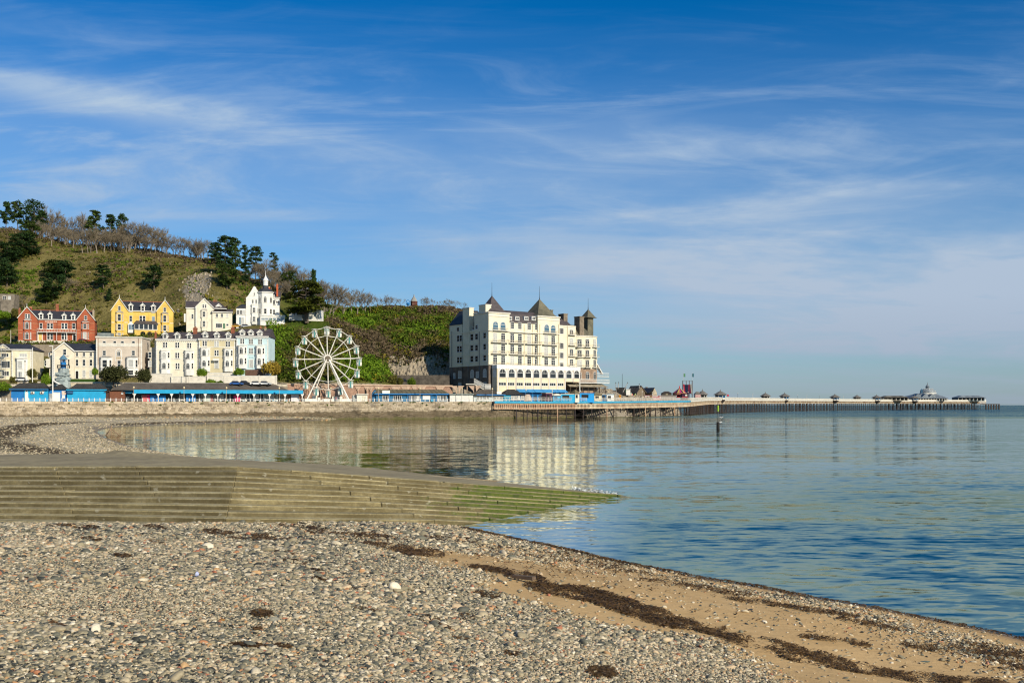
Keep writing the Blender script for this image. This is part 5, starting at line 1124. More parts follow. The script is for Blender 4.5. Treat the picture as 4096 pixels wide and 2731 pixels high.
def kiosks():
  d = 313
  B = Bld('blue_kiosk', 'blue promenade kiosk with hipped dark roof and two air-conditioning boxes', 'kiosk', PA, 205, 905, d, base_zy(d, PA), 6, blue, 14.5)
  B.block(455, 905, 350); B.block(205, 454, 352, y0=.3, m=blue_d, name='end_bay'); hip_roof(B, B.U(160), B.U(955), -.7, 6.7, B.Z(205, 350), B.Z(205, 240, 3), 2.6, felt, 14)
  for zx in (618, 792):
    x = B.U(zx); z = B.Z(zx, 446); o = B.part('air_conditioner', MB().box(x - .5, x + .5, -.5, -.003, z, z + .72), offwhite); MB().lathe([(.28, 0), (.28, .02)], (0, 0, 0), 12).build('fan', iron, o, (x - .1, -.505, z + .36)).rotation_euler = (R(90), 0, 0)
  B.door(500, 420, 588, 60, white, surround=False); B.part('fascia', MB().box(-.4, B.w + .2, -.75, -.703, B.Z(205, 372), B.Z(205, 348)), navy)
  for zx in (500, 812): B.win(zx, 375, 408, 34, 'plain', pm_=glass2)
  B = Bld('blue_kiosk', 'small blue kiosk with pointed roof, white door and grey shutter between longer kiosks', 'kiosk', PA, 908, 1258, 317.5, base_zy(317.5, PA), 5, blue_d, 14.5)
  B.block(908, 1258, 362); hip_roof(B, B.U(955), B.U(1275), -.6, 5.6, B.Z(908, 362), B.Z(908, 264, 2.5), 2.1, felt, 6)
  B.part('shutter', MB().box(B.U(918), B.U(1003), -.08, -.003, 0, B.Z(960, 438)), mat('shutter_grey', (.36, .35, .33), .6, stretch=(1, 1, 8))); B.door(1070, 430, 586, 98, white)
  B.part('poster', MB().box(B.U(1162), B.U(1242), -.05, -.003, B.Z(1200, 462), B.Z(1200, 392)), mat('poster_orange', (.62, .38, .25), .6, .5, 2.5, (.75, .72, .65))); B.part('notice_board', MB().box(B.U(1166), B.U(1222), -.1, -.003, B.Z(1200, 530), B.Z(1200, 468)), white)
  B = Bld('blue_kiosk', 'long plain bright blue kiosk with hipped dark roof beside the brown shed', 'kiosk', PA, 1262, 1988, 318, base_zy(318, PA), 6, blue, 14.5)
  B.block(1262, 1988, 362); hip_roof(B, B.U(1255), B.U(2030), -.5, 6.5, B.Z(1262, 362), B.Z(1262, 254, 3), 2.4, felt, 13)
  B.part('fascia', MB().box(-.2, B.w + .4, -.55, -.503, B.Z(1262, 378), B.Z(1262, 360)), blue)
  o = B.part('wall_lamp', MB().box(B.U(1275), B.U(1378), -.6, -.003, B.Z(1300, 442), B.Z(1300, 392)), navy)
  d = 321
  B = Bld('garden_shed', 'brown wooden shed with low gable roof on the promenade edge', 'shed', PA, 2060, 2345, d, base_zy(d, PA), 4, mat('shed_timber', (.22, .085, .045), .8, .2, 1.5, stretch=(1, 1, 6)), 14.5)
  x0, x1 = 0, B.w; zt, ze = B.Z(2060, 360), B.Z(2060, 405)
  B.part('wall', MB().prism([(x0, -.3), (x1, -.3), (x1, ze), ((x0 + x1) / 2, zt - .15), (x0, ze)], 0, 4), B.wm)
  n = 14
  for i in range(n): xa = x1 * i / n; B.part('plank', MB().box(xa + .02, xa + x1 / n - .02, -.05, -.003, .05, ze - .05), B.wm)
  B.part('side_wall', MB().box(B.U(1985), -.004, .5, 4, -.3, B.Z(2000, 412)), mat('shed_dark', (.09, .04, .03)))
  r = MB()
  for sx, xe in ((-1, x0 - 1.6), (1, x1 + .25)):
    vs = [(xe, -.3, ze - (.18 if sx > 0 else .1)), ((x0 + x1) / 2, -.3, zt), ((x0 + x1) / 2, 4.3, zt), (xe, 4.3, ze - .15)]; r.hexa([(a, b, c - .12) for a, b, c in vs] + vs if sx < 0 else vs + [(a, b, c - .12) for a, b, c in vs])
  B.part('roof', r, mat('shed_roof', (.13, .09, .07), .9)); B.win(2300, 418, 448, 30, 'plain', y=-.06, pm_=bluglass)
def shelter():
  d = 322
  B = Bld('promenade_shelter', 'long promenade shelter with dark roof, bright blue fascia and white columns', 'shelter', PC, -1480, 1700, d, base_zy(d, PC), 9, navy, 14.5)
  L = B.w; zf0, zf1 = B.Z(0, 441), B.Z(0, 372); zr = B.Z(0, 246, 4.5)
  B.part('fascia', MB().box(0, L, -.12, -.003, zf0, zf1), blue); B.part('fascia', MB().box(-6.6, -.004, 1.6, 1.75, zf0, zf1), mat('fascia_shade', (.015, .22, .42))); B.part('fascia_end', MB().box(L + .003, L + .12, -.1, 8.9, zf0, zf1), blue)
  uh = B.U(1430); ur = B.U(1115, 4.5)
  q = MB(); vs = [(-7, 0, zf1), (uh, 0, zf1), (ur, 4.5, zr), (-3.2, 4.5, zr), (-7, 9, zf1), (uh, 9, zf1)]; q.add(vs + [(x, y, z - .15) for x, y, z in vs], [(0, 1, 2, 3), (3, 2, 5, 4), (0, 3, 4), (1, 5, 2), (6, 9, 8, 7), (9, 10, 11, 8), (0, 6, 7, 1), (1, 7, 11, 5)]); B.part('roof', q, felt2)
  B.part('canopy', MB().box(0, L, .003, 8.9, zf1 - .35, zf1 - .16), offwhite)
  B.part('wall', MB().box(-6.6, B.U(1440), 3.4, 8.8, -.1, zf1 - .36), mat('shop_dark', (.045, .06, .075), .6, .3, .5)); B.part('ridge', MB().box(-3.2, ur, 4.35, 4.65, zr - .06, zr + .1), mat('ridge_grey', (.3, .28, .25)))
  B.part('end_hip', MB().bar((ur, 4.5, zr + .05), (uh, 0, zf1 + .05), .09), mat('ridge_grey', (.3, .28, .25)))
  for zx in (-1480, -1022, -770, -372, -136, 100, 475, 780, 1075, 1365, 1690):
    x = B.U(zx) if zx > -1480 else .15
    o = B.part('column', MB().box(x - .1, x + .1, .05, .25, 0, zf0 - .003), white); MB().prism([(x - .12, zf0 - .9), (x + .12, zf0 - .9), (x + .62, zf0 - .004), (x - .62, zf0 - .004)], .08, .22).build('bracket', white, o)
  for zx in (-620, -320, -250, 0, 240, 330, 640, 700, 905, 965, 1150, 1225): x = B.U(zx, 3.4); B.part('mullion', MB().box(x - .12, x + .12, 3.25, 3.397, 0, zf1 - .6), white)
  for i, zx in enumerate((-560, -440, -180, 60, 170, 560, 830, 1020, 1100, 1190, 1300)): B.win(zx, 462, 560, 78, 'case3', 3.4)
  pink = mat('shutter_pink', (.72, .03, .16), .5, .12, 1); pk2 = mat('shutter_coral', (.62, .13, .14), .6, .2, 1); bl = mat('shutter_blue', (.015, .22, .58), .5, .12, 1); wb = mat('shop_board', (.62, .64, .58), .6, .2, 1, (.35, .42, .36)); br = mat('shop_poster', (.20, .03, .06), .6, .4, 3, (.4, .2, .15))
  for a, b, t_, m, y in ((-1340, -1240, 470, wb, 3.0), (-1320, -1232, 466, pk2, 2.2), (-1230, -1182, 462, pink, 2.4), (-1172, -1028, 470, bl, 2.2), (-1000, -880, 470, bl, 2.2), (-498, -316, 462, bl, 2.2), (-170, 20, 458, wb, 2.6), (-40, 18, 460, br, 2.5), (398, 526, 475, pink, 2.2), (1478, 1622, 462, mat('stripe_blind', (.72, .66, .60), .6, .12, 3, (.55, .55, .66), stretch=(6, 1, .1)), 2.2)):
    B.part('shutter', MB().box(B.U(a, y), B.U(b, y), y, y + .25, 0, B.Z(a, t_, y)), m)
  q = MB()
  for zx in range(-1460, 1440, 62): q.box(B.U(zx, 2.8) - .35, B.U(zx, 2.8) + .35, 2.3, 2.8, 0, random.uniform(.4, .9)) if random.random() < .35 else None
  B.part('counter', q, mat('counter_blue', (.12, .30, .42), .6, .3, 2, (.5, .48, .42)))
def ferris_wheel():
  d = 338; c = W(1310.3, 1435, d); s = d / F; R1 = 125 * s; Ri = 92 * s; wm = mat('wheel_white', (.80, .76, .66), .4, .05, 1, spec=.5)
  root = tag(empty('ferris_wheel', (c.x, c.y, PZ), R(13)), 'white Ferris wheel with sixteen hanging gondolas on the promenade', 'ferris wheel'); hz = c.z - PZ; hw = 1.0
  hub = MB().lathe([(.02, -1.35), (1.32, -1.3), (1.32, 1.3), (.02, 1.35)], n=20).build('hub', wm, root, (0, 0, hz)); hub.rotation_euler = (R(90), 0, 0)
  f = MB().lathe([(.02, 0), (1.0, 0), (1.0, .06), (.02, .08)], n=20).build('hub_face', mat('hub_brown', (.16, .13, .09), .6), hub, (0, 0, 1.352))
  gtop = MB().lathe([(.95, .12), (.9, .18), (.25, .30), (.05, .36)], n=10, rot=.3).mesh('canopy', wm)
  tub = MB().lathe([(.42, -2.0), (.66, -1.95), (.74, -1.45), (.72, -1.1), (.68, -1.08), (.66, -1.35), (.0, -1.5)], n=8, rot=R(22.5)).mesh('gondola', wm)
  gl = MB().box(-.22, .22, -.72, -.66, -1.9, -.25).mesh('gondola_door', mat('gondola_glass', (.10, .28, .26), .2, spec=.6))
  sc_ = MB();
  for k in range(8): a = R(22.5 + 45 * k); sc_.box(.68 * math.cos(a) - .025, .68 * math.cos(a) + .025, .68 * math.sin(a) - .025, .68 * math.sin(a) + .025, -1.1, .14)
  sc_.lathe([(.70, -.30), (.70, -.24)], n=8, rot=R(22.5)); frm = sc_.mesh('gondola_frame', wm)
  pmx, pt, pb = pm('clear_screen'); pb.inputs['Base Color'].default_value = (.55, .68, .66, 1); pb.inputs['Alpha'].default_value = .45; pb.inputs['Roughness'].default_value = .15
  scr = MB().lathe([(.69, -1.1), (.71, -.3)], n=8, rot=R(22.5)); scr.f = scr.f[:-2]; scr.m = scr.m[:-2]; scr = scr.mesh('screen', pmx)
  seat = MB().box(-.6, .6, -.5, .5, -1.6, -1.2).mesh('seat', wm)
  for k in range(16):
    a = R(22.5 * k + 1.5); ca, sa = math.cos(a), math.sin(a); a2 = R(22.5 * (k + 1) + 1.5); cb, sb = math.cos(a2), math.sin(a2)
    for y in (-hw, hw):
      for o in (-.11, .11): MB().bar((1.2 * ca - o * sa, y, hz + 1.2 * sa + o * ca), (R1 * ca - o * .5 * sa, y, hz + R1 * sa + o * .5 * ca), .055).build('spoke', wm, root)
      q = MB().bar((R1 * ca, y, hz + R1 * sa), (R1 * cb, y, hz + R1 * sb), .06); q.build('rim', wm, root)
      q = MB().bar((Ri * ca, y, hz + Ri * sa), (Ri * cb, y, hz + Ri * sb), .06); q.build('inner_rim', wm, root)
    q = MB().bar((Ri * ca, -hw, hz + Ri * sa), (Ri * cb, hw, hz + Ri * sb), .04); q.bar((Ri * ca, hw, hz + Ri * sa), (Ri * cb, -hw, hz + Ri * sb), .04); q.build('lattice', wm, root)
    q = MB()
    for j in range(5): r0, r1 = 1.6 + j * 1.7, 1.6 + (j + .9) * 1.7; q.bar((r0 * ca, -hw, hz + r0 * sa), (r1 * ca, hw, hz + r1 * sa), .03, 3)
    q.build('spoke_lattice', wm, root)
    g = inst('gondola', tub, (R1 * ca, 0, hz + R1 * sa), scale=(1.3, 1.15, 1.3), parent=root)
    for nm, me in (('canopy', gtop), ('gondola_frame', frm), ('gondola_door', gl), ('screen', scr), ('seat', seat)): inst(nm, me, parent=g)
    MB().bar((0, -hw - .2, 0), (0, hw + .2, 0), .05).build('axle', wm, g)
  fx = 81 * s
  for y, r in ((-1.9, .21), (1.9, .16)):
    for sx in (-1, 1): MB().bar((sx * .4, y * .75, hz - .3), (sx * fx, y * 1.4, .9), r, 8, r * 1.15).build('support_leg', wm, root)
  q = MB()
  for sx in (-1, 1):
    for j in range(11): t0, t1 = j / 11, (j + 1) / 11; f_ = lambda t, o: (sx * (.4 + (fx * .93 - .4) * t) + o, 2.4, hz - .3 + (1 - hz) * t); q.bar(f_(t0, -.28), f_(t1, .28), .035, 3); q.bar(f_(t0, .28), f_(t1, .28), .045, 3); q.bar(f_(t0, -.28), f_(t1, -.28), .045, 3)
  q.build('lattice_leg', wm, root)
  for a, b in ((-90, -42), (-17, 10), (12, 88)): MB().box(a * s, b * s, -3.6, -3.35, 0, 1.02).build('barrier', wm, root)
  MB().box(-92 * s, 90 * s, -3.3, 3.6, .02, .62).build('platform', mat('platform_grey', (.6, .6, .57)), root)
  q = MB(); q.box(-40 * s, -30 * s, -3.2, -3.0, .62, 1.5); q.box(20 * s, 60 * s, 2.2, 3.4, .62, 1.9); q.box(-60 * s, -40 * s, 2, 3.4, .62, 2.1); q.build('control_booth', offwhite, root)
  for i in range(3): MB().box((-38 + i * 6) * s, (-32 + i * 6) * s, -4.4, -3.65, 0, .25 + .25 * i).build('ramp_step', offwhite, root)
def shops():
  d = 345
  wfr = lambda B, zx, t_, b_, w, st='case4', y=0: B.win(zx, t_, b_, w, st, y)
  B = Bld('cream_hut', 'plain cream flat-roofed hut next to the ferris wheel', 'hut', PD, 600, 800, 342, base_zy(342, PD), 4, offwhite, 14.5)
  B.block(600, 800, 465); B.part('roof', MB().box(-.25, B.w + .25, -.4, 4.2, B.Z(600, 464), B.Z(600, 448)), offwhite); B.door(735, 485, 582, 70, mat('hut_panel', (.70, .66, .52)), surround=False)
  B.part('wing', MB().box(B.U(525), -.004, 1, 4, 0, B.Z(560, 470)), mat('hut_grey', (.45, .46, .43)))
  B = Bld('blue_gift_shop', 'blue seafront shop with mossy brown roof and clothes hung outside', 'shop', PD, 895, 2310, 341, base_zy(341, PD), 6, mat('shop_blue', (.03, .16, .30), .6, .15, .6), 14.5)
  ze, zr = B.Z(895, 438), B.Z(895, 362, 3); xr = B.U(2215, 3); B.block(960, 2310, 438)
  B.part('gable_end', MB().prism([(0, 0), (B.U(1000), 0), (B.U(1000), ze), (B.U(940), zr - .2), (0, ze)], .6, 3), B.wm)
  q = MB(); vs = [(B.U(925), -.9, ze), (B.w + .4, -.9, ze), (xr, 3, zr), (B.U(945), 3, zr), (B.U(925), 6.5, ze), (B.w + .4, 6.5, ze)]; q.add(vs + [(x, y, z - .12) for x, y, z in vs], [(0, 1, 2, 3), (3, 2, 5, 4), (0, 3, 4), (1, 5, 2), (6, 9, 8, 7), (9, 10, 11, 8), (0, 6, 7, 1), (1, 7, 11, 5)]); o = B.part('roof', q, moss_roof)
  q = MB()
  for j in range(17): x = B.U(970) + (B.w - B.U(970)) * j / 16.5; q.bar((x, -.9, ze + .05), (x + (xr - B.w) * (j / 16.5) * .9, 3, zr + .05), .05, 3)
  q.build('roof_rib', felt2, o); B.part('fascia', MB().box(B.U(925), B.w + .4, -.95, -.903, ze - .35, ze - .01), blue_d)
  x0, x1 = B.U(1078, -1), B.U(1220, -1); B.part('sign_board', MB().box(x0, x1, -1.05, -.96, ze + .02, ze + 1.0), white)
  for zx, w, t_ in ((1140, 125, 478), (1365, 145, 478), (1600, 60, 480), (1680, 95, 478), (1750, 55, 480), (2140, 60, 482), (2232, 115, 478)): B.win(zx, t_, 572, w, 'case4')
  B.part('shutter', MB().box(B.U(1838), B.U(1985), -.12, -.003, B.Z(1900, 552), B.Z(1900, 470)), white); B.part('bin', MB().box(B.U(1985, -1.5), B.U(2052, -1.5), -2, -1.4, 0, 1.0), mat('bin_blue', (.03, .3, .5)))
  for zx in (1210, 1560, 1600, 2010, 2100): x = B.U(zx, -.85); B.part('post', MB().box(x - .06, x + .06, -.9, -.78, 0, ze - .36), blue_d)
  B = Bld('shuttered_kiosk', 'low kiosk with closed white roller shutters along the sea wall', 'kiosk', PE, 232, 668, 347, base_zy(347, PE), 4, mat('shutter_white', (.72, .71, .66), .6, .1, 1, stretch=(1, 1, 8)), 14.5)
  B.block(232, 668, 462); B.part('roof', MB().box(-.3, B.w + .2, -.5, 4, B.Z(232, 461), B.Z(232, 446)), mat('roof_green_grey', (.28, .33, .30)))
  for zx in (345, 460, 595): x = B.U(zx); B.part('post', MB().box(x - .08, x + .08, -.1, -.003, 0, B.Z(345, 463)), offwhite)
  for zy in (490, 515, 540): B.part('shutter_rail', MB().box(0, B.w, -.05, -.003, B.Z(232, zy), B.Z(232, zy) + .06), offwhite)
  B = Bld('white_gift_shop', 'white seafront shop with hipped brown roof and many white doors', 'shop', PE, 680, 1228, 350, base_zy(350, PE), 6, mat('shop_pale', (.52, .58, .56), .6), 14.5)
  B.block(680, 1228, 455); hip_roof(B, B.U(608), B.U(1278), -1.2, 7, B.Z(680, 458), B.Z(680, 366, 3), 4.2, mat('brown_metal_roof', (.12, .10, .075), .7, .3, .5, (.07, .062, .055)), 15)
  B.part('fascia', MB().box(B.U(720), B.U(1265), -1.25, -1.203, B.Z(700, 470), B.Z(700, 456)), blue_d)
  for zx in (765, 820, 895, 945, 1080, 1140, 1190): B.win(zx, 478, 565, 50, 'case3')
  B.part('sign_board', MB().box(B.U(1112, -1), B.U(1200, -1), -1.4, -1.3, B.Z(1150, 452), B.Z(1150, 404)), white)
  B = Bld('dark_roofed_kiosk', 'glass-fronted kiosk with ribbed dark hipped roof below the hotel', 'kiosk', PE, 1232, 1645, 354, base_zy(354, PE), 6, navy, 22)
  B.block(1232, 1645, 460); hip_roof(B, B.U(1222), B.U(1655), -.8, 6.8, B.Z(1232, 462), B.Z(1232, 362, 3), 3.0, felt, 11)
  B.part('store_box', MB().box(B.U(1236), B.U(1366), -.5, -.003, 0, B.Z(1300, 475)), mat('teal_blue', (.02, .26, .40)))
  for zx in (1410, 1470, 1525, 1600): B.win(zx, 480, 552, 52, 'grid')
  zt_ = 6.4
  def stall(name, label, zt, zl, zr, t_, d, m, cap=None, depth=3, b_=None, capm=None):
    B = Bld(name, label, 'stall', zt, zl, zr, d, base_zy(d, zt, 5.9), depth, m, 30, group='small stalls at the start of the pier')
    B.block(zl, zr, t_); z = B.Z(zl, t_)
    if cap == 'pyr': B.part('roof', MB().plan([(-.4, -.4), (B.w + .4, -.4), (B.w + .4, depth + .4), (-.4, depth + .4)], z + .003, z + 1.5, [(B.w / 2 - .1, depth / 2 - .1), (B.w / 2 + .1, depth / 2 - .1), (B.w / 2 + .1, depth / 2 + .1), (B.w / 2 - .1, depth / 2 + .1)]), capm or moss_roof)
    elif cap == 'dome': B.part('roof', MB().prism([(-.3 + (B.w + .6) * i / 8, z + .003 + .75 * math.sin(math.pi * i / 8)) for i in range(9)], -.5, depth + .2), capm or offwhite)
    else: B.part('roof', MB().box(-.15, B.w + .15, -.2, depth + .1, z + .003, z + .16), capm or offwhite)
    B.part('counter_hatch', MB().box(B.w * .12, B.w * .6, -.06, -.003, z * .45, z * .85), dark if cap != 'dome' else navy)
  B = Bld('sloped_beige_kiosk', 'beige kiosk with one sloping side at the head of the pier', 'kiosk', PE, 1642, 1785, 357, base_zy(357, PE, 5.9), 3, mat('kiosk_beige', (.60, .48, .38), .7), 30)
  z = B.Z(1642, 455); B.part('wall', MB().prism([(0, 0), (B.w, 0), (B.w * .68, z), (0, z)], 0, 3), B.wm); B.part('panel', MB().box(B.w * .3, B.w * .55, -.04, -.003, .1, z * .8), mat('panel_beige', (.5, .42, .35)))
  stall('purple_stall', 'dark purple stall with open front under the hotel awnings', PE, 2040, 2155, 435, 362, mat('stall_purple', (.075, .02, .06), .6), depth=3)
  stall('blue_domed_stall', 'bright blue stall with rounded pale canopy roof', PF, 58, 192, 480, 366, blue, 'dome'); stall('blue_flat_stall', 'bright blue flat-roofed stall with round orange poster', PF, 200, 466, 452, 369, blue)
  stall('wide_blue_stall', 'wide bright blue stall with deep open side at the pier start', PF, 560, 830, 436, 377, mat('stall_bright_blue', (.01, .28, .66), .5, .08, 1), capm=blue_d); stall('cream_pointed_hut', 'cream hut with green-brown pointed roof on the pier', PF, 836, 972, 470, 387, mat('hut_cream', (.74, .66, .48), .7), 'pyr')
  stall('navy_stall', 'small navy blue stall between the cream hut and a white hut', PF, 978, 1062, 460, 390, navy); stall('white_hut', 'white box hut with blue edge by the rocky headland', PF, 1068, 1200, 462, 392, white, capm=blue)
  stall('striped_doorway_kiosk', 'narrow white kiosk with open doorway between two blue stalls', PF, 474, 552, 440, 372, offwhite, 'pyr', capm=moss_roof)
def arcade():
  pk = mat('arcade_pink_brick', (.40, .25, .175), .9, .25, .5, (.27, .165, .115), bump=.04, bscale=3); tr = mat('arcade_trim', (.62, .44, .31), .8, .15, 1)
  root = tag(empty('arcade_wall'), 'pinkish brick retaining wall with iron colonnade brackets behind the shops', 'retaining wall')
  P = [(1150, 337), (1240, 347), (1810, 362)]
  for (pa, da), (pb, db) in zip(P[:-1], P[1:]):
    a, b = Vector((X(pa, da), da)), Vector((X(pb, db), db)); MB().hexa([(a.x, a.y, 4), (b.x, b.y, 4), (b.x, b.y + 1.5, 4), (a.x, a.y + 1.5, 4), (a.x, a.y, 11.6), (b.x, b.y, 11.4), (b.x, b.y + 1.5, 11.4), (a.x, a.y + 1.5, 11.6)]).build('brick_face', pk, root)
    MB().hexa([(a.x, a.y - .35, 11.603), (b.x, b.y - .35, 11.403), (b.x, b.y + 1.6, 11.403), (a.x, a.y + 1.6, 11.603), (a.x, a.y - .35, 12.0), (b.x, b.y - .35, 11.8), (b.x, b.y + 1.6, 11.8), (a.x, a.y + 1.6, 12.0)]).build('coping', tr, root)
  dd = lambda px: np.interp(px, [1150, 1240, 1810], [337, 347, 362])
  for zx in (-380, -300, -90, 0, 620, 790, 860, 985, 1050, 1300, 1365, 1490, 1550, 1690, 1800, 1842, 2140, 2190):
    px = 1300 + zx / 4.704; d = dd(px) - .5; x = X(px, d); o = MB().lathe([(.22, 5), (.16, 5.6), (.15, 10.2), (.28, 10.4)], (x, d, 0), 8).build('column', tr, root)
    MB().prism([(x - .12, 9.6), (x + .12, 9.6), (x + 1.2, 11.35), (x - 1.2, 11.35)], d - .08, d + .08).build('bracket', tr, o)
  n = 8
  for zx, w, t_ in ((728, 58, 300), (830, 20, 330), (250, 30, 320), (1180, 60, 330), (-120, 26, 330)):
    px = 1300 + zx / 4.704; d = dd(px) - .06; x = X(px, d); hw = w / 4.704 * d / F; zt_ = Z(1480 + t_ / 4.704, d)
    MB().prism([(x - hw, 5), (x + hw, 5), (x + hw, zt_ - hw), (x + hw * .6, zt_ - hw * .3), (x, zt_ + .3), (x - hw * .6, zt_ - hw * .3), (x - hw, zt_ - hw)], d, d + .05).build('arch_recess', dark, root)
  # paired free columns further along
  for i, px in enumerate((1757, 1831, 1900)):
    d = 361; c = tag(empty('colonnade_post', (X(px, d), d, 5.5)), ['pair of cream iron colonnade posts nearest the arcade wall end', 'pair of cream iron colonnade posts behind the shuttered kiosk', 'pair of cream iron colonnade posts beside the hotel stair'][i], 'post', 'free-standing colonnade posts')
    for sx in (-.5, .5): MB().lathe([(.2, 0), (.15, .5), (.15, 5.0), (.25, 5.2)], (sx, 0, 0), 8).build('shaft', tr, c); MB().prism([(sx - .12, 4.3), (sx + .12, 4.3), (sx + (1.9 if sx > 0 else .3), 6.1), (sx - (1.9 if sx < 0 else .3), 6.1)], -.1 + sx * .02, .1 + sx * .02).build('bracket', tr, c)
  # retaining wall under the road, west part
  r2 = tag(empty('road_retaining_wall'), 'plain tan retaining wall carrying the road behind the long shelter', 'retaining wall')
  a, b = Vector((X(-900, 327.3), 327.3)), Vector((X(1150, 337), 337)); MB().hexa([(a.x, a.y, 4), (b.x, b.y, 4), (b.x, b.y + .8, 4), (a.x, a.y + .8, 4), (a.x, a.y, 10.9), (b.x, b.y, 10.9), (b.x, b.y + .8, 10.9), (a.x, a.y + .8, 10.9)]).build('stone_face', mat('retaining_stone', (.38, .31, .22), .9, .25, .4, bump=.05, bscale=2), r2)
  MB().hexa([(a.x, a.y - .12, 10.903), (b.x, b.y - .12, 10.903), (b.x, b.y + .9, 10.903), (a.x, a.y + .9, 10.903), (a.x, a.y - .12, 11.6), (b.x, b.y - .12, 11.6), (b.x, b.y + .9, 11.6), (a.x, a.y + .9, 11.6)]).build('parapet', mat('parapet_cream', (.66, .58, .44), .8), r2)
  # hotel stair with white railing
  s = tag(empty('outside_stair'), 'sloping outside stair with white lattice railing beside the hotel base', 'stair'); d = 363
  p0, p1, p2 = W(1750 + 690 / 4.704, 1480 + 255 / 4.704, d), W(1750 + 890 / 4.704, 1480 + 362 / 4.704, d), W(1750 + 1003 / 4.704, 1480 + 362 / 4.704, d)
  for a, b in ((p0, p1), (p1, p2)):
    MB().hexa([(a.x, a.y, a.z - .35), (b.x, b.y, b.z - .35), (b.x, b.y + 1.6, b.z - .35), (a.x, a.y + 1.6, a.z - .35), (a.x, a.y, a.z), (b.x, b.y, b.z), (b.x, b.y + 1.6, b.z), (a.x, a.y + 1.6, a.z)]).build('flight', offwhite, s)
    q = MB(); n = 12
    for i in range(n + 1): p = a.lerp(b, i / n); q.box(p.x - .035, p.x + .035, p.y - .06, p.y, p.z, p.z + 1.9)
    for i in range(n): u, v = a.lerp(b, i / n), a.lerp(b, (i + 1) / n); q.bar((u.x, u.y - .03, u.z + .2), (v.x, v.y - .03, v.z + 1.7), .03, 3); q.bar((u.x, u.y - .03, u.z + 1.8), (v.x, v.y - .03, v.z + .2), .03, 3)
    q.bar((a.x, a.y - .03, a.z + 1.9), (b.x, b.y - .03, b.z + 1.9), .06); q.build('railing', white, s)
  MB().box(p0.x - 3, p0.x, p0.y, p0.y + 1.6, p0.z - .35, p0.z - .003).build('landing', offwhite, s)
  for x in (p0.x - 2.6, p0.x - .3, (p0.x + p1.x) / 2): MB().box(x - .12, x + .12, p0.y + .7, p0.y + .94, 4.5, p0.z - .4 - (1.2 if x > p0.x else 0)).build('support_post', tr, s)
def railing_and_lamps():
  root = tag(empty('promenade_railing'), 'low white post-and-rail fence along the top of the sea wall', 'railing')
  post = MB().lathe([(.13, 0), (.13, .85), (.16, .9), (.10, 1.02), (.02, 1.08)], n=7).mesh('post', white)
  pts = []
  for a, b in zip(WALL[1:5], WALL[2:5]):
    L = (b - a).length; n = int(L / 1.55)
    for i in range(n): p = a.lerp(b, i / n); pts.append(Vector((p.x, p.y + .35, WTOP)))
  for p in pts: inst('post', post, p, parent=root)
  for h in (.45, .85):
    q = MB()
    for a, b in zip(pts[:-1], pts[1:]): q.bar(a + Vector((0, 0, h)), b + Vector((0, 0, h)), .028, 4)
    q.build('rail', white, root)
  lp = mat('lamp_post_cream', (.55, .42, .30), .5); gb = mat('lamp_globe', (.75, .62, .36), .3, .05, 1)
  names = ['blue kiosk end by the brown shed', 'wall near pink shutters of the long shelter', 'middle of the long blue shelter', 'east end of the long blue shelter', 'ferris wheel', 'clothes shop corner', 'white shutter of the blue gift shop', 'white roller-shuttered kiosk', 'white gift shop near the pier']
  for i, px in enumerate((535, 736, 906, 1117, 1323, 1514, 1680, 1848, 1969)):
    d = dw(px) + 2.5; o = tag(empty('globe_lamp', (X(px, d), d, PZ)), 'cream globe street lamp in front of the ' + names[i], 'street lamp', 'globe lamps along the promenade')
    MB().lathe([(.2, 0), (.2, .5), (.09, .6), (.07, 2.6), (.14, 2.7), (.06, 2.8), (.05, 4.1), (.16, 4.25)], n=8).build('lamp_post', lp if i < 7 else offwhite, o); MB().lathe([(.05, 4.253), (.24, 4.38), (.30, 4.58), (.24, 4.78), (.08, 4.88)], n=10).build('globe', gb, o, smooth=True)
def car(name, label, px, py, d, m, L=4.2, rz=0, kind='hatch'):
  p = W(px, py, d); o = tag(empty(name, p, R(rz)), label, 'car', 'parked cars'); h = 1.45
  prof = [(-L / 2, .35), (L / 2, .35), (L / 2, .72), (L / 2 - .25, .85), (L * .24, .93), (-L / 2 + .1, .95), (-L / 2, .7)] if kind != 'van' else [(-L / 2, .35), (L / 2, .35), (L / 2, .8), (L / 2 - .6, 1.1), (-L / 2, 1.1)]
  MB().prism(prof, -.85, .85).build('body', m, o)
  cab = [(-L * .42, .94), (L * .24, .92), (L * .08, h), (-L * .30, h)] if kind != 'van' else [(-L * .49, 1.1), (L * .36, 1.1), (L * .22, 1.95), (-L * .49, 1.95)]
  q = MB(); zt_ = cab[2][1]; q.add([(cab[0][0], -.82, cab[0][1]), (cab[1][0], -.82, cab[1][1]), (cab[1][0], .82, cab[1][1]), (cab[0][0], .82, cab[0][1]), (cab[3][0], -.66, zt_), (cab[2][0], -.66, zt_), (cab[2][0], .66, zt_), (cab[3][0], .66, zt_)], [(4, 5, 6, 7), (0, 1, 5, 4), (1, 2, 6, 5), (2, 3, 7, 6), (3, 0, 4, 7)]); q.build('window_glass', glass2, o)
  MB().box(cab[3][0] + .05, cab[2][0] - .05, -.67, .67, zt_ - .02, zt_ + .05).build('car_roof', m, o)
  for sx in (-.31, .31):
    for sy in (-.8, .8): w = MB().lathe([(.02, -.12), (.32, -.12), (.33, .12), (.02, .12)], n=12).build('wheel', iron, o, (L * sx, sy, .33)); w.rotation_euler = (R(90), 0, 0)
  for sy in (-.6, .6): MB().box(L / 2 - .06, L / 2 + .01, sy - .18, sy + .18, .6, .72).build('headlight', blind, o)
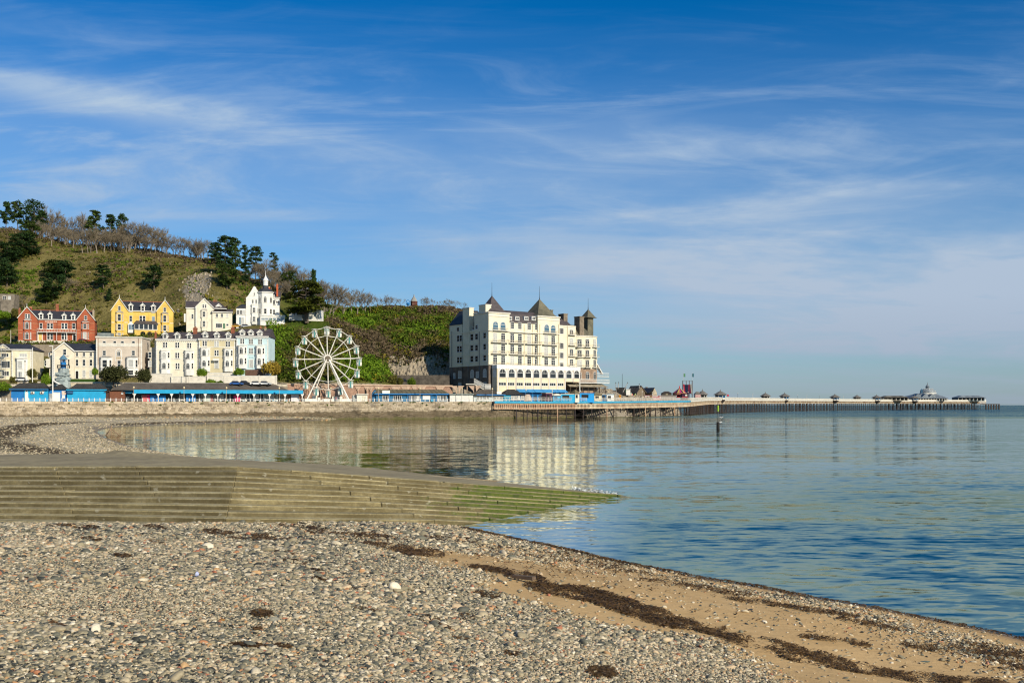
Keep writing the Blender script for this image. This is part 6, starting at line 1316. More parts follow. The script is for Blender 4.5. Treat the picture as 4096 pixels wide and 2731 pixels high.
def cars():
  P = lambda n, c, r=.25: mat(n, c, r, .03, 1, spec=.6)
  cb, ck, cw, cs, cr, cy = P('car_blue', (.03, .10, .32)), P('car_black', (.02, .02, .022)), P('car_white', (.72, .72, .70)), P('car_silver', (.45, .47, .48)), P('car_red', (.45, .01, .03)), P('car_yellow', (.6, .32, .03))
  car('parked_car', 'blue hatchback parked below the white garden wall', 947, 1541, 333, cb, 4.3); car('parked_car', 'black car parked behind the blue hatchback', 982, 1540, 334.8, ck, 4.3); car('parked_car', 'white hatchback parked below the white garden wall', 1027, 1541, 334, cw, 4.2); car('parked_car', 'silver car parked next to the end of the white garden wall', 1062, 1541, 335, cs, 4.0)
  car('parked_car', 'red car parked in front of the red brick house', 336, 1371, 377, cr, 5.0); car('parked_car', 'yellow car parked next to the cream gabled house', 948, 1311, 386, cy, 3.8); car('parked_car', 'pale car parked below the white turreted house', 985, 1312, 386, cs, 4.2)
  car('parked_car', 'white car parked outside the cream villa front garden', 89, 1526, 333, cw, 4.2); car('parked_car', 'white van parked in the shade under the cliff', 1508, 1524, 372, cw, 4.8, 0, 'van'); car('parked_car', 'dark car parked in the shade below the cliff wall', 1618, 1531, 372, ck, 4.2)
def garden_walls():
  def wall(label, px0, px1, py0, py1, d, m, dp=.5, cap=True, name='garden_wall', cat='wall', rz=0):
    a = W(px0, py1, d); w = (px1 - px0) * d / F; h = (py1 - py0) * d / F; o = tag(empty(name, a, R(rz)), label, cat)
    MB().box(0, w, 0, dp, -3, h).build('wall_face', m, o)
    if cap: MB().box(-.06, w + .06, -.08, dp + .08, h + .003, h + .16).build('coping', white, o)
    k = int(w / 5)
    for i in range(k + 1): x = w * i / max(1, k); MB().box(x - .2, x + .2, -.1, -.003, -3, h + .3).build('pier', m, o) if m is wh else None
  wh = mat('whitewashed_wall', (.78, .72, .60), .8, .12, .7)
  wall('long white garden wall below the olive and cream terraced house', 687, 826, 1507, 1536, 337, wh); wall('white upper garden wall in front of the pale blue house', 830, 946, 1492, 1508, 339.5, wh); wall('white garden wall behind the parked cars', 828, 1106, 1504, 1537, 337, wh)
  wall('low brown timber terrace wall in front of the pale blue house', 980, 1058, 1478, 1494, 341, mat('terrace_timber', (.16, .09, .06)), cap=False); wall('white low wall outside the cream terraced house', 600, 690, 1495, 1534, 337.5, wh)
  wall('cream boundary wall outside the cream end house', 225, 420, 1530, 1545, 333, mat('cream_wall', (.66, .55, .40)), name='boundary_wall'); wall('cream boundary wall outside the scaffolded villa', 70, 165, 1528, 1545, 333, MATS['cream_wall'], name='boundary_wall')
  st = mat('terrace_rubble', (.36, .29, .21), .95, .3, .5, (.22, .18, .13), bump=.08, bscale=2)
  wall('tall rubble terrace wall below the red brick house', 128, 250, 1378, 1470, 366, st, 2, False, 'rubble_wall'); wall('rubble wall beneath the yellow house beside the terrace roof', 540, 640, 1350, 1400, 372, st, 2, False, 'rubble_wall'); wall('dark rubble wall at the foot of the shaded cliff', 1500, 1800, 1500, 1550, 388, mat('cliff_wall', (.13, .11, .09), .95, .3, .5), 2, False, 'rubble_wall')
  # hut on the hill's west edge
  B = Bld('stone_hut', 'small grey stone hut with two windows on the western hillside', 'hut', Z1, -40, 185, 409, 300, 6, mat('hut_stone', (.26, .22, .17), .9, .25, .6, bump=.05, bscale=3), 10); B.bot = -5; B.block(-40, 185, 172); B.block(20, 190, 250, y0=-1.5, y1=-.003, zyb=None, name='porch_wall'); B.win(58, 200, 262, 46, 'sash2'); B.win(118, 202, 262, 40, 'sash2')
  # climbing tower
  gm = mat('fake_rock', (.36, .41, .40), .85, .2, .8, (.22, .27, .27), bump=.08, bscale=2.5); d = 327.5; p = W(243, 1556, d); o = tag(empty('climbing_tower', p), 'grey sculpted climbing tower with blue lantern hut and slide', 'tower'); s = d / F
  n = 10; prof = [(30, 0), (29, 20), (24, 48), (21, 72), (22, 84)]; q = MB(); vs = []; fs = []
  for r, z in prof:
    for i in range(n): a = 6.283 * i / n; rr = r * s * random.uniform(.9, 1.1); vs.append((rr * math.cos(a), rr * math.sin(a) * .8 + 2, z * s))
  for k in range(len(prof) - 1):
    for i in range(n): fs.append((k * n + i, k * n + (i + 1) % n, (k + 1) * n + (i + 1) % n, (k + 1) * n + i))
  q.add(vs, fs + [tuple((len(prof) - 1) * n + i for i in range(n))]); q.build('rock_body', gm, o)
  q = MB()
  for k in range(22):
    a = random.uniform(3.3, 6.1); z = random.uniform(4, 66) * s; rr = (29 - z / s * .1) * s; q.box(rr * math.cos(a) - .7, rr * math.cos(a) + .7, rr * math.sin(a) * .8 + 1.7, rr * math.sin(a) * .8 + 2.4, z, z + .5)
  q.build('rock_block', gm, o)
  MB().lathe([(.9, 0), (.9, 2.0)], (0, 2, 84 * s + .003), 8).build('lantern_hut', blue_d, o); MB().lathe([(1.5, 0), (.9, .7), (.1, 1.6)], (0, 2, 84 * s + 2.9), 8).build('lantern_roof', mat('lantern_blue_grey', (.10, .22, .32)), o)
  for i in range(8): a = 6.283 * i / 8; MB().box(.8 * math.cos(a) - .06, .8 * math.cos(a) + .06, 2 + .8 * math.sin(a) - .06, 2 + .8 * math.sin(a) + .06, 84 * s + 2.0, 84 * s + 2.9).build('lantern_post', blue_d, o)
  q = MB()
  for i in range(16): a = 6.283 * i / 16; q.box(1.9 * math.cos(a) - .05, 1.9 * math.cos(a) + .05, 2 + 1.9 * math.sin(a) - .05, 2 + 1.9 * math.sin(a) + .05, 84 * s, 84 * s + 1)
  q.lathe([(1.85, 1), (1.95, 1), (1.95, 1.1), (1.85, 1.1)], (0, 2, 84 * s), 16); q.build('railing', iron, o)
  q = MB(); pr = None
  for i in range(10): a = R(200 + 16 * i); pt = Vector((2.9 * math.cos(a) * .8 - .6, 2.4 * math.sin(a) + 1.2, (44 - i * 4.6) * s)); q.bar(pr, pt, .3, 6) if pr else None; pr = pt
  q.build('slide', white, o)
  # flagpoles
  for px, py0, py1, d_, nm in ((211, 1383, 1604, 312.5, 'tall white flagpole with cross arm in front of the small blue kiosk'), (130, 1391, 1528, 331, 'white flagpole behind the first blue kiosk')):
    p = W(px, py1, d_); h = (py1 - py0) * d_ / F; o = tag(empty('flagpole', (p.x, p.y, p.z)), nm, 'flagpole', 'white flagpoles'); MB().lathe([(.2 if d_ < 320 else .14, 0), (.1, h)], n=8).build('pole', white, o)
    if d_ < 320: MB().box(-1.1, .1, -.08, .08, h - .12, h + .05).build('cross_arm', white, o)
  # telegraph pole and lamp columns on the road
  for px, py0, py1, d_, lab in ((43, 1320, 1380, 378, 'plain timber pole west of the red brick house'), (744, 1436, 1534, 334, 'dark lamp column outside the cream terraced house'), (100, 1448, 1530, 332, 'dark lamp column outside the cream villa'), (1587, 1435, 1525, 366, 'tall lamp column under the shaded cliff'), (388, 1306, 1345, 380, 'grey lamp column between the red and yellow houses'), (1054, 1478, 1535, 338, 'grey lamp column by the end of the garden wall'), (2489, 1495, 1560, 420, 'tall dark telegraph pole on the rocky headland')):
    p = W(px, py1, d_); h = (py1 - py0) * d_ / F; o = tag(empty('lamp_column' if 'lamp' in lab else 'timber_pole', p), lab, 'lamp post' if 'lamp' in lab else 'pole'); MB().lathe([(.12, -2), (.1, 0), (.07, h)], n=6).build('column', iron if 'timber' not in lab else offwhite, o)
    if 'lamp' in lab: MB().lathe([(.08, h), (.25, h + .15), (.18, h + .5), (.02, h + .6)], n=6).build('lantern', iron, o)
def people():
  def pmat(name, bands):
    m, t, b = pm(name); tcn = N(t, 'ShaderNodeTexCoord'); sp = N(t, 'ShaderNodeSeparateXYZ'); t.links.new(tcn.outputs['Object'], sp.inputs[0]); r = ramp(t, [(z / 2.0, c) for z, c in bands], 'CONSTANT'); t.links.new(math_(t, 'MULTIPLY', sp.outputs[2], .5), r.inputs[0]); t.links.new(r.outputs[0], b.inputs['Base Color']); b.inputs['Roughness'].default_value = .8; return m
  skin = (.42, .26, .19)
  def person(label, px, d, m, rz, stride=.16, arm=.0, h=1.72):
    p = Vector((X(px, d), d, PZ + .02)); V = [(0, 0, .95), (0, 0, 1.22), (0, 0, 1.42), (0, .0, 1.52), (0, -.02, 1.66), (.09, 0, .92), (.10, -stride * .5, .50), (.10, -stride, .08), (.10, -stride - .16, .03), (-.09, 0, .92), (-.10, stride * .4, .50), (-.10, stride, .08), (-.10, stride - .16, .03), (.19, 0, 1.40), (.24, .05 + arm, 1.13), (.22, -.10 + arm, .88), (.21, -.16, .78), (-.19, 0, 1.40), (-.24, -.03, 1.13), (-.22, -.16, .90), (-.21, -.22, .80)]
    E_ = [(0, 1), (1, 2), (2, 3), (3, 4), (0, 5), (5, 6), (6, 7), (7, 8), (0, 9), (9, 10), (10, 11), (11, 12), (2, 13), (13, 14), (14, 15), (15, 16), (2, 17), (17, 18), (18, 19), (19, 20)]
    rad = [.15, .15, .14, .055, .105, .10, .07, .05, .045, .10, .07, .05, .045, .07, .05, .038, .04, .07, .05, .038, .04]
    me = bpy.data.meshes.new('person'); me.from_pydata([tuple(c * h / 1.78 for c in v) for v in V], E_, []); o = inst('person', me, p, (0, 0, R(rz))); tag(o, label, 'person')
    md = o.modifiers.new('skin', 'SKIN'); sv = me.skin_vertices[0].data
    for i, r in enumerate(rad): sv[i].radius = (r, r * (.75 if i in (0, 1, 2) else 1)); sv[i].use_root = i == 0
    sd = o.modifiers.new('smooth', 'SUBSURF'); sd.levels = sd.render_levels = 1; me.materials.append(m)
    hb = MB().lathe([(.02, .0), (.10, .01), (.115, .09), (.07, .14), (.01, .155)], (0, .015, 1.66 * h / 1.78), 8).build('hair', mat('hair_brown', (.05, .03, .02)), o)
  d = dw(1345) + 2
  person('person in red top and dark trousers walking by the ferris wheel', 1344, d, pmat('clothes_red', [(0, (.03, .03, .04)), (.9, (.40, .08, .10)), (1.47, skin)]), 60); person('person in dark jacket standing by the ferris wheel barrier', 1356, d, pmat('clothes_dark', [(0, (.04, .05, .08)), (.9, (.03, .03, .035)), (1.47, skin)]), -20, .05); person('person in pale blue shirt by the ferris wheel', 1350.5, d + .8, pmat('clothes_blue', [(0, (.05, .06, .12)), (.9, (.50, .58, .70)), (1.47, skin)]), 100)
  # long dresses on display outside the gift shop
  for i, (zx, c, nm) in enumerate(((1232, (.10, .08, .08), 'dark patterned'), (1315, (.60, .56, .42), 'cream flowered'), (1400, (.62, .64, .68), 'white'), (1440, (.40, .20, .12), 'rust brown'), (1470, (.10, .14, .36), 'royal blue'), (1495, (.62, .58, .60), 'pale grey'), (1525, (.68, .22, .30), 'pink'))):
    px = 1300 + zx / 4.704; d = 341.3 + (zx - 895) / 4.704 * .0235; o = tag(empty('dress_stand', (X(px, d), d, PZ)), nm + ' long dress on a stand outside the blue gift shop', 'dress', 'dresses on display'); k = .85 if i < 6 else 1
    MB().lathe([(.30, .25), (.26, .7), (.15, 1.05), (.19, 1.35), (.17, 1.45), (.04, 1.5)], n=10).build('dress', mat('dress_%d' % i, c, .8, .3, 3), o, smooth=True); MB().lathe([(.16, 0), (.02, .05), (.02, 1.7)], n=6).build('stand', iron, o)
# ================================================================ pier and headland
PIER = [(1978, 343.2, 5.85), (2200, 361.5, 5.85), (2400, 385, 5.95), (2560, 410, 6.15), (2700, 442, 6.4), (2752, 462, 6.55), (2790, 498, 7.0), (2830, 540, 7.6), (2900, 598, 8.0), (3008, 680, 8.3), (3186, 790, 8.6), (3350, 880, 8.8), (3512, 950, 8.9), (3640, 1000, 8.9), (3945, 1085, 8.9)]
def pier():
  root = tag(empty('pier'), 'long iron seaside pier on many dark legs curving out into the bay', 'pier')
  cr = mat('pier_cream', (.66, .55, .38), .6, .2, .35, (.42, .27, .17)); rust = mat('pier_rust', (.40, .22, .13), .8, .3, .6, (.55, .42, .28)); leg = mat('pier_leg_iron', (.035, .03, .03), .7, .3, .5, (.06, .035, .025)); wr = mat('pier_white', (.78, .74, .64), .5, .1, .6); bl = mat('pier_blue', (.06, .38, .58), .5, .1, .6); pl = mat('pier_deck_plank', (.30, .24, .18), .8, .2, .5)
  pts = [Vector((X(p, d), d, z)) for p, d, z in PIER]
  # arc-length walk along the front edge
  cum = [0]
  for a, b in zip(pts[:-1], pts[1:]): cum.append(cum[-1] + (b - a).length)
  def at(s):
    i = max(0, min(len(pts) - 2, int(np.searchsorted(cum, s)) - 1)); t = (s - cum[i]) / (cum[i + 1] - cum[i]); return pts[i].lerp(pts[i + 1], t)
  Ltot = cum[-1]; s = 0; k = 0
  nodes = [0]
  while nodes[-1] < Ltot - 4: nodes.append(nodes[-1] + (10.6 if nodes[-1] < cum[5] else 9.0))
  nodes[-1] = Ltot
  for s0, s1 in zip(nodes[:-1], nodes[1:]):
    a, b = at(s0), at(s1); L = (b - a).to_2d().length; dr = (b - a).normalized(); n = Vector((-dr.y, dr.x, 0)).normalized(); nearp = s0 < cum[5]; wdt = 9 if nearp else 8
    if 100 < s0 < 190: wdt = 20
    o0 = lambda t, off, z: (a.lerp(b, t) + n * off + Vector((0, 0, z)))
    q = MB().hexa([o0(0, 0, -.3), o0(1, 0, -.3), o0(1, wdt, -.3), o0(0, wdt, -.3), o0(0, 0, 0), o0(1, 0, 0), o0(1, wdt, 0), o0(0, wdt, 0)]); q.build('deck', pl, root)
    q = MB().hexa([o0(0, -.12, -.55), o0(1, -.12, -.55), o0(1, -.003, -.55), o0(0, -.003, -.55), o0(0, -.12, .12), o0(1, -.12, .12), o0(1, -.003, .12), o0(0, -.003, .12)]); q.build('fascia', bl if nearp else wr, root)
    # girder with pierced web
    gd = 2.05; top, bot = -.62, -.62 - gd; q = MB(); gy = .35
    for z0, z1 in ((top - .28, top), (bot, bot + .28)): q.hexa([o0(0, gy - .15, z0), o0(1, gy - .15, z0), o0(1, gy + .15, z0), o0(0, gy + .15, z0), o0(0, gy - .15, z1), o0(1, gy - .15, z1), o0(1, gy + .15, z1), o0(0, gy + .15, z1)])
    m = max(4, int(L / (.86 if nearp else 1.5)))
    for i in range(m + 1):
      t = i / m; w1, w2 = .36 / L, .15 / L
      if i in (0, m): w2 = .3 / L
      P_ = [(t - w1, bot + .28), (t + w1, bot + .28), (t + w2, (top + bot) / 2), (t + w1, top - .28), (t - w1, top - .28), (t - w2, (top + bot) / 2)]
      vs = [o0(min(1, max(0, u)), gy - .1, z) for u, z in P_] + [o0(min(1, max(0, u)), gy + .1, z) for u, z in P_]; q.add(vs, [(0, 1, 2, 5), (5, 2, 3, 4), (6, 11, 8, 7), (11, 10, 9, 8), (1, 7, 8, 2), (2, 8, 9, 3), (0, 5, 11, 6), (5, 4, 10, 11)])
    q.build('girder', rust if s0 < 33 else cr, root)
    q = MB().hexa([o0(0, wdt - .5, bot), o0(1, wdt - .5, bot), o0(1, wdt - .2, bot), o0(0, wdt - .2, bot), o0(0, wdt - .5, top), o0(1, wdt - .5, top), o0(1, wdt - .2, top), o0(0, wdt - .2, top)]); q.build('back_girder', leg, root)
    # legs
    if s0 > 8:
      for off, r in ((gy, .24), (wdt - .6, .24)) + (((wdt * .5), .22),) * (1 if nearp is False else 0):
        MB().bar(o0(0, off, bot - .003), o0(0, off, 0) - Vector((0, 0, a.z + 2.2)), r, 8).build('leg', leg if not (nearp and off < 1 and k % 3 == 0) else rust, root)
      for t2 in ((.5,) if nearp else (.5,)):
        MB().bar(o0(t2, gy, bot - .003), o0(t2, gy, 0) - Vector((0, 0, a.lerp(b, t2).z + 2.2)), .2, 6).build('leg', leg, root); MB().bar(o0(t2, wdt - .6, bot - .003), o0(t2, wdt - .6, 0) - Vector((0, 0, a.lerp(b, t2).z + 2.2)), .2, 6).build('leg', leg, root)
      q = MB(); zz = -a.z + .5
      q.bar(o0(0, gy, zz), o0(0, wdt - .6, zz), .09); q.bar(o0(0, gy, zz), o0(0, wdt - .6, bot), .06); q.bar(o0(0, gy, bot), o0(0, wdt - .6, zz), .06)
      q.bar(o0(0, gy, zz + .15), o0(1, gy, zz + .15), .07)
      q.bar(o0(0, gy, zz + .2), o0(1, gy, bot), .05); q.bar(o0(0, gy, bot), o0(1, gy, zz + .2), .05); q.build('brace', leg, root)
    # railing
    q = MB(); m = max(3, int(L / 1.7)); h = 1.5 if nearp else 1.35
    for i in range(m): q.bar(o0(i / m, .05, .123), o0(i / m, .05, h), .06, 4)
    for z, r in ((h, .075), (h * .62, .045), (h * .34, .045)): q.bar(o0(0, .05, z), o0(1, .05, z), r)
    if not nearp:
      q.hexa([o0(0, .2, .25), o0(1, .2, .25), o0(1, .26, .25), o0(0, .26, .25), o0(0, .2, 1.2), o0(1, .2, 1.2), o0(1, .26, 1.2), o0(0, .26, 1.2)])
    else:
      for i in range(m * 2): t = (i + .5) / (m * 2); q.bar(o0(t, .05, h * .36), o0(t + .4 / L, .05, h * .6), .03, 3)
    q.build('railing_panel', wr, root)
    q = MB();
    for i in range(0, m, 2): q.bar(o0(i / m, wdt - .1, .003), o0(i / m, wdt - .1, 1.2), .05, 4)
    q.bar(o0(0, wdt - .1, 1.2), o0(1, wdt - .1, 1.2), .07); q.build('back_railing', wr, root); k += 1
  return pts, cum, at
def pier_things(pts, cum, at):
  wd = mat('kiosk_timber_grey', (.40, .38, .33), .7, .2, .8); rf = mat('kiosk_lead_roof', (.20, .18, .155), .6, .25, .8, (.12, .11, .10)); wr = MATS['pier_white']
  def kiosk(px, wpx, y0, y1, d, lab, back=False):
    z0 = np.interp(d, [p.y for p in pts], [p.z for p in pts]); x = X(px, d); w = wpx * d / F; n = 6 if back else -1; h = (z0 + 3.3)
    o = tag(empty('pier_kiosk', (x, d + n, z0), R(35)), lab, 'kiosk', 'small roofed kiosks along the pier'); r = w * .34
    MB().lathe([(r, 0), (r, 2.7)], n=8, rot=R(22.5)).build('wall', wd if back else wr, o); MB().lathe([(r * 1.02, .9), (r * 1.02, 2.3)], n=8, rot=R(22.5)).build('window_band', navy if not back else dark, o)
    for i in range(8): a = R(22.5 + 45 * i); MB().box(r * 1.05 * math.cos(a) - .12, r * 1.05 * math.cos(a) + .12, r * 1.05 * math.sin(a) - .12, r * 1.05 * math.sin(a) + .12, 0, 2.7).build('corner_post', wr, o)
    MB().lathe([(w * .5, 2.703), (w * .5, 2.95), (w * .33, 3.7), (w * .22, 4.3), (w * .05, 4.9), (.02, 6.1)], n=8, rot=R(22.5)).build('roof', rf, o)
    if not back: MB().lathe([(r * .35, -2.6), (r * 1.0, -.7), (r * 1.0, -.003)], n=8, rot=R(22.5)).build('corbel', MATS['pier_leg_iron'], o)
  for px, w, d, lab, b in ((2880, 58, 590, 'pier kiosk with white side by the red round sign', False), (2818, 50, 548, 'pier kiosk nearest the slide ride', True), (3070, 46, 730, 'dark pier kiosk on the far side, east of the marker post', True), (3137, 46, 762, 'large pale octagonal pier kiosk, third along the railing', False), (3338, 44, 872, 'octagonal pier kiosk with teal window, halfway along', False), (3437, 38, 930, 'small dark pier kiosk on the far side beyond halfway', True), (3505, 42, 948, 'octagonal pier kiosk just before the pier-head buildings', False), (3656, 42, 1005, 'octagonal kiosk at the corner of the pavilion', False)): kiosk(px, w, 0, 0, d, lab, b)
  # pier lamps
  for i, (px, d) in enumerate(((2952, 640), (3012, 690), (3190, 800), (3228, 820), (3280, 850), (3375, 900), (2104, 352), (2209, 366), (2322, 378), (2569, 413), (2753, 463))):
    z0 = float(np.interp(d, [p.y for p in pts], [p.z for p in pts])); o = tag(empty('pier_lamp', (X(px, d), d + .6, z0)), ['slim lamp on the pier just past the white-sided kiosk', 'white slim lamp on the pier before the dark far kiosk', 'dark slim lamp east of the large octagonal kiosk', 'white slim lamp between two octagonal kiosks', 'dark slim lamp near the teal-windowed kiosk', 'slim lamp just east of the teal-windowed kiosk', 'white lamp at the landward end of the pier railing', 'white lamp on the pier in front of the domed stall', 'white lamp on the pier in front of the wide blue stall', 'cream globe lamp on the pier before the stone houses', 'white globe lamp at the bend of the pier'][i], 'lamp', 'lamps on the pier')
    MB().lathe([(.14, 0), (.08, .6), (.06, 3.6), (.14, 3.75)], n=6).build('lamp_post', wr if i % 2 else iron, o); MB().lathe([(.05, 3.75), (.24, 3.95), (.2, 4.2), (.03, 4.3)], n=8).build('lamp_head', offwhite, o)
  o = tag(empty('round_sign', (X(2913, 612), 613, 8.0)), 'round red sign on a post standing on the pier', 'sign'); MB().lathe([(.08, 0), (.08, 2.2)], n=6).build('post', iron, o); q = MB().lathe([(.02, -.1), (.65, -.08), (.65, .08), (.02, .1)], n=16).build('disc', mat('sign_red', (.55, .03, .06), .5), o, (0, 0, 2.6)); q.rotation_euler = (R(90), 0, 0)
  # pavilion at the pier head
  Z6 = (3000, 1450, 2.146); d = 1030; lead = mat('pavilion_lead', (.24, .27, .29), .5, .25, .2, (.12, .145, .17)); o = tag(empty('pier_pavilion', (X(3712, d), d, 8.9)), 'grey domed pavilion with tiered roofs at the pier head', 'pavilion'); s = d / F / 2.146
  zx = lambda x: (x - 1528) * s; zz = lambda y: (330 - y) * s
  MB().box(zx(1375), zx(1690), 0, 26, 0, zz(308)).build('wall', wd, o)
  for i in range(14): x = zx(1385) + (zx(1685) - zx(1385)) * i / 13; MB().box(x - .25, x + .25, -3, -2.6, 0, zz(308) - .003).build('veranda_post', wr, o)
  MB().plan([(zx(1360), -4), (zx(1695), -4), (zx(1695), 28), (zx(1360), 28)], zz(307), zz(285), [(zx(1410), 3), (zx(1655), 3), (zx(1655), 22), (zx(1410), 22)]).build('lower_roof', lead, o)
  MB().plan([(zx(1415), 3), (zx(1650), 3), (zx(1650), 22), (zx(1415), 22)], zz(285) + .01, zz(265), [(zx(1480), 8), (zx(1625), 8), (zx(1625), 18), (zx(1480), 18)]).build('upper_roof', lead, o)
  for xx in (1435, 1500, 1560): MB().prism([(zx(xx - 34), zz(300)), (zx(xx + 34), zz(300)), (zx(xx), zz(268))], -2, 8).build('gable', lead, o)
  q = MB(); cx_ = zx(1573); n = 16; prof = [(1508, 262, 1640), (1506, 248, 1638), (1512, 236, 1628), (1530, 226, 1612), (1552, 222, 1590)]
  vs = []; fs = []
  for a, y, b in prof:
    r = (zx(b) - zx(a)) / 2; c = (zx(b) + zx(a)) / 2
    for i in range(n): t = 6.283 * i / n + .2; vs.append((c + r * math.cos(t), 13 + r * .75 * math.sin(t), zz(y)))
  for k in range(4):
    for i in range(n): fs.append((k * n + i, k * n + (i + 1) % n, (k + 1) * n + (i + 1) % n, (k + 1) * n + i))
  q.add(vs, fs + [tuple(4 * n + i for i in range(n))]); q.build('dome', lead, o); MB().lathe([(zx(1640) - cx_ + .5, 0), (zx(1640) - cx_ + .5, 1.2)], (cx_, 13, zz(270)), 16, sy=.75).build('dome_drum', wr, o)
  for i in range(9): t = 3.4 + 2.6 * i / 8; r = (zx(1640) - zx(1508)) / 2; q = MB().bar((cx_ + r * math.cos(t), 13 + r * .75 * math.sin(t), zz(250)), (cx_ + r * .55 * math.cos(t), 13 + r * .4 * math.sin(t), zz(223)), .3, 4).build('dome_rib', wr, o)
  MB().lathe([(1.9, 0), (1.9, 1.8), (2.6, 1.95), (1.3, 3.0), (.4, 4.6), (.08, 7)], (zx(1568), 13, zz(222)), 8).build('lantern', lead, o); MB().lathe([(1.0, 0), (1.0, 2.2), (1.4, 2.4), (.15, 4.6)], (zx(1492), 6, zz(262)), 8).build('turret', mat('turret_blue', (.06, .16, .26)), o)
  def flat(name, lab, a, b, yt, yb, d, m, rm, depth=16):
    pa, pb = 3000 + a / 2.146, 3000 + b / 2.146; o = tag(empty(name, (X(pa, d), d, 8.9)), lab, 'building'); w = (pb - pa) * d / F; h = Z(1450 + yt / 2.146, d) - 8.9
    MB().box(0, w, 2, depth, 0, h * .62).build('wall', m, o); n = int(w / 4)
    for i in range(n): MB().box(w * (i + .2) / n, w * (i + .8) / n, 1.9, 1.997, .8, h * .55).build('window', dark, o)
    for i in range(n + 1): MB().box(w * i / n - .15, w * i / n + .15, .2, .5, 0, h * .62).build('veranda_post', wr, o)
    MB().plan([(-1, -1), (w + 1, -1), (w + 1, depth + 1), (-1, depth + 1)], h * .62 + .003, h, [(w * .18, 4), (w * .8, 4), (w * .8, depth - 4), (w * .18, depth - 4)]).build('roof', rm, o)
  flat('pier_head_building', 'low building with grey hipped roof at the very end of the pier', 1790, 2020, 282, 320, 1062, mat('head_wall', (.08, .13, .15)), lead); flat('pier_shop_building', 'low brown-roofed buildings on the pier before the pavilion', 1150, 1362, 284, 312, 970, mat('head_wall_b', (.30, .26, .2)), mat('head_roof', (.17, .15, .12), .8, .3, .2))
  # wide head platform and landing stage
  o = tag(empty('pier_end_platform', (0, 0, 0)), 'wide end platform of the pier with crowded legs and low landing stage', 'platform'); leg = MATS['pier_leg_iron']; a = Vector((X(3640, 1003), 1003, 8.55)); b = Vector((X(3942, 1088), 1088, 8.55)); n = Vector((-(b - a).y, (b - a).x, 0)).normalized()
  q = MB(); f = lambda t, o_, z: a.lerp(b, t) + n * o_ + Vector((0, 0, z)); q.hexa([f(0, 8.5, -.6), f(1, 8.5, -.6), f(1, 36, -.6), f(0, 36, -.6), f(0, 8.5, .2), f(1, 8.5, .2), f(1, 36, .2), f(0, 36, .2)]); q.build('platform', MATS['pier_deck_plank'], o)
  for i in range(22):
    for off in (12, 24): MB().bar(f(i / 21 + random.uniform(-.01, .01), off, -.6), f(i / 21, off, -10.5), .35, 6).build('leg', leg, o)
  c0 = W(3938, 1615, 1090); q = MB().box(c0.x, X(3992, 1090), 1086, 1098, c0.z - .6, c0.z).build('landing_stage', MATS['pier_leg_iron'], o)
  for i in range(6): x = c0.x + (X(3990, 1090) - c0.x) * i / 5; MB().box(x - .6, x + .6, 1086, 1087.2, -2, c0.z - .603).build('pile', leg, o)
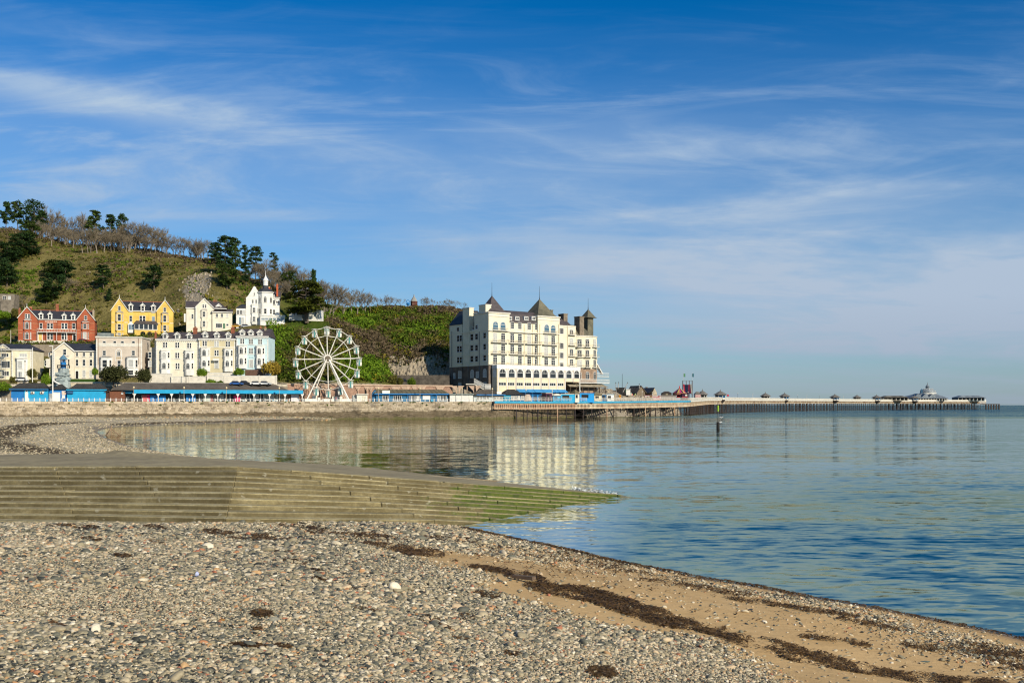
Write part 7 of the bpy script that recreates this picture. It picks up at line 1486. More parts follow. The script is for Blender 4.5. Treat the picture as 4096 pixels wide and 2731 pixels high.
def headland_things():
  Z7 = (2640, 1480, 6.4); Z8 = (2460, 1480, 6.4); cf = lambda Zt, x, y, d: W(Zt[0] + x / Zt[2], Zt[1] + y / Zt[2], d)
  redp = mat('ride_red', (.55, .03, .04), .5); navyp = mat('ride_navy', (.02, .022, .05), .6); stl = mat('ride_steel', (.12, .10, .09), .6)
  d = 486; o = tag(empty('slide_ride', cf(Z7, 700, 700, d)), 'tall fairground slide with dark navy chute and red edges', 'fairground ride'); c = Vector(o.location); L = lambda x, y, dy=0: tuple(cf(Z7, x, y, d) - c + Vector((0, dy, 0)))
  t0, t1, b0, b1 = L(662, 365, 6), L(845, 365, 6), L(600, 575, -3), L(785, 600, -3)
  MB().add([b0, b1, t1, t0, *[(x, y, z - .25) for x, y, z in (b0, b1, t1, t0)]], [(0, 1, 2, 3), (4, 7, 6, 5), (0, 4, 5, 1), (3, 2, 6, 7), (1, 5, 6, 2), (0, 3, 7, 4)]).build('chute', navyp, o)
  for p, q_, nm, m in ((b0, t0, 'chute_edge', redp), (b1, t1, 'chute_edge', mat('ride_grey', (.40, .36, .30)))): MB().bar(p, q_, .38, 4).build(nm, m, o)
  for x in (.33, .62, .8): pa = Vector(b0).lerp(Vector(b1), x); pb = Vector(t0).lerp(Vector(t1), x); MB().bar(pa + Vector((0, 0, .1)), pb + Vector((0, 0, .1)), .1, 4).build('lane_rail', redp if x > .5 else navyp, o)
  for x in (645, 735, 815, 890): MB().bar(L(x, 700, 7), L(x, 262, 7), .22 if x not in (735, 815) else .18, 5).build('mast', stl, o)
  MB().bar(L(640, 262, 7), L(893, 262, 7), .1).build('top_beam', stl, o); MB().box(L(650, 372)[0], L(890, 372)[0], 6.2, 8.6, L(0, 380)[2], L(0, 372)[2]).build('platform', stl, o)
  for i in range(6): MB().bar(L(845 + i * 7, 560 - 32 * i, 6.2), L(890, 540 - 30 * i, 8), .07, 3).build('brace', stl, o)
  for x, m in ((666, mat('flag_green', (.10, .26, .14))), (888, mat('flag_teal', (.04, .14, .18)))): MB().bar(L(x, 262, 7), L(x, 55, 7), .06, 4).build('flagpole', offwhite, o); x0 = L(x, 60, 7); MB().box(x0[0], x0[0] + .9, x0[1] - .03, x0[1] + .03, x0[2] - 2, x0[2] - .3).build('flag', m, o)
  d = 474; o = tag(empty('carousel', cf(Z7, 500, 712, d)), 'carousel with pointed striped roof in yellow, pink and navy', 'carousel'); s = d / F / 6.4; R0 = 175 * s; h0, h1 = 130 * s, 255 * s
  cols = [mat('stripe_yellow', (.62, .44, .12), .6), mat('stripe_pink', (.50, .04, .18), .6), mat('stripe_navy', (.03, .03, .06), .6)]
  for i in range(18): a0, a1 = 6.283 * i / 18, 6.283 * (i + 1) / 18; MB().add([(R0 * math.cos(a0), R0 * math.sin(a0), h0), (R0 * math.cos(a1), R0 * math.sin(a1), h0), (.1 * math.cos(a1), .1 * math.sin(a1), h1), (.1 * math.cos(a0), .1 * math.sin(a0), h1)], [(0, 1, 2, 3)]).build('roof_panel', cols[i % 3], o)
  MB().lathe([(R0 * 1.01, h0 - .9), (R0 * 1.05, h0), (R0 * .98, h0 + .05)], n=18).build('rounding_board', mat('board_gold', (.42, .26, .14), .5, .5, 2, (.35, .05, .06)), o); MB().lathe([(.3, 0), (.25, .5), (.06, 1.3)], (0, 0, h1 - .1), 8).build('finial', redp, o)
  MB().lathe([(R0 * .95, 0), (R0 * .95, .5)], n=18).build('platform', redp, o); MB().lathe([(R0 * .35, .5), (R0 * .35, h0 - .2)], n=10).build('centre_drum', mat('drum_navy', (.05, .02, .05)), o)
  for i in range(10): a = .3 + 6.283 * i / 10; MB().bar((R0 * .8 * math.cos(a), R0 * .8 * math.sin(a), .5), (R0 * .8 * math.cos(a), R0 * .8 * math.sin(a), h0 - .1), .1, 5).build('pole', offwhite if i % 2 else redp, o); MB().lathe([(.1, 0), (.5, .2), (.55, .6), (.2, .9)], (R0 * .8 * math.cos(a), R0 * .8 * math.sin(a), 1.1), 6, sx=1.5).build('ride_seat', cols[i % 3] if i % 2 else redp, o)
  def bx(name, lab, cat, Zt, x0, x1, y0, y1, d, m, dp=4, parts=(), rm=None, rise=0):
    a = cf(Zt, x0, y1, d); s = d / F / Zt[2]; w, h = (x1 - x0) * s, (y1 - y0) * s; o = tag(empty(name, a), lab, cat); MB().box(0, w, 0, dp, -1, h).build('body', m, o)
    MB().plan([(-.2, -.3), (w + .2, -.3), (w + .2, dp + .2), (-.2, dp + .2)], h + .003, h + .15 + rise, [(-.2, -.3), (w + .2, -.3), (w + .2, dp + .2), (-.2, dp + .2)] if not rise else [(w * .3, dp * .4), (w * .7, dp * .4), (w * .7, dp * .6), (w * .3, dp * .6)]).build('roof', rm or m, o)
    for nm, u0, u1, v0, v1, pm_ in parts: MB().box(w * u0, w * u1, -.08, -.003, h * v0, h * v1).build(nm, pm_, o)
    return o
  gp = mat('fence_grey', (.40, .36, .32), .8, .2, 2, stretch=(6, 1, .2))
  bx('fairground_hoarding', 'grey slatted hoarding beside the carousel', 'hoarding', Z7, 30, 410, 652, 714, 462, gp, .4); bx('dark_ride_booth', 'dark red booth with round white sign under the slide', 'booth', Z7, 560, 735, 605, 712, 470, mat('booth_dark', (.06, .012, .04)), 4, (('round_board', .5, .78, .45, .85, offwhite), ('counter', .05, .9, .02, .25, redp)))
  bx('red_kiosk', 'small red and white kiosk east of the slide', 'kiosk', Z7, 905, 1040, 615, 700, 520, mat('kiosk_red_white', (.45, .12, .12), .6, .4, 2, (.6, .55, .5)), 4, (), MATS['kiosk_lead_roof'], 1.2); bx('dark_stall', 'dark timber stall behind the grey hoarding', 'stall', Z7, 60, 300, 592, 660, 470, mat('stall_brown', (.06, .05, .04)), 4, (('shutter', .35, .6, .3, .9, mat('stall_tan', (.28, .24, .16))),), None, .8)
  bx('red_white_cafe', 'long low cafe with red and white front on the headland edge', 'cafe', Z8, 760, 1180, 652, 716, 446, mat('cafe_red', (.36, .05, .08), .6, .5, 1.2, (.7, .66, .6)), 4, (('doorway', .31, .44, 0, .95, mat('cafe_tan', (.30, .18, .07))), ('sign_band', .0, .3, .72, 1.0, white), ('sign_band', .46, .82, .72, 1.0, white)))
  # stone houses
  stn = mat('chapel_stone', (.22, .17, .11), .9, .25, .5, (.13, .10, .07)); d = 462
  B = Bld('stone_cottage', 'dark stone cottage with two steep gables on the headland', 'house', Z8, 560, 1010, d, 640, 10, stn, 25)
  rfm = mat('chapel_roof', (.23, .185, .14), .8, .25, .4);
  B.part('west_gable', MB().prism([(0, -1), (B.U(770), -1), (B.U(770), B.Z(560, 580)), (B.U(665), B.Z(560, 412)), (0, B.Z(560, 580))], 0, 9), stn)
  r = MB(); ua, u0, u1 = B.U(665), B.U(548), B.U(800); za, ze = B.Z(560, 405), B.Z(560, 590)
  r.hexa([(u0, -.4, ze - .2), (ua, -.4, za - .2), (ua, 9.4, za - .2), (u0, 9.4, ze - .2), (u0, -.4, ze), (ua, -.4, za), (ua, 9.4, za), (u0, 9.4, ze)]); r.hexa([(ua, -.4, za), (u1, -.4, ze), (u1, 9.4, ze), (ua, 9.4, za), (ua, -.4, za + .2), (u1, -.4, ze + .2), (u1, 9.4, ze + .2), (ua, 9.4, za + .2)]); B.part('roof', r, rfm)
  B.part('east_gable', MB().prism([(B.U(895), -1), (B.U(1012), -1), (B.U(1012), B.Z(900, 575)), (B.U(953), B.Z(900, 460)), (B.U(895), B.Z(900, 575))], -2, 8), stonebuff); B.part('east_roof', MB().hexa([(B.U(800), -2.3, B.Z(900, 590)), (B.U(953), -2.3, B.Z(900, 455)), (B.U(953), 8, B.Z(900, 455)), (B.U(800), 8, B.Z(900, 590)), (B.U(800), -2.3, B.Z(900, 585)), (B.U(953), -2.3, B.Z(900, 448)), (B.U(953), 8, B.Z(900, 448)), (B.U(800), 8, B.Z(900, 585))]), slate); B.win(955, 560, 620, 16, 'plain', -2, pm_=dark); B.chim(808, 400, 440, 30, 6, m=rfm, pots=0)
  bx('black_shed', 'long black shed on top of the rocky headland', 'shed', Z8, 50, 275, 455, 580, 428, mat('shed_black', (.02, .018, .018), .8), 5); bx('white_shed', 'small white shed next to the black shed on the headland', 'shed', Z8, 285, 392, 495, 580, 430, white, 4, (('end_panel', -.12, -.003, 0, 1, mat('shed_green', (.05, .22, .14))),))
  for i, (x0, y0, x1, y1, lab) in enumerate(((70, 730, -45, 540, 'leaning pale pole beside the white hut'), (35, 725, 20, 330, 'upright thin mast beside the white hut'), (205, 560, 322, 330, 'leaning pale pole in front of the black shed'), (75, 480, 92, 325, 'short grey lamp pole by the black shed'), (620, 470, 620, 365, 'short dark lamp pole behind the stone cottage'))):
    a, b = cf(Z8, x0, y0, 420), cf(Z8, x1, y1, 420); o = tag(empty('thin_pole', a), lab, 'pole'); MB().bar((0, 0, 0), b - a, .17, 6, .1).build('shaft', mat('pole_grey', (.45, .42, .38)), o); MB().lathe([(.18, 0), (.2, .15), (.02, .4)], tuple(b - a), 6).build('cap', iron, o)
  # painted ride with bright cut-out panels
  o = tag(empty('painted_ride', cf(Z8, 380, 722, 440)), 'brightly painted fairground ride front in yellow, pink and blue', 'fairground ride'); s = 440 / F / 6.4; pal = [(.75, .55, .05), (.75, .25, .3), (.3, .55, .75), (.75, .35, .1), (.2, .5, .3), (.8, .6, .5)]
  for i in range(11):
    x = (-150 + i * 28) * s; h = (110 + 40 * math.sin(i * 1.3)) * s; MB().prism([(x, .3), (x + 26 * s, .3), (x + 30 * s, h * .5), (x + 26 * s, h * .92), (x + 14 * s, h), (x, h * .9), (x - 4 * s, h * .5)], .1 * (i % 3), .1 * (i % 3) + .3).build('painted_panel', mat('ride_panel_%d' % (i % 6), pal[i % 6], .6, .4, 1.2, pal[(i + 2) % 6]), o)
  MB().box(-160 * s, 170 * s, .6, 3.5, 0, .5).build('base', stl, o); MB().box(-40 * s, 60 * s, .5, .55, .5, 60 * s).build('opening', dark, o)
  bx('orange_statue_stand', 'small orange stand next to the thin mast', 'stand', Z8, 105, 152, 662, 724, 425, mat('stand_orange', (.7, .32, .04)), 1, (), None, .4)
  # marker post in the bay with gulls
  d = 190; o = tag(empty('marker_post', (X(2872, d), d, 0)), 'slim green-topped marker post standing in the water', 'marker post'); s = d / F; h = 112 * s
  MB().lathe([(.32, -2), (.31, .0), (.29, 1.3), (.2, 1.4)], n=10).build('pile', mat('pile_black', (.02, .018, .016), .8), o); MB().box(-.62, .62, -.2, .2, 1.0, 1.12).build('collar', iron, o); MB().lathe([(.08, 1.4), (.06, h)], n=8).build('mast', mat('mast_grey', (.14, .14, .12)), o); MB().lathe([(.16, h - 1.9), (.17, h - .8)], n=8).build('green_band', mat('marker_green', (.35, .60, .05)), o)
  MB().add([(-.6, 0, h - 1.7), (.55, 0, h - 1.7), (0, 0, h - .7), (0, .08, h - 1.4)], [(0, 1, 3), (1, 2, 3), (2, 0, 3), (0, 2, 1)]).build('topmark', iron, o)
  def gull(lab, p, wing, rz=0):
    o = tag(empty('seagull', p, R(rz)), lab, 'seagull', 'seagulls by the marker post'); gw = mat('gull_white', (.78, .78, .76), .7, .05, 4); gg = mat('gull_grey', (.12, .12, .13), .7, .05, 4)
    q = MB(); n = 8; prof = [(-.30, .02, .02), (-.22, .07, 0), (-.05, .11, 0), (.12, .10, .01), (.22, .06, .06), (.28, .065, .10), (.34, .045, .10), (.42, .008, .08)]; vs = []; fs = []
    for x, r, z in prof:
      for i in range(n): a = 6.283 * i / n; vs.append((x, r * math.cos(a), z + r * math.sin(a)))
    for k in range(len(prof) - 1):
      for i in range(n): fs.append((k * n + i, k * n + (i + 1) % n, (k + 1) * n + (i + 1) % n, (k + 1) * n + i))
    q.add(vs, fs + [tuple(range(n))]); q.build('body', gw, o, smooth=True)
    for sx in (-1, 1):
      if wing: MB().add([(.12, sx * .08, .05), (-.10, sx * .08, .04), (.16, sx * .45, .22), (-.06, sx * .45, .20), (-.05, sx * 1.0, .12), (-.14, sx * .95, .11), (.14, sx * .45, .25), (.1, sx * .08, .09)], [(0, 1, 3, 2), (2, 3, 5, 4), (7, 6, 3, 1), (6, 4, 5, 3), (0, 2, 6, 7), (2, 4, 6)]).build('wing', gg, o)
      else: MB().add([(.1, sx * .10, .06), (-.1, sx * .12, .04), (-.42, sx * .03, .03), (-.1, sx * .05, .12)], [(0, 1, 3), (1, 2, 3), (0, 3, 2, 1)]).build('wing', gg, o); MB().box(-.01, .01, sx * .04 - .01, sx * .04 + .01, -.22, -.05).build('leg', mat('gull_leg', (.5, .3, .15)), o)
    MB().bar((.40, 0, .085), (.49, 0, .065), .02, 4, .004).build('beak', mat('gull_beak', (.6, .4, .05)), o)
  gull('seagull in flight with spread wings right next to the marker post', W(2884, 1669, d), True, 10); gull('seagull perched on the collar of the marker post', (X(2872, d) + .42, d - .1, 1.34), False, 20)
  # wooden tripod beacon in the shallow bay
  d = 152; o = tag(empty('timber_groyne_marker', (X(445, d), d, 0)), 'small weathered timber tripod marker at the edge of the far bay', 'marker'); tm = mat('weathered_timber', (.30, .21, .13), .9); MB().bar((0, 0, -.5), (0, 0, 1.5), .11, 6).build('post', tm, o)
  for a in (.4, 2.7, 4.6): MB().bar((1.35 * math.cos(a), 1.35 * math.sin(a), -.2), (0, 0, 1.05), .09, 5).build('strut', tm, o)
  MB().bar((-1.4, 0, .1), (1.5, 0, .1), .08).build('cross_beam', tm, o)
  # summer house on the hill
  d = 470; p = W(1656, 1226, d); o = tag(empty('hill_summerhouse', p), 'brown octagonal hut with pale pointed roof on the green hilltop', 'hut'); s = d / F; MB().lathe([(14.5 * s, -1), (14.5 * s, 20 * s)], n=8, rot=R(22.5)).build('wall', mat('hut_red_brown', (.13, .045, .03), .8), o); MB().lathe([(17 * s, 20 * s), (15 * s, 21 * s), (8 * s, 33 * s), (2.5 * s, 40 * s), (2 * s, 44 * s), (.3, 47 * s)], n=8, rot=R(22.5)).build('roof', mat('hut_lead', (.34, .33, .30), .6), o)
  MB().box(-.7, .4, -14.6 * s * .95, -14 * s * .9, 1, 12 * s).build('door', mat('hut_door', (.25, .16, .12)), o)
  p = W(1632, 1221, d - 2); o = tag(empty('blue_statue', p), 'bright blue figure-like frame standing west of the hilltop hut', 'statue'); q = MB().lathe([(.5, 0), (.9, .6), (.5, 1.2)], n=8).build('base', blue_d, o); q = MB()
  for i in range(12): a, b = 6.283 * i / 12, 6.283 * (i + 1) / 12; q.bar((.75 * math.cos(a), 0, 1.7 + .75 * math.sin(a)), (.75 * math.cos(b), 0, 1.7 + .75 * math.sin(b)), .14, 5)
  q.build('ring', blue_d, o)
# ================================================================ trees, shrubs and scrub
def leafmat(name, c1, c2, scale=.6, rough=.8):
  m, t, b = pm(name); b.inputs['Roughness'].default_value = rough; b.inputs['Specular IOR Level'].default_value = .15
  geo = N(t, 'ShaderNodeNewGeometry'); n = N(t, 'ShaderNodeTexNoise', i_Scale=scale, i_Detail=4); t.links.new(geo.outputs['Position'], n.inputs['Vector'])
  f = math_(t, 'ADD', math_(t, 'MULTIPLY', n.outputs[0], .75), math_(t, 'MULTIPLY', geo.outputs['Random Per Island'], .35)); r = ramp(t, [(.32, c1), (.72, c2)]); t.links.new(f, r.inputs[0])
  t.links.new(r.outputs[0], b.inputs['Base Color'])
  tr = N(t, 'ShaderNodeBsdfTranslucent'); t.links.new(r.outputs[0], tr.inputs[0]); mx = N(t, 'ShaderNodeMixShader', i_0=.18); t.links.new(b.outputs[0], mx.inputs[1]); t.links.new(tr.outputs[0], mx.inputs[2]); t.links.new(mx.outputs[0], t.nodes['Material Output'].inputs['Surface'])
  return m
pine_m = leafmat('pine_needles', (.009, .024, .010), (.045, .088, .022)); pine_y = leafmat('pine_needles_light', (.014, .032, .007), (.075, .115, .018)); cedar_m = leafmat('cedar_needles', (.006, .013, .005), (.11, .125, .012), .9)
bush_g = leafmat('bush_green', (.030, .062, .005), (.14, .20, .018)); bush_l = leafmat('bush_bright', (.050, .115, .006), (.19, .29, .020)); bush_o = leafmat('bush_olive', (.045, .046, .010), (.165, .150, .032)); bush_b = leafmat('bush_brown', (.065, .046, .026), (.21, .155, .09)); bush_y = leafmat('bush_yellow', (.16, .11, .015), (.46, .33, .05), 1.2); oak_m = leafmat('evergreen_oak', (.020, .026, .008), (.075, .080, .026), 1.0)
gorse = leafmat('gorse', (.05, .07, .01), (.26, .21, .015))
bark = mat('bark', (.15, .115, .085), .9, .25, .8, (.085, .066, .05)); bark_l = mat('bark_pale', (.30, .25, .20), .9, .25, 1, (.18, .145, .115)); twig = mat('twigs', (.21, .17, .115), .9, .2, .5, (.13, .105, .072))
def leaves(cent, size, rg, flat=0.0, asp=1.6):
  n = len(cent); a = rg.normal(size=(n, 3)); a[:, 2] *= (1 - flat); a /= np.linalg.norm(a, axis=1, keepdims=True) + 1e-9
  b = np.cross(a, rg.normal(size=(n, 3))); b[:, 2] *= (1 - flat * .7); b /= np.linalg.norm(b, axis=1, keepdims=True) + 1e-9
  s = size * rg.uniform(.6, 1.4, (n, 1)); a = a * s * asp * .5; b = b * s * .5
  v = np.stack([cent - a, cent - b * .8, cent + a, cent + b], 1).reshape(-1, 3); return v
def leaf_mesh(name, cent, size, m, rg, flat=0.0, asp=1.6):
  v = leaves(np.asarray(cent), size, rg, flat, asp); f = np.arange(len(v)).reshape(-1, 4); return np_mesh(name, v, f, m)
def clump_pts(c, r, n, rg, shell=.55):
  d = rg.normal(size=(n, 3)); d /= np.linalg.norm(d, axis=1, keepdims=True); q = rg.uniform(shell, 1, (n, 1)); return np.asarray(c) + d * q * np.asarray(r)
def pine_mesh(kind, seed, m):
  """unit height tree: (trunk mesh, crown mesh)"""
  rg = np.random.default_rng(seed); rnd = random.Random(seed); tk = MB(); pts = []
  lean = rnd.uniform(-.04, .04); top = {'pine': .93, 'round': .85, 'layer': .97, 'cedar': .9, 'cone': .97, 'sparse': .97}[kind]
  prev = (0, 0, -.06); r0 = {'cedar': .05}.get(kind, .022)
  for i in range(1, 7):
    t = i / 6; p = (lean * t * 3 * (1 - t * .3), rnd.uniform(-.01, .01), top * t); tk.bar(prev, p, r0 * (1 - (i - 1) / 7), 6, r0 * (1 - i / 7)); prev = p
  n_ = {'pine': 46, 'round': 48, 'layer': 40, 'cedar': 60, 'cone': 34, 'sparse': 20}[kind]
  for i in range(n_):
    if kind == 'pine': z = rnd.uniform(.30, .97); R_ = .30 * math.sqrt(max(.05, 1 - ((z - .64) / .37) ** 2)); rr = (.095, .095, .05)
    elif kind == 'round': z = rnd.uniform(.22, .96); R_ = .36 * math.sqrt(max(.04, 1 - ((z - .6) / .42) ** 2)); rr = (.125, .125, .08)
    elif kind == 'layer': z = .25 + .72 * (i // 4) / (n_ / 4) + rnd.uniform(-.02, .02); R_ = .34 * (1.06 - z) ** .7 + .05; rr = (.12, .12, .04)
    elif kind == 'sparse': z = .35 + .62 * (i // 2) / (n_ / 2) + rnd.uniform(-.015, .015); R_ = .24 * (1.15 - z) ** .5; rr = (.10, .10, .036)
    elif kind == 'cone': z = .12 + .85 * i / n_; R_ = .30 * (1.03 - z); rr = (.09, .09, .07)
    else: z = .22 + .72 * (i // 5) / (n_ / 5); R_ = .50 * (1.0 - max(0, z - .35) ** 1.3 * .95) * (.75 if z < .3 else 1); rr = (.15, .15, .040)
    a = rnd.uniform(0, 6.283); q = R_ * (rnd.uniform(.25, 1) if kind != 'cedar' else rnd.uniform(.3, 1)); c = (q * math.cos(a) + lean * 3 * z, q * math.sin(a), z)
    if kind in ('pine', 'sparse', 'cedar', 'layer'): tk.bar((lean * 3 * z, 0, z - .06), c, .007 if kind != 'cedar' else .014, 4, .003)
    k = {'cedar': 130, 'round': 75}.get(kind, 70); P = clump_pts(c, np.array(rr) * rnd.uniform(.8, 1.25), k, rg, .3)
    if kind == 'cedar': P[:, 2] += -.10 * (np.hypot(P[:, 0], P[:, 1]) / .5) ** 2 * .5
    pts.append(P)
  return tk.mesh('trunk', bark if kind != 'sparse' else bark_l), leaf_mesh('crown', np.concatenate(pts), .034, m, rg, .6 if kind != 'cone' else .2)
def bare_mesh(seed, multi=1, spread=1.0):
  rnd = random.Random(seed); tk = MB(); cr = MB(); tips = []
  def grow(p, d, L, r, lvl):
    k = 3 if lvl < 2 else 2; q = p
    for i in range(k):
      d = (d + Vector((rnd.uniform(-.14, .14), rnd.uniform(-.14, .14), .05))).normalized(); e = q + d * (L / k); (tk if lvl < 1 else cr).bar(q, e, r * (1 - .25 * i / k), 5 if lvl < 1 else 3, r * (1 - .25 * (i + 1) / k)); q = e
    if lvl >= 4: tips.append((q, d)); return
    for i in range(rnd.choice((2, 3)) if lvl else 4):
      a = rnd.uniform(0, 6.283); s = rnd.uniform(.35, .75) * spread; o = d.orthogonal().normalized(); w = d.cross(o); grow(q - d * L * rnd.uniform(0, .35), (d + (o * math.cos(a) + w * math.sin(a)) * s).normalized(), L * rnd.uniform(.62, .82), r * .58, lvl + 1)
  for j in range(multi): grow(Vector((rnd.uniform(-.04, .04) * (multi > 1), rnd.uniform(-.04, .04) * (multi > 1), -.04)), Vector((rnd.uniform(-.2, .2) * (multi > 1), 0, 1)).normalized(), rnd.uniform(.27, .34), .020 if multi == 1 else .013, 0)
  for p, d in tips:
    for i in range(5): o = (d + Vector((rnd.uniform(-.8, .8), rnd.uniform(-.8, .8), rnd.uniform(-.3, .5)))).normalized(); cr.bar(p - d * rnd.uniform(0, .05), p + o * rnd.uniform(.04, .11), .0026, 3, .001)
  zs = max(v[2] for v in cr.v); f = 1 / zs
  for b in (tk, cr): b.v = [(x * f, y * f, z * f) for x, y, z in b.v]
  return tk.mesh('trunk', bark_l), cr.mesh('crown', twig)
def bush_mesh(seed, m, n=9, k=45, low=.0, size=.16, rr=.34):
  rg = np.random.default_rng(seed); P = []
  for i in range(n): a = rg.uniform(0, 6.283); q = rg.uniform(.1, .62); P.append(clump_pts((q * math.cos(a), q * math.sin(a), .25 + rg.uniform(0, .45) * (1 - q * .6) + low), (rr, rr, rr * .85), k, rg, .45))
  P = np.concatenate(P); P = P[P[:, 2] > -.1]; return leaf_mesh('crown', P, size, m, rg)
def hill_pt(px, py):
  ds = np.linspace(396, 560, 330); z = hill_full(np.full(ds.shape, float(px)), ds); y = HZ - (z - EYE) * F / ds
  i = np.argmax(y <= py) if (y <= py).any() else int(np.argmin(y)); return float(ds[i]), float(z[i])
ORD = ['first', 'second', 'third', 'fourth', 'fifth', 'sixth', 'seventh', 'eighth', 'ninth', 'tenth', 'eleventh', 'twelfth', 'thirteenth', 'fourteenth', 'fifteenth', 'sixteenth', 'seventeenth', 'eighteenth', 'nineteenth', 'twentieth']
def tree(name, label, meshes, px, ytop, ybase, wpx=None, group=None, d=None, base_w=.62, cat='tree', z=None, sink=.3):
  if d is None: d, z = hill_pt(px, ybase)
  elif z is None: z = Z(ybase, d)
  h = max(2.5, (Z(ytop, d) - z)); w = h if wpx is None else wpx * d / F / base_w
  o = tag(empty(name, (X(px, d), d, z - sink), random.uniform(0, 6.28)), label, cat, group); o.scale = (w, w, h + sink)
  for nm, me in meshes: inst(nm, me, parent=o)
  return o
def trees():
  PM = {k: [dict(zip(('trunk', 'crown'), pine_mesh(k, 11 * i + len(k), pine_m if i % 2 == 0 else pine_y))) for i in range(3)] for k in ('pine', 'round', 'layer')}
  PM['cone'] = [dict(zip(('trunk', 'crown'), pine_mesh('cone', 5, pine_m)))]; PM['sparse'] = [dict(zip(('trunk', 'crown'), pine_mesh('sparse', 9, pine_m)))]; PM['cedar'] = [dict(zip(('trunk', 'crown'), pine_mesh('cedar', 3, cedar_m)))]
  S = lambda k, i=0: list(PM[k][i % len(PM[k])].items())
  A = [('pine', 23, 806, 925, 52, 'dark skyline pine at the far western edge'), ('pine', 73, 804, 928, 56, 'dark skyline pine, second from the western edge'), ('round', 132, 797, 940, 78, 'largest round-topped skyline pine near the western edge'), ('pine', 168, 840, 935, 40, 'small skyline pine beside the largest round-topped one'),
    ('layer', 383, 833, 940, 74, 'broad dark skyline pine in the middle of the western ridge'), ('pine', 447, 858, 950, 60, 'middle skyline pine of a close ridge trio'), ('pine', 486, 852, 985, 44, 'slim skyline pine, easternmost of a close ridge trio'),
    ('round', 118, 878, 965, 70, 'dark pine just below the western skyline trees'), ('round', 90, 930, 1020, 80, 'dark green pine low on the western slope below the skyline'), ('round', 30, 968, 1060, 90, 'bright green pine mass at the western edge of the slope'), ('round', 75, 985, 1035, 66, 'short wide green pine on the western slope'), ('round', 28, 1035, 1150, 84, 'tall green pine at the western edge above the stone hut'), ('round', 130, 975, 1025, 60, 'dark spreading pine beside the western grass slope'),
    ('round', 222, 1036, 1110, 98, 'very dark rounded pine above the red brick house'), ('round', 262, 1042, 1120, 62, 'dark rounded pine touching the very dark one above the red house'), ('round', 212, 1095, 1205, 84, 'dark pine standing in front of the very dark rounded one'), ('round', 186, 1150, 1215, 62, 'low blue-green pine right behind the red brick house'), ('pine', 415, 1060, 1160, 70, 'lone pine on the open slope above the yellow house gable'), ('pine', 616, 1060, 1170, 76, 'lone dark pine on the open slope above the yellow house roof'), ('cone', 437, 1153, 1205, 40, 'small conical pine just behind the yellow house'),
    ('layer', 900, 934, 1110, 96, 'tall dark layered pine at the east end of the meadow crest'), ('layer', 862, 965, 1060, 60, 'dark pine on the west side of the tall layered group'), ('layer', 942, 940, 1080, 60, 'tall slim pine in the middle of the layered group'), ('sparse', 980, 972, 1095, 66, 'open-branched pine east of the tall layered group'), ('layer', 1022, 976, 1110, 62, 'pointed dark pine east of the layered group'), ('round', 908, 1050, 1160, 76, 'dark low pine below the tall layered group'), ('pine', 985, 1050, 1150, 56, 'green pine on the slope left of the turreted house'), ('sparse', 1096, 1002, 1150, 62, 'wind-blown pine with flat tiers above the turreted house'), ('round', 1152, 1082, 1190, 74, 'round green pine behind the turreted house chimney')]
  for i, (k, px, yt, yb, w, lab) in enumerate(A): tree('pine_tree', lab, S(k, i), px, yt, yb, w, 'dark conifers on the hill')
  tree('pointed_conifer', 'blue-green pointed conifer behind the big spreading one', S('cone'), 1252, 1074, 1230, 62, None, 402, cat='tree', z=39)
  tree('spreading_conifer', 'huge spreading layered conifer with yellow-green tips by the white buildings', S('cedar'), 1226, 1108, 1276, 176, None, 392, .98, z=38.2)
  BM = [dict(zip(('trunk', 'crown'), bare_mesh(i * 7 + 1, 1 if i % 3 else 3, 1 + .15 * (i % 2)))) for i in range(6)]
  Bm = lambda i: list(BM[i % 6].items())
  rows = {'western skyline behind the pines': [(190, 820, 935), (215, 850, 940), (245, 855, 940), (275, 862, 945), (300, 858, 945), (333, 846, 940), (352, 860, 945)],
    'western slope in front of the skyline': [(205, 900, 985), (262, 905, 985), (291, 912, 992), (331, 930, 1015), (358, 905, 1012), (388, 900, 1014), (415, 898, 1010), (478, 910, 995)],
    'meadow crest': [(516, 880, 1005), (540, 876, 1002), (560, 884, 1004), (585, 892, 1005), (607, 896, 1006), (626, 903, 1008), (645, 912, 1010), (668, 930, 1018), (692, 935, 1022), (716, 940, 1028), (738, 944, 1030), (762, 950, 1034), (788, 950, 1036), (812, 954, 1038), (835, 950, 1042)],
    'slope behind the turreted house': [(1055, 1030, 1150), (1130, 1040, 1150), (1165, 1048, 1160), (1195, 1060, 1180), (1222, 1075, 1200), (1280, 1110, 1270), (1305, 1118, 1272), (1328, 1130, 1274), (1300, 1150, 1275)],
    'green hilltop': [(1372, 1160, 1262), (1405, 1143, 1262), (1428, 1165, 1262), (1455, 1152, 1258), (1482, 1175, 1250), (1508, 1185, 1246), (1552, 1176, 1236), (1578, 1186, 1234), (1604, 1190, 1230), (1700, 1184, 1234), (1728, 1195, 1236), (1762, 1198, 1238), (1788, 1192, 1238), (1820, 1198, 1240), (1852, 1206, 1242)]}
  k = 0
  for g, L in rows.items():
    for i, (px, yt, yb) in enumerate(L): tree('bare_tree', 'leafless tree on the %s, %s from the west' % (g, ORD[i]), Bm(k + i), px, yt, yb, (yb - yt) * .62, 'leafless trees on the hill', sink=.5); k += 1
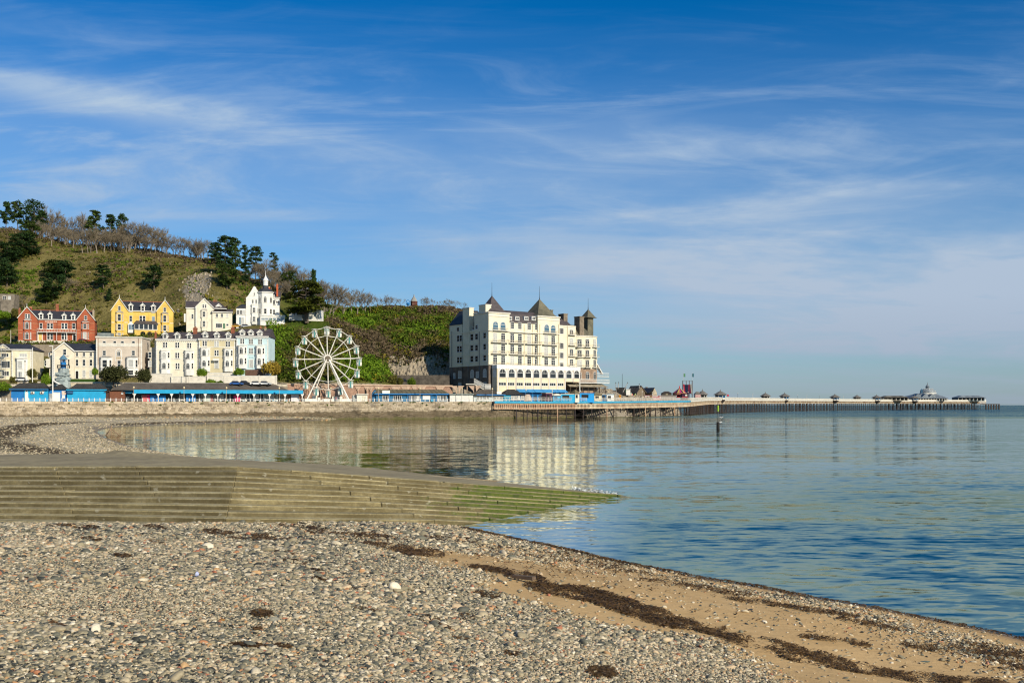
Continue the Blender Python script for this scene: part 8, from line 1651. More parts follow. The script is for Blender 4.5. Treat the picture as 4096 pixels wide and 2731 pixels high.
  for i, (px, yt, yb, lab) in enumerate(((100, 1175, 1240, 'bare grey shrub tree between the stone hut and dark pines'), (62, 1190, 1245, 'bare grey shrub tree right beside the stone hut'), (1490, 1385, 1430, 'pale bare shrub on the green slope above the shaded cliff edge'), (1665, 1375, 1420, 'pale bare shrub on the green slope near the hotel'), (268, 1105, 1165, 'bare pale tree on the open slope above the red house'))): tree('bare_shrub', lab, Bm(i + 2), px, yt, yb, (yb - yt) * .9, None)
  # leafless wood along the ridge that reads as one mass
  rg = np.random.default_rng(44); comb = []
  for t in BM:
    me = bpy.data.meshes.new('bare_wood_shape'); bm = bmesh.new(); bm.from_mesh(t['trunk']); bm.from_mesh(t['crown']); bm.to_mesh(me); bm.free(); me.materials.append(twig); comb.append(me)
  P = []; H = []
  for i in range(130):
    px = rg.uniform(120, 520) if i < 70 else (rg.uniform(500, 860) if i < 98 else rg.uniform(1040, 1290)); kk = float(np.interp(px, [0, 200, 500, 850, 1000, 1290], [930, 945, 1000, 1045, 1120, 1262])); d = hill_pt(px, kk)[0] + rg.uniform(-14, 12) + (8 if i >= 70 else 0); z = float(hill_full(np.array([px]), np.array([d]))[0]); P.append((X(px, d), d, z - .5)); H.append(rg.uniform(6.5, 11.5) if i < 70 else rg.uniform(7, 10.5))
  n = len(P); H = np.array(H)[:, None]; scatter('ridge_woodland', 'thin leafless woodland behind the single trees on the ridge', 'woodland', P, np.stack([np.zeros(n), np.zeros(n), rg.uniform(0, 6.28, n)], 1), np.concatenate([H * .85, H * .85, H], 1), rg.integers(0, 6, n), np.zeros(n), comb)
  # street-side trees and shrubs
  OK = [bush_mesh(i, m, 26, 130, -.02, .07, .34) for i, m in ((1, oak_m), (2, bush_g), (3, bush_y), (4, bush_o), (5, bush_l))]; st = MB().bar((0, 0, -1.2), (0, 0, .5), .05, 6, .04).mesh('trunk', bark)
  def shrub(name, lab, me, px0, px1, yt, yb, d, cat='shrub', trunk=False, hfac=1.0):
    w = (px1 - px0) * d / F / 1.86; h = (yb - yt) * d / F / 1.05; o = tag(empty(name, (X((px0 + px1) / 2, d), d, Z(yb, d) - .1), random.uniform(0, 6)), lab, cat); o.scale = (w, w, h * hfac)
    inst('crown', me, parent=o)
    if trunk: inst('trunk', st, parent=o)
  T = lambda *a: shrub('street_tree', *a, cat='tree', trunk=True)
  T('big round dark evergreen tree in front of the beige house', OK[0], 384, 524, 1440, 1524, 331); T('smaller round dark evergreen tree beside the beige house bay', OK[0], 538, 606, 1454, 1526, 331); T('yellow flowering tree at the end of the white garden wall', OK[2], 1040, 1138, 1430, 1500, 341)
  T('olive green tree behind the climbing tower entrance', OK[3], 102, 152, 1462, 1512, 334); T('yellow-green garden tree between the villa and climbing tower', OK[4], 164, 206, 1478, 1545, 333); T('small yellow-green palm-like tree left of the big round evergreen', OK[4], 366, 394, 1460, 1500, 336)
  for a in (('clipped green tree on the terrace of the olive house', OK[4], 784, 832, 1462, 1504, 338.6), ('domed green topiary hedge before the pale blue house', OK[4], 930, 982, 1462, 1500, 338.8), ('round green bush beneath the white garden wall', OK[4], 820, 866, 1508, 1540, 335), ('dark straggling bush right of the round green bush', OK[1], 862, 900, 1515, 1541, 335), ('large grey-green bush on the road edge under the shaded cliff', OK[3], 1540, 1600, 1487, 1540, 366), ('olive bush joined to the large grey-green bush', OK[3], 1585, 1616, 1500, 1540, 366), ('round green bush further along the shaded cliff road', OK[1], 1626, 1666, 1500, 1540, 366), ('dark olive bush behind the arcade wall near the wheel', OK[3], 1412, 1472, 1490, 1540, 360), ('bright ivy-like bush on the arcade wall', OK[4], 1470, 1502, 1500, 1545, 359), ('yellow-green hedge bush at the western edge by the kiosk', OK[4], -30, 50, 1516, 1562, 326), ('brown-green garden shrub outside the scaffolded villa', OK[3], 30, 75, 1498, 1530, 333), ('brown shrub in the villa garden by the flagpole', OK[3], 110, 150, 1510, 1540, 332), ('green bush below the stone hut on the western hillside', OK[4], -20, 45, 1232, 1275, 404), ('olive bush beside the stone hut on the western hillside', OK[3], 35, 85, 1222, 1270, 405), ('dark bush by the rubble wall under the red house', OK[1], 140, 172, 1426, 1440, 363)): shrub('garden_shrub', *a)
  q = MB().box(0, 9.2, 0, 1.2, -2, 1.4).mesh('hedge', mat('hedge_green', (.045, .10, .012), .9, .35, 3, (.02, .05, .006), bump=.1, bscale=6)); o = tag(inst('clipped_hedge', q, W(278, 1532, 334)), 'clipped bright green hedge in front of the cream end house', 'hedge')
  q = MB().box(0, 3.4, 0, 1.2, -2, 3.2).mesh('hedge', MATS['hedge_green']); o = tag(inst('clipped_hedge', q, W(570, 1384, 374)), 'bright green hedge block between the beige house and terrace roofs', 'hedge')
RID = {}
def scrub():
  rg = np.random.default_rng(5); V = []; Mi = []
  # dense scrub on the green hill
  n = 4300; px = rg.uniform(1075, 1870, n); d = rg.uniform(352, 476, n) ** 1.0
  ok = ~((px < 1320) & (d > 387) & (d < 412)) & ~((px > 1560) & (d < 399)) & ~((px < 1140) & (d < 352)) & ~((px < 1200) & (d > 412)) & (d > np.interp(px, [1075, 1200, 1800], [352, 350, 366]))
  px, d = px[ok], d[ok]; z = hill_full(px, d); x = (px - CX) * d / F
  bare = 1.1 * snoise(x, d, .022, 31) + .7 * snoise(x, d, .07, 8) + (px - 1640) / 1500
  mats = [bush_g, bush_l, bush_o, bush_b, gorse]
  allv = []; allm = []
  for i in range(len(px)):
    up = (d[i] - 352) / 124; b = bare[i] + rg.normal() * .16
    r = (rg.uniform(.7, 1.8) if rg.random() < .8 else rg.uniform(2.0, 3.4)) * (1.15 if up < .6 else .8)
    if d[i] > 462 : r = min(r, .9)
    m = (1 if b < -.10 else 0 if b < .14 else 2 if b < .38 else 3) if rg.random() > .05 else 4
    k = 34 if r < 2 else 80; P = clump_pts((x[i], d[i], z[i] + r * .35), (r, r, r * .8), k, rg, .5); P = P[P[:, 2] > z[i] - .2]
    v = leaves(P, .55 if m != 3 else .42, rg, .1, 1.5 if m != 3 else 2.6); allv.append(v); allm.append(np.full(len(P), m))
  v = np.concatenate(allv); f = np.arange(len(v)).reshape(-1, 4); me = np_mesh('hillside_scrub', v, f)
  for m in mats: me.materials.append(m)
  me.polygons.foreach_set('material_index', np.concatenate(allm).astype(np.int32)); tag(inst('hillside_scrub', me), 'dense green and brown scrub covering the hill beside the hotel', 'scrub', kind='stuff')
  # dry grass, low gorse and brush on the western slope and gardens
  n = 6500; px = rg.uniform(-120, 1090, n); d = rg.uniform(403, 535, n); x = (px - CX) * d / F; z = hill_full(px, d); a = snoise(x, d, .025, 77) + .6 * snoise(x, d, .08, 3)
  mats = [leafmat('dry_grass', (.12, .10, .032), (.30, .245, .085), .5), bush_o, bush_b, bush_g, gorse, bush_l]; allv = []; allm = []
  for i in range(n):
    b = a[i] + rg.normal() * .25; hi = px[i] > 480 and d[i] > 470
    m = 0 if b < .18 or hi else (1 if b < .42 else 2 if b < .62 else 3)
    if d[i] < 414 and rg.random() < .55: m = rg.choice([1, 2, 3, 4])
    if px[i] < 150 and d[i] < 462 and rg.random() < .7: m = 3
    if 930 < px[i] and 404 < d[i] < 470 and rg.random() < .75: m = rg.choice([1, 2, 3, 3])
    if m == 0 and rg.random() < .10: m = 5
    r = rg.uniform(.35, .8) if m == 0 else rg.uniform(.7, 1.9); k = 7 if m == 0 else 20
    if m == 5: r = rg.uniform(.25, .6)
    P = clump_pts((x[i], d[i], z[i] + r * .15), (r, r, r * .55), k, rg, .3); v = leaves(P, .30 if m == 0 else .5, rg, .0, 2.2); allv.append(v); allm.append(np.full(k, m))
  n = 1500; px = rg.uniform(-100, 1000, n); x0 = rg.normal(0, 9, n); yb = np.interp(px, [0, 200, 500, 850, 1000], [930, 940, 1000, 1045, 1120])
  for i in range(0, n):
    if i % 60 == 0: dref = {}
    kk = int(px[i] // 40)
    if kk not in RID: RID[kk] = hill_pt(kk * 40 + 20, float(np.interp(kk * 40 + 20, [0, 200, 500, 850, 1000], [930, 940, 1000, 1045, 1120])))[0]
    dd = RID[kk] + x0[i] + 4; zz = float(hill_z(np.array([px[i]]), np.array([dd]))[0]); m = rg.choice([1, 2, 2, 2]); r = rg.uniform(.8, 2.2) if px[i] < 480 else rg.uniform(.5, 1.2); P = clump_pts((X(px[i], dd), dd, zz + r * .3), (r, r, r * .9), 22, rg, .4); allv.append(leaves(P, .42, rg, 0, 2.6)); allm.append(np.full(22, m))
  # brush on the bank between the two house rows
  n = 1500; px = rg.uniform(-100, 1180, n); d = rg.uniform(355, 377, n); x = (px - CX) * d / F; z = hill_full(px, d)
  for i in range(n):
    m = rg.choice([1, 2, 3, 3]); r = rg.uniform(.6, 1.5); P = clump_pts((x[i], d[i], z[i] + r * .2), (r, r, r * .7), 16, rg, .4); allv.append(leaves(P, .45, rg, 0, 1.8)); allm.append(np.full(16, m))
  v = np.concatenate(allv); f = np.arange(len(v)).reshape(-1, 4); me = np_mesh('hillside_grass', v, f)
  for m in mats: me.materials.append(m)
  me.polygons.foreach_set('material_index', np.concatenate(allm).astype(np.int32)); tag(inst('hillside_grass', me), 'dry grass and low brush over the western hillside', 'grass', kind='stuff')
  # weeds on the sea wall
  cen = [];
  for i in range(46):
    t = rg.uniform(0, 1) ** .6; p = WALL[1].lerp(WALL[2], t * 2) if t < .5 else WALL[2].lerp(WALL[3], t * 2 - 1); c = (p.x, p.y - .25, WTOP - rg.choice([.15, .5, 1.1, 1.8], p=[.45, .3, .15, .1])); cen.append(clump_pts(c, (rg.uniform(.3, .9), .2, rg.uniform(.15, .35)), 26, rg, .2))
  tag(inst('wall_weeds', leaf_mesh('wall_weeds', np.concatenate(cen), .22, bush_g, rg)), 'small green weeds growing out of the top of the sea wall', 'weeds', kind='stuff')
  # outcrop rocks
  rk = mat('limestone', (.36, .30, .215), .95, .25, .4, (.26, .22, .165), bump=.15, bscale=1.5)
  def rocks(nm, lab, n, fpx, fd, s0, s1, zsc):
    vv = []; ff = []; b = 0
    for i in range(n):
      px_, d_ = fpx(), fd(); z_ = float(hill_full(np.array([px_]), np.array([d_]))[0]); s = rg.uniform(s0, s1); q = rg.normal(size=(8, 3)) * .18 + np.array([(-1, -1, -1), (1, -1, -1), (1, 1, -1), (-1, 1, -1), (-.7, -.7, 1), (.7, -.7, 1), (.7, .7, 1), (-.7, .7, 1)]); q = q * s * np.array([.8, .7, zsc]); vv.append(q + np.array([X(px_, d_), d_ + s * .25, z_ - s * zsc * .45])); ff += [[b + j for j in t] for t in ((3, 2, 1, 0), (4, 5, 6, 7), (0, 1, 5, 4), (1, 2, 6, 5), (2, 3, 7, 6), (3, 0, 4, 7))]; b += 8
    tag(inst(nm, np_mesh(nm, np.concatenate(vv), np.array(ff), rk)), lab, 'rocks', kind='stuff')
  rocks('cliff_rocks', 'pale broken limestone crag above the cream gabled house', 150, lambda: rg.normal(795, 38), lambda: rg.uniform(405, 436), .2, .6, 2.6); rocks('slope_rocks', 'scattered pale stones on the open western slope', 90, lambda: rg.uniform(330, 720), lambda: rg.uniform(440, 480), .2, .5, .6)
  rocks('cliff_face_rocks', 'broken rock face of the shaded cliff beside the hotel', 420, lambda: rg.uniform(1555, 1800), lambda: rg.uniform(397, 404), .3, .95, 1.5); rocks('headland_rocks', 'brown rocks of the headland under the pier', 320, lambda: rg.uniform(2330, 2700), lambda: rg.uniform(396, 452), .3, 1.1, .9)
# ================================================================ shingle, weed and things lying on the near beach
def pebble_mat(name, inst_attr=True):
  m, t, b = pm(name); b.inputs['Roughness'].default_value = .62; b.inputs['Specular IOR Level'].default_value = .3
  if inst_attr: a = N(t, 'ShaderNodeAttribute', attribute_name='tint', attribute_type='INSTANCER'); f = a.outputs['Fac']
  else: f = N(t, 'ShaderNodeObjectInfo').outputs['Random']
  r = ramp(t, [(0, (.030, .034, .034)), (.10, (.075, .085, .085)), (.22, (.14, .15, .135)), (.34, (.22, .21, .165)), (.46, (.30, .28, .22)), (.58, (.38, .345, .27)), (.70, (.48, .445, .365)), (.80, (.60, .575, .51)), (.87, (.48, .34, .20)), (.93, (.42, .22, .125)), (.965, (.36, .15, .10)), (1, (.70, .68, .63))]); t.links.new(f, r.inputs[0])
  geo = N(t, 'ShaderNodeNewGeometry'); n = N(t, 'ShaderNodeTexNoise', i_Scale=45, i_Detail=4, i_Roughness=.7); t.links.new(geo.outputs['Position'], n.inputs['Vector']); rr = ramp(t, [(.3, (.80, .72, .58)), (.7, (1.2, 1.09, .88))]); t.links.new(n.outputs[0], rr.inputs[0])
  t.links.new(mixc(t, 1, r.outputs[0], rr.outputs[0], 'MULTIPLY'), b.inputs['Base Color']); return m
def pebble_meshes(m, n=9, sub=2):
  out = []
  for k in range(n):
    bm = bmesh.new(); bmesh.ops.create_icosphere(bm, subdivisions=sub, radius=1); rd = random.Random(k * 3 + 1); ex = rd.choice((2.0, 2.4, 3.0)); c = rd.uniform(.45, .8)
    for v in bm.verts:
      p = v.co.copy(); nn = 1 + .22 * mnoise.noise(p * 1.1 + Vector((k * 9.1, 0, 0))) + .08 * mnoise.noise(p * 2.6 + Vector((0, k * 5.3, 0))); q = (abs(p.x) ** ex + abs(p.y) ** ex + abs(p.z) ** ex) ** (1 / ex); v.co = p / q * nn; v.co.y *= rd.uniform(.78, .80); v.co.z *= c
    me = bpy.data.meshes.new('pebble'); bm.to_mesh(me); bm.free(); me.polygons.foreach_set('use_smooth', [True] * len(me.polygons)); me.materials.append(m); out.append(me)
  return out
def scatter(name, label, cat, pos, rot, scl, idx, tint, meshes):
  c = bpy.data.collections.new(name + '_shapes')
  for i, me in enumerate(meshes): o = bpy.data.objects.new('%s_shape_%02d' % (name, i), me); c.objects.link(o)
  me = bpy.data.meshes.new(name); me.vertices.add(len(pos)); me.vertices.foreach_set('co', np.asarray(pos, np.float32).ravel())
  for nm, ty, v in (('rot', 'FLOAT_VECTOR', rot), ('scl', 'FLOAT_VECTOR', scl)): a = me.attributes.new(nm, ty, 'POINT'); a.data.foreach_set('vector', np.asarray(v, np.float32).ravel())
  a = me.attributes.new('pick', 'INT', 'POINT'); a.data.foreach_set('value', np.asarray(idx, np.int32)); fattr(me, 'tint', tint); me.update()
  ng = bpy.data.node_groups.new(name, 'GeometryNodeTree'); ng.interface.new_socket('Geometry', in_out='INPUT', socket_type='NodeSocketGeometry'); ng.interface.new_socket('Geometry', in_out='OUTPUT', socket_type='NodeSocketGeometry')
  gi = ng.nodes.new('NodeGroupInput'); go = ng.nodes.new('NodeGroupOutput'); ip = ng.nodes.new('GeometryNodeInstanceOnPoints'); ci = ng.nodes.new('GeometryNodeCollectionInfo'); ci.inputs['Collection'].default_value = c; ci.inputs['Separate Children'].default_value = True; ci.inputs['Reset Children'].default_value = True
  def na(nm, ty): q = ng.nodes.new('GeometryNodeInputNamedAttribute'); q.data_type = ty; q.inputs['Name'].default_value = nm; return q.outputs['Attribute']
  mp = ng.nodes.new('GeometryNodeMeshToPoints'); er = ng.nodes.new('FunctionNodeEulerToRotation')
  L = ng.links.new; L(gi.outputs[0], mp.inputs['Mesh']); L(mp.outputs[0], ip.inputs['Points']); L(ci.outputs[0], ip.inputs['Instance']); ip.inputs['Pick Instance'].default_value = True
  L(na('pick', 'INT'), ip.inputs['Instance Index']); L(na('rot', 'FLOAT_VECTOR'), er.inputs[0]); L(er.outputs[0], ip.inputs['Rotation']); L(na('scl', 'FLOAT_VECTOR'), ip.inputs['Scale']); L(ip.outputs[0], go.inputs[0])
  o = inst(name, me); md = o.modifiers.new('scatter', 'NODES'); md.node_group = ng; tag(o, label, cat, kind='stuff'); return o
WEED = [  # seaweed patches as seen: centre, half-size, tilt (degrees in the picture), pieces
 (330, 2120, 60, 10, 8, 260), (240, 2112, 45, 6, 0, 100), (365, 2165, 32, 6, 4, 130), (490, 2231, 30, 7, 6, 170), (150, 2330, 38, 5, 8, 110), (232, 2503, 26, 9, 20, 120), (620, 2118, 40, 6, 4, 120), (620, 2172, 30, 8, 6, 90), (880, 2134, 60, 8, 6, 220), (960, 2150, 120, 10, 7, 480), (1100, 2158, 70, 12, 6, 330), (1265, 2124, 30, 20, 0, 380), (1190, 2110, 70, 6, 3, 200), (1130, 2212, 50, 9, 8, 160), (1180, 2262, 40, 9, 8, 130), (1250, 2300, 50, 9, 8, 150), (1280, 2330, 30, 9, 8, 120), (1045, 2458, 36, 13, 4, 320), (1000, 2587, 58, 9, 2, 360), (1135, 2586, 26, 8, 4, 130), (1030, 2520, 14, 6, 0, 60),
 (1390, 2145, 60, 10, 6, 260), (1500, 2150, 50, 10, 8, 240), (1560, 2190, 90, 12, 9, 420), (1640, 2213, 40, 14, 6, 300), (1720, 2210, 50, 13, 8, 320), (1790, 2235, 40, 8, 8, 130), (1390, 2352, 75, 10, 6, 280), (1460, 2435, 50, 12, 8, 200), (1740, 2490, 60, 10, 14, 160), (1690, 2462, 60, 8, 10, 120), (1872, 2460, 28, 14, 8, 170), (1855, 2550, 30, 8, 10, 90), (2050, 2618, 30, 10, 6, 140), (2410, 2698, 48, 26, 4, 420), (1950, 2378, 40, 12, 10, 200), (1800, 2160, 130, 10, 4, 420),
 (1950, 2275, 80, 14, 10, 500), (2050, 2292, 110, 16, 11, 900), (2130, 2330, 90, 20, 14, 700), (2250, 2362, 130, 18, 10, 1000), (2400, 2385, 140, 26, 12, 1900), (2530, 2425, 150, 30, 14, 2400), (2640, 2462, 140, 26, 13, 1900), (2760, 2485, 120, 16, 10, 800), (2330, 2352, 60, 8, 8, 260), (2480, 2395, 60, 10, 8, 300),
 (2900, 2530, 100, 12, 12, 500), (3050, 2565, 150, 22, 10, 1300), (3230, 2610, 160, 26, 11, 1700), (3420, 2650, 140, 20, 10, 1000), (3700, 2700, 120, 22, 8, 1100), (3900, 2725, 120, 22, 6, 900), (3560, 2680, 60, 16, 10, 300), (3340, 2560, 120, 10, 8, 260), (3250, 2450, 160, 10, 7, 420), (3050, 2415, 120, 8, 10, 260), (3500, 2505, 130, 9, 8, 260), (2900, 2370, 120, 7, 10, 220), (3800, 2600, 160, 14, 8, 320), (2700, 2330, 140, 9, 8, 260), (3950, 2600, 120, 22, 8, 420), (4050, 2640, 80, 40, 6, 500), (2400, 2260, 160, 10, 10, 200)]
def near_beach():
  rg = np.random.default_rng(21); pmats = pebble_mat('pebble'); meshes = pebble_meshes(pmats)
  P = []; S = []
  # shingle: density falls and stones grow with distance
  for d0, d1, dens, rad in ((5.8, 9, 2100, .0115), (9, 13, 1700, .0130), (13, 18, 1050, .0158), (18, 25, 540, .0208), (25, 40, 220, .0295)):
    A = .54 * 2 * (d1 * d1 - d0 * d0) / 2; hw = .66 if d1 < 14 else .56; n = int(A * dens * hw / .54); d = np.sqrt(rg.uniform(d0 * d0, d1 * d1, n)); x = rg.uniform(-hw, hw, n) * d
    s, sand, low = beach_masks(x, d); keep = (rg.random(n) > np.clip(sand * 1.35 - .12, 0, .985)) | (rg.random(n) < low * .26 * sand + .006)
    sd = (x - T1[0]) * NN[0] + (d - T1[1]) * NN[1]; sl = (x - T1[0]) * NL[0] + (d - T1[1]) * NL[1]; side = np.where((x - T1[0]) * U[0] + (d - T1[1]) * U[1] > 0, sd, sl)
    keep &= (s > .05) & ((s > 1.5) | (rg.random(n) < .45)) & (side > 5.6); x, d = x[keep], d[keep]; P.append(np.stack([x, d], 1)); S.append(rad * np.exp(rg.normal(0, .36, len(x))).clip(.45, 2.6) * np.where(sand[keep] > .5, .95, 1.0))
  P = np.concatenate(P); S = np.concatenate(S); z = beach_top(P[:, 0], P[:, 1]); n = len(P); pn = snoise(P[:, 0], P[:, 1], .32, 6); S = S * (1 + .55 * pn) * np.where(rg.random(n) < .012, 1.9, 1)
  scl = S[:, None] * np.stack([rg.uniform(1.0, 1.55, n), rg.uniform(.8, 1.2, n), rg.uniform(.7, 1.1, n)], 1); rot = np.stack([rg.normal(0, .28, n), rg.normal(0, .28, n), rg.uniform(0, 6.283, n)], 1)
  tint = rg.beta(1.5, 1.6, n); tint = np.clip(tint + .16 * snoise(P[:, 0], P[:, 1], .21, 15), 0, 1); tint = np.where(rg.random(n) < .05, rg.uniform(.85, .97, n), np.clip(tint, 0, .84)); tint = np.where(rg.random(n) < .02, 1.0, tint)
  pos = np.concatenate([P, (z + scl[:, 2] * .35)[:, None]], 1)
  scatter('shingle_pebbles', 'mixed grey, cream and brown pebbles of the foreground beach', 'pebbles', pos, rot, scl, rg.integers(0, len(meshes), n), tint, meshes)
  # far shingle: coarse cobbles at the foot of the wall
  # seaweed: curled ribbons in wracks
  V = [];
  for cx_, cy, rx, ry, tl, k in WEED:
    k = int(k * 1.5)
    a = rg.uniform(0, 6.283, k); q = np.sqrt(rg.random(k)) ** .9; lx, ly = rx * 1.25 * q * np.cos(a), ry * .95 * q * np.sin(a); t = R(tl); px = cx_ + lx * math.cos(t) - ly * math.sin(t); py = cy + lx * math.sin(t) + ly * math.cos(t)
    x, d = px_to_beach(px, py); ok = snoise(x, d * .6, 2.6, cx_ * .01) + rg.normal(0, .25, k) > (-.02 if k < 900 else .10); V.append(np.stack([x[ok], d[ok]], 1))
  # strand line along the water and loose bits over the sand
  k = 3600; d = rg.uniform(11, 37, k); s = np.abs(rg.normal(.22, .16, k)) + .35 * snoise(d, d * 0, .5, 4) + .15; x = np.interp(d, WLd, WLx) - s / .83; V.append(np.stack([x, d], 1))
  k = 3800; d = np.sqrt(rg.uniform(81, 900, k)); s = rg.uniform(.3, 9, k); x = np.interp(d, WLd, WLx) - s / .83; ok = snoise(x, d, .6, 12) > .02; V.append(np.stack([x[ok], d[ok]], 1))
  Q = np.concatenate(V); n = len(Q); ang = rg.uniform(0, 6.283, n); L = rg.uniform(.018, .062, n) * np.clip(Q[:, 1] / 15, .7, 1.9); wdt = L * rg.uniform(.10, .26, n); z = beach_top(Q[:, 0], Q[:, 1]) + rg.uniform(.010, .034, n) * np.clip(Q[:, 1] / 16, .7, 1.5)
  dx, dy = np.cos(ang) * L, np.sin(ang) * L; nx, ny = -np.sin(ang) * wdt, np.cos(ang) * wdt; up = rg.uniform(-.3, .5, (n, 2)) * L[:, None]
  c = np.stack([Q[:, 0], Q[:, 1], z], 1); v = np.stack([c + np.stack([-dx - nx, -dy - ny, -up[:, 0] * .5], 1), c + np.stack([-dx + nx, -dy + ny, -up[:, 0] * .5 + wdt * .5], 1), c + np.stack([nx, ny, L * .25 + wdt * .4], 1), c + np.stack([-nx, -ny, L * .25], 1), c + np.stack([dx * .9 + nx - ny * .6, dy * .9 + ny + nx * .6, up[:, 1] * .5], 1), c + np.stack([dx * .9 - nx - ny * .6, dy * .9 - ny + nx * .6, up[:, 1] * .5], 1)], 1).reshape(-1, 3)
  b = np.arange(n) * 6; f = np.concatenate([np.stack([b, b + 1, b + 2, b + 3], 1), np.stack([b + 3, b + 2, b + 4, b + 5], 1)])
  wm = leafmat('seaweed', (.026, .015, .006), (.19, .108, .040), 6, .55); tag(inst('seaweed', np_mesh('seaweed', v, f, wm)), 'dark brown seaweed strewn in drifts over sand and shingle', 'seaweed', kind='stuff')
  # a little white water where the sea laps round the slipway's tip
  k = 260; fp = rg.uniform(2290, 2470, k); fy = 1953 + (fp - 2290) * .125 + rg.normal(0, 3.2, k); fd = EYE * F / (fy - HZ); tag(inst('wave_foam', leaf_mesh('wave_foam', np.stack([(fp - CX) * fd / F, fd, rg.uniform(.01, .04, k)], 1), .06, mat('foam', (.75, .77, .76), .8), rg, .6)), 'small patch of white foam lapping round the tip of the slipway', 'foam', kind='stuff')
  # single stones that stand out
  big = pebble_meshes(pebble_mat('stone_plain', False), 6, 3)
  def stone(lab, px, py, wpx, col, sh=(1, .8, .6), k=0):
    x, d = px_to_beach(np.array([px]), np.array([py])); x, d = float(x[0]), float(d[0]); z = float(beach_top(np.array([x]), np.array([d]))[0]); r = wpx * d / F / 2; me = big[k % 6].copy(); me.materials.clear(); me.materials.append(mat('stone_%s' % lab[:24], col, .7, .2, 3, bump=.01, bscale=20)); o = inst('beach_stone', me, (x, d, z + r * sh[2] * .35), (random.uniform(-.2, .2), random.uniform(-.2, .2), random.uniform(-.3, .3)), (r * sh[0], r * sh[1], r * sh[2])); tag(o, lab, 'stone', 'large stones on the beach')
  for i, a in enumerate((('large round pale speckled stone beside a dark weed clump', 1098, 2484, 50, (.42, .40, .31), (1, .55, .75)), ('flat grey stone on the western shingle', 686, 2540, 38, (.30, .32, .31)), ('orange stone near the large pale stone', 884, 2485, 30, (.55, .27, .07)), ('yellow ochre boulder in the middle of the shingle', 2000, 2520, 28, (.55, .42, .20), (1, .8, .85)), ('pale cream stone on the upper shingle by the steps', 1806, 2143, 14, (.62, .62, .58)), ('dark grey stone on the sand below the strand line', 3002, 2443, 20, (.05, .055, .06)), ('upright tan stone on the sand near the water', 3520, 2482, 20, (.34, .25, .14), (1, .8, 1.3)), ('brown wedge-shaped stone on the open sand', 3237, 2526, 24, (.17, .12, .07), (1.2, .7, .5)), ('blue-grey flat stone at the edge of the weed drift', 2640, 2538, 18, (.28, .36, .38)), ('pale grey stone in the dark weed drift', 3248, 2552, 26, (.30, .29, .25)), ('reddish brown stone on the wet shingle', 2154, 2235, 16, (.25, .09, .045)), ('tan oval stone near the bottom edge of the shingle', 2270, 2645, 24, (.50, .38, .24)), ('rust red stone at the western foreground', 140, 2650, 24, (.42, .12, .06)), ('teal grey stone at the western foreground', 118, 2642, 26, (.20, .27, .26)), ('pale slab stone in the lower foreground', 3550, 2505, 30, (.30, .29, .22), (1.4, .7, .3)), ('green-grey flat pebble on the sand in the lower corner', 3700, 2640, 30, (.22, .26, .20), (1.3, .7, .3)), ('cream stone on the shingle above the wide weed drift', 2450, 2470, 18, (.55, .50, .40)), ('dark slate stone in the middle shingle', 1850, 2585, 26, (.10, .115, .12)))): stone(*a, k=i) if len(a) > 5 else stone(*a, k=i)
  # driftwood plank and a scrap of blue litter
  x, d = px_to_beach(np.array([2095]), np.array([2326])); x, d = float(x[0]), float(d[0]); z = float(beach_top(np.array([x]), np.array([d]))[0]); q = MB().hexa([(-.22, -.05, 0), (.22, -.07, 0), (.22, .05, 0), (-.22, .04, 0), (-.22, -.05, .05), (.22, -.07, .06), (.21, .05, .06), (-.22, .04, .05)]); o = q.build('driftwood_plank', mat('driftwood', (.16, .11, .075), .9, .3, 6, (.08, .055, .04), stretch=(1, 8, 8)), None, (x, d, z + .05), R(-34)); tag(o, 'dark driftwood plank lying in the brown weed drift', 'driftwood')
  x, d = px_to_beach(np.array([788]), np.array([2326])); x, d = float(x[0]), float(d[0]); z = float(beach_top(np.array([x]), np.array([d]))[0]); q = MB().lathe([(.012, 0), (.03, .02), (.026, .05), (.01, .07)], n=6); o = q.build('litter_scrap', mat('litter_blue_white', (.65, .68, .80), .4, .4, 30, (.15, .2, .5)), None, (x, d, z + .02)); tag(o, 'tiny blue and white scrap of litter on the shingle', 'litter')
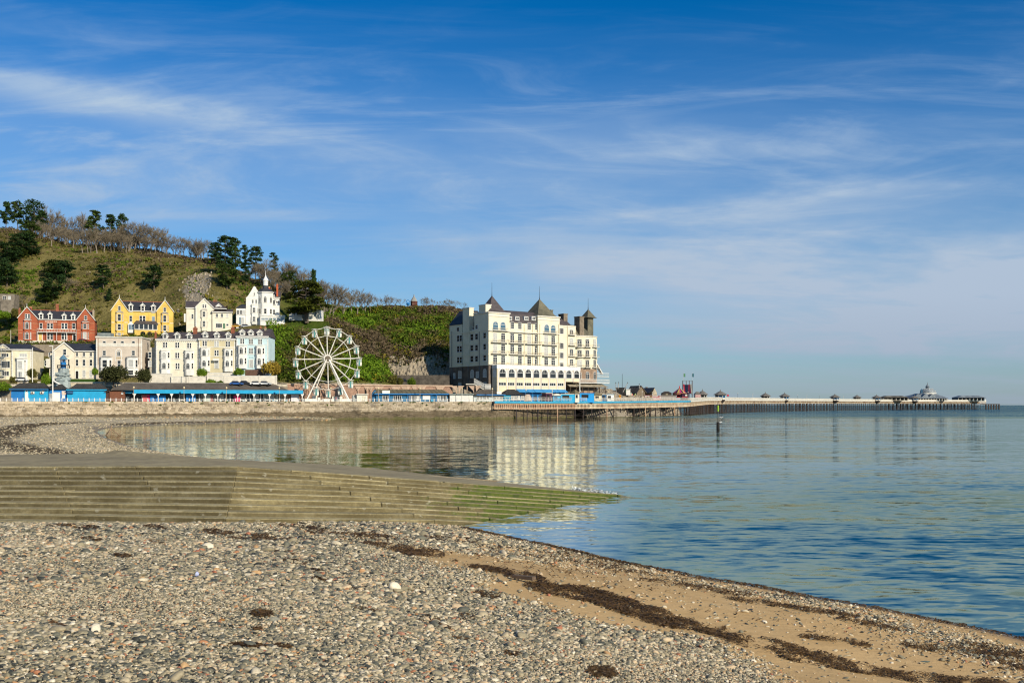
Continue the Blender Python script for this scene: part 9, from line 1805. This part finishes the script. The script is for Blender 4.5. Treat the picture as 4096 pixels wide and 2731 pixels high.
  # coarse cobbles along the far wall foot
  n = 2600; px = rg.uniform(560, 1750, n); t = rg.random(n); d = dw(px) - .6 - t * rg.uniform(2, 30, n); x = (px - CX) * d / F; z = ground_z(x, d); ok = (z > -.1); x, d, z = x[ok], d[ok], z[ok]; n = len(x); sc_ = rg.uniform(.18, .5, n)[:, None] * np.stack([rg.uniform(1, 1.5, n), rg.uniform(.8, 1.1, n), rg.uniform(.7, 1, n)], 1)
  low = pebble_meshes(pmats, 5, 1)
  k = 26000; fp = rg.uniform(-200, 1080, k); fd = 1 / rg.uniform(1 / 300, 1 / 54.5, k); fx = (fp - CX) * fd / F; sf = seg_dist(fx, fd, FARW); fz = ground_z(fx, fd); wk = np.exp(-((sf - 13) / 4) ** 2); ok = (sf > .6) & (fz > .02) & (fz < 5) & (rg.random(k) > wk * .8) & ((fd > 54) & (fx < -16.5)); fx, fd, fz = fx[ok], fd[ok], fz[ok]; k = len(fx); fs = (fd * rg.uniform(.0006, .0013, k))[:, None] * np.stack([rg.uniform(1, 1.5, k), rg.uniform(.8, 1.1, k), rg.uniform(.5, .8, k)], 1)
  scatter('far_shingle', 'pale tan shingle of the beach beyond the slipway', 'pebbles', np.stack([fx, fd, fz + .02], 1), np.stack([rg.normal(0, .2, k), rg.normal(0, .2, k), rg.uniform(0, 6.28, k)], 1), fs, rg.integers(0, 5, k), np.clip(rg.normal(.56, .17, k), .2, .84), low)
  scatter('wall_foot_cobbles', 'tan and olive cobbles banked along the foot of the sea wall', 'cobbles', np.stack([x, d, z + .05], 1), np.stack([rg.normal(0, .3, n), rg.normal(0, .3, n), rg.uniform(0, 6.28, n)], 1), sc_, rg.integers(0, 5, n), rg.choice([.3, .4, .5, .34, .86], n) + rg.uniform(-.04, .04, n), low)
beach(); sea(); slipway(); sea_wall(); hill()
red_house(); yellow_house(); cream_upper_house(); white_house(); bungalow(); lower_left_house(); cream_gable_lower(); beige_house(); terraces(); hotel()
kiosks(); shelter(); ferris_wheel(); shops(); arcade(); railing_and_lamps(); cars(); garden_walls(); people()
pier_data = pier(); pier_things(*pier_data); headland_things()
trees(); scrub(); near_beach()
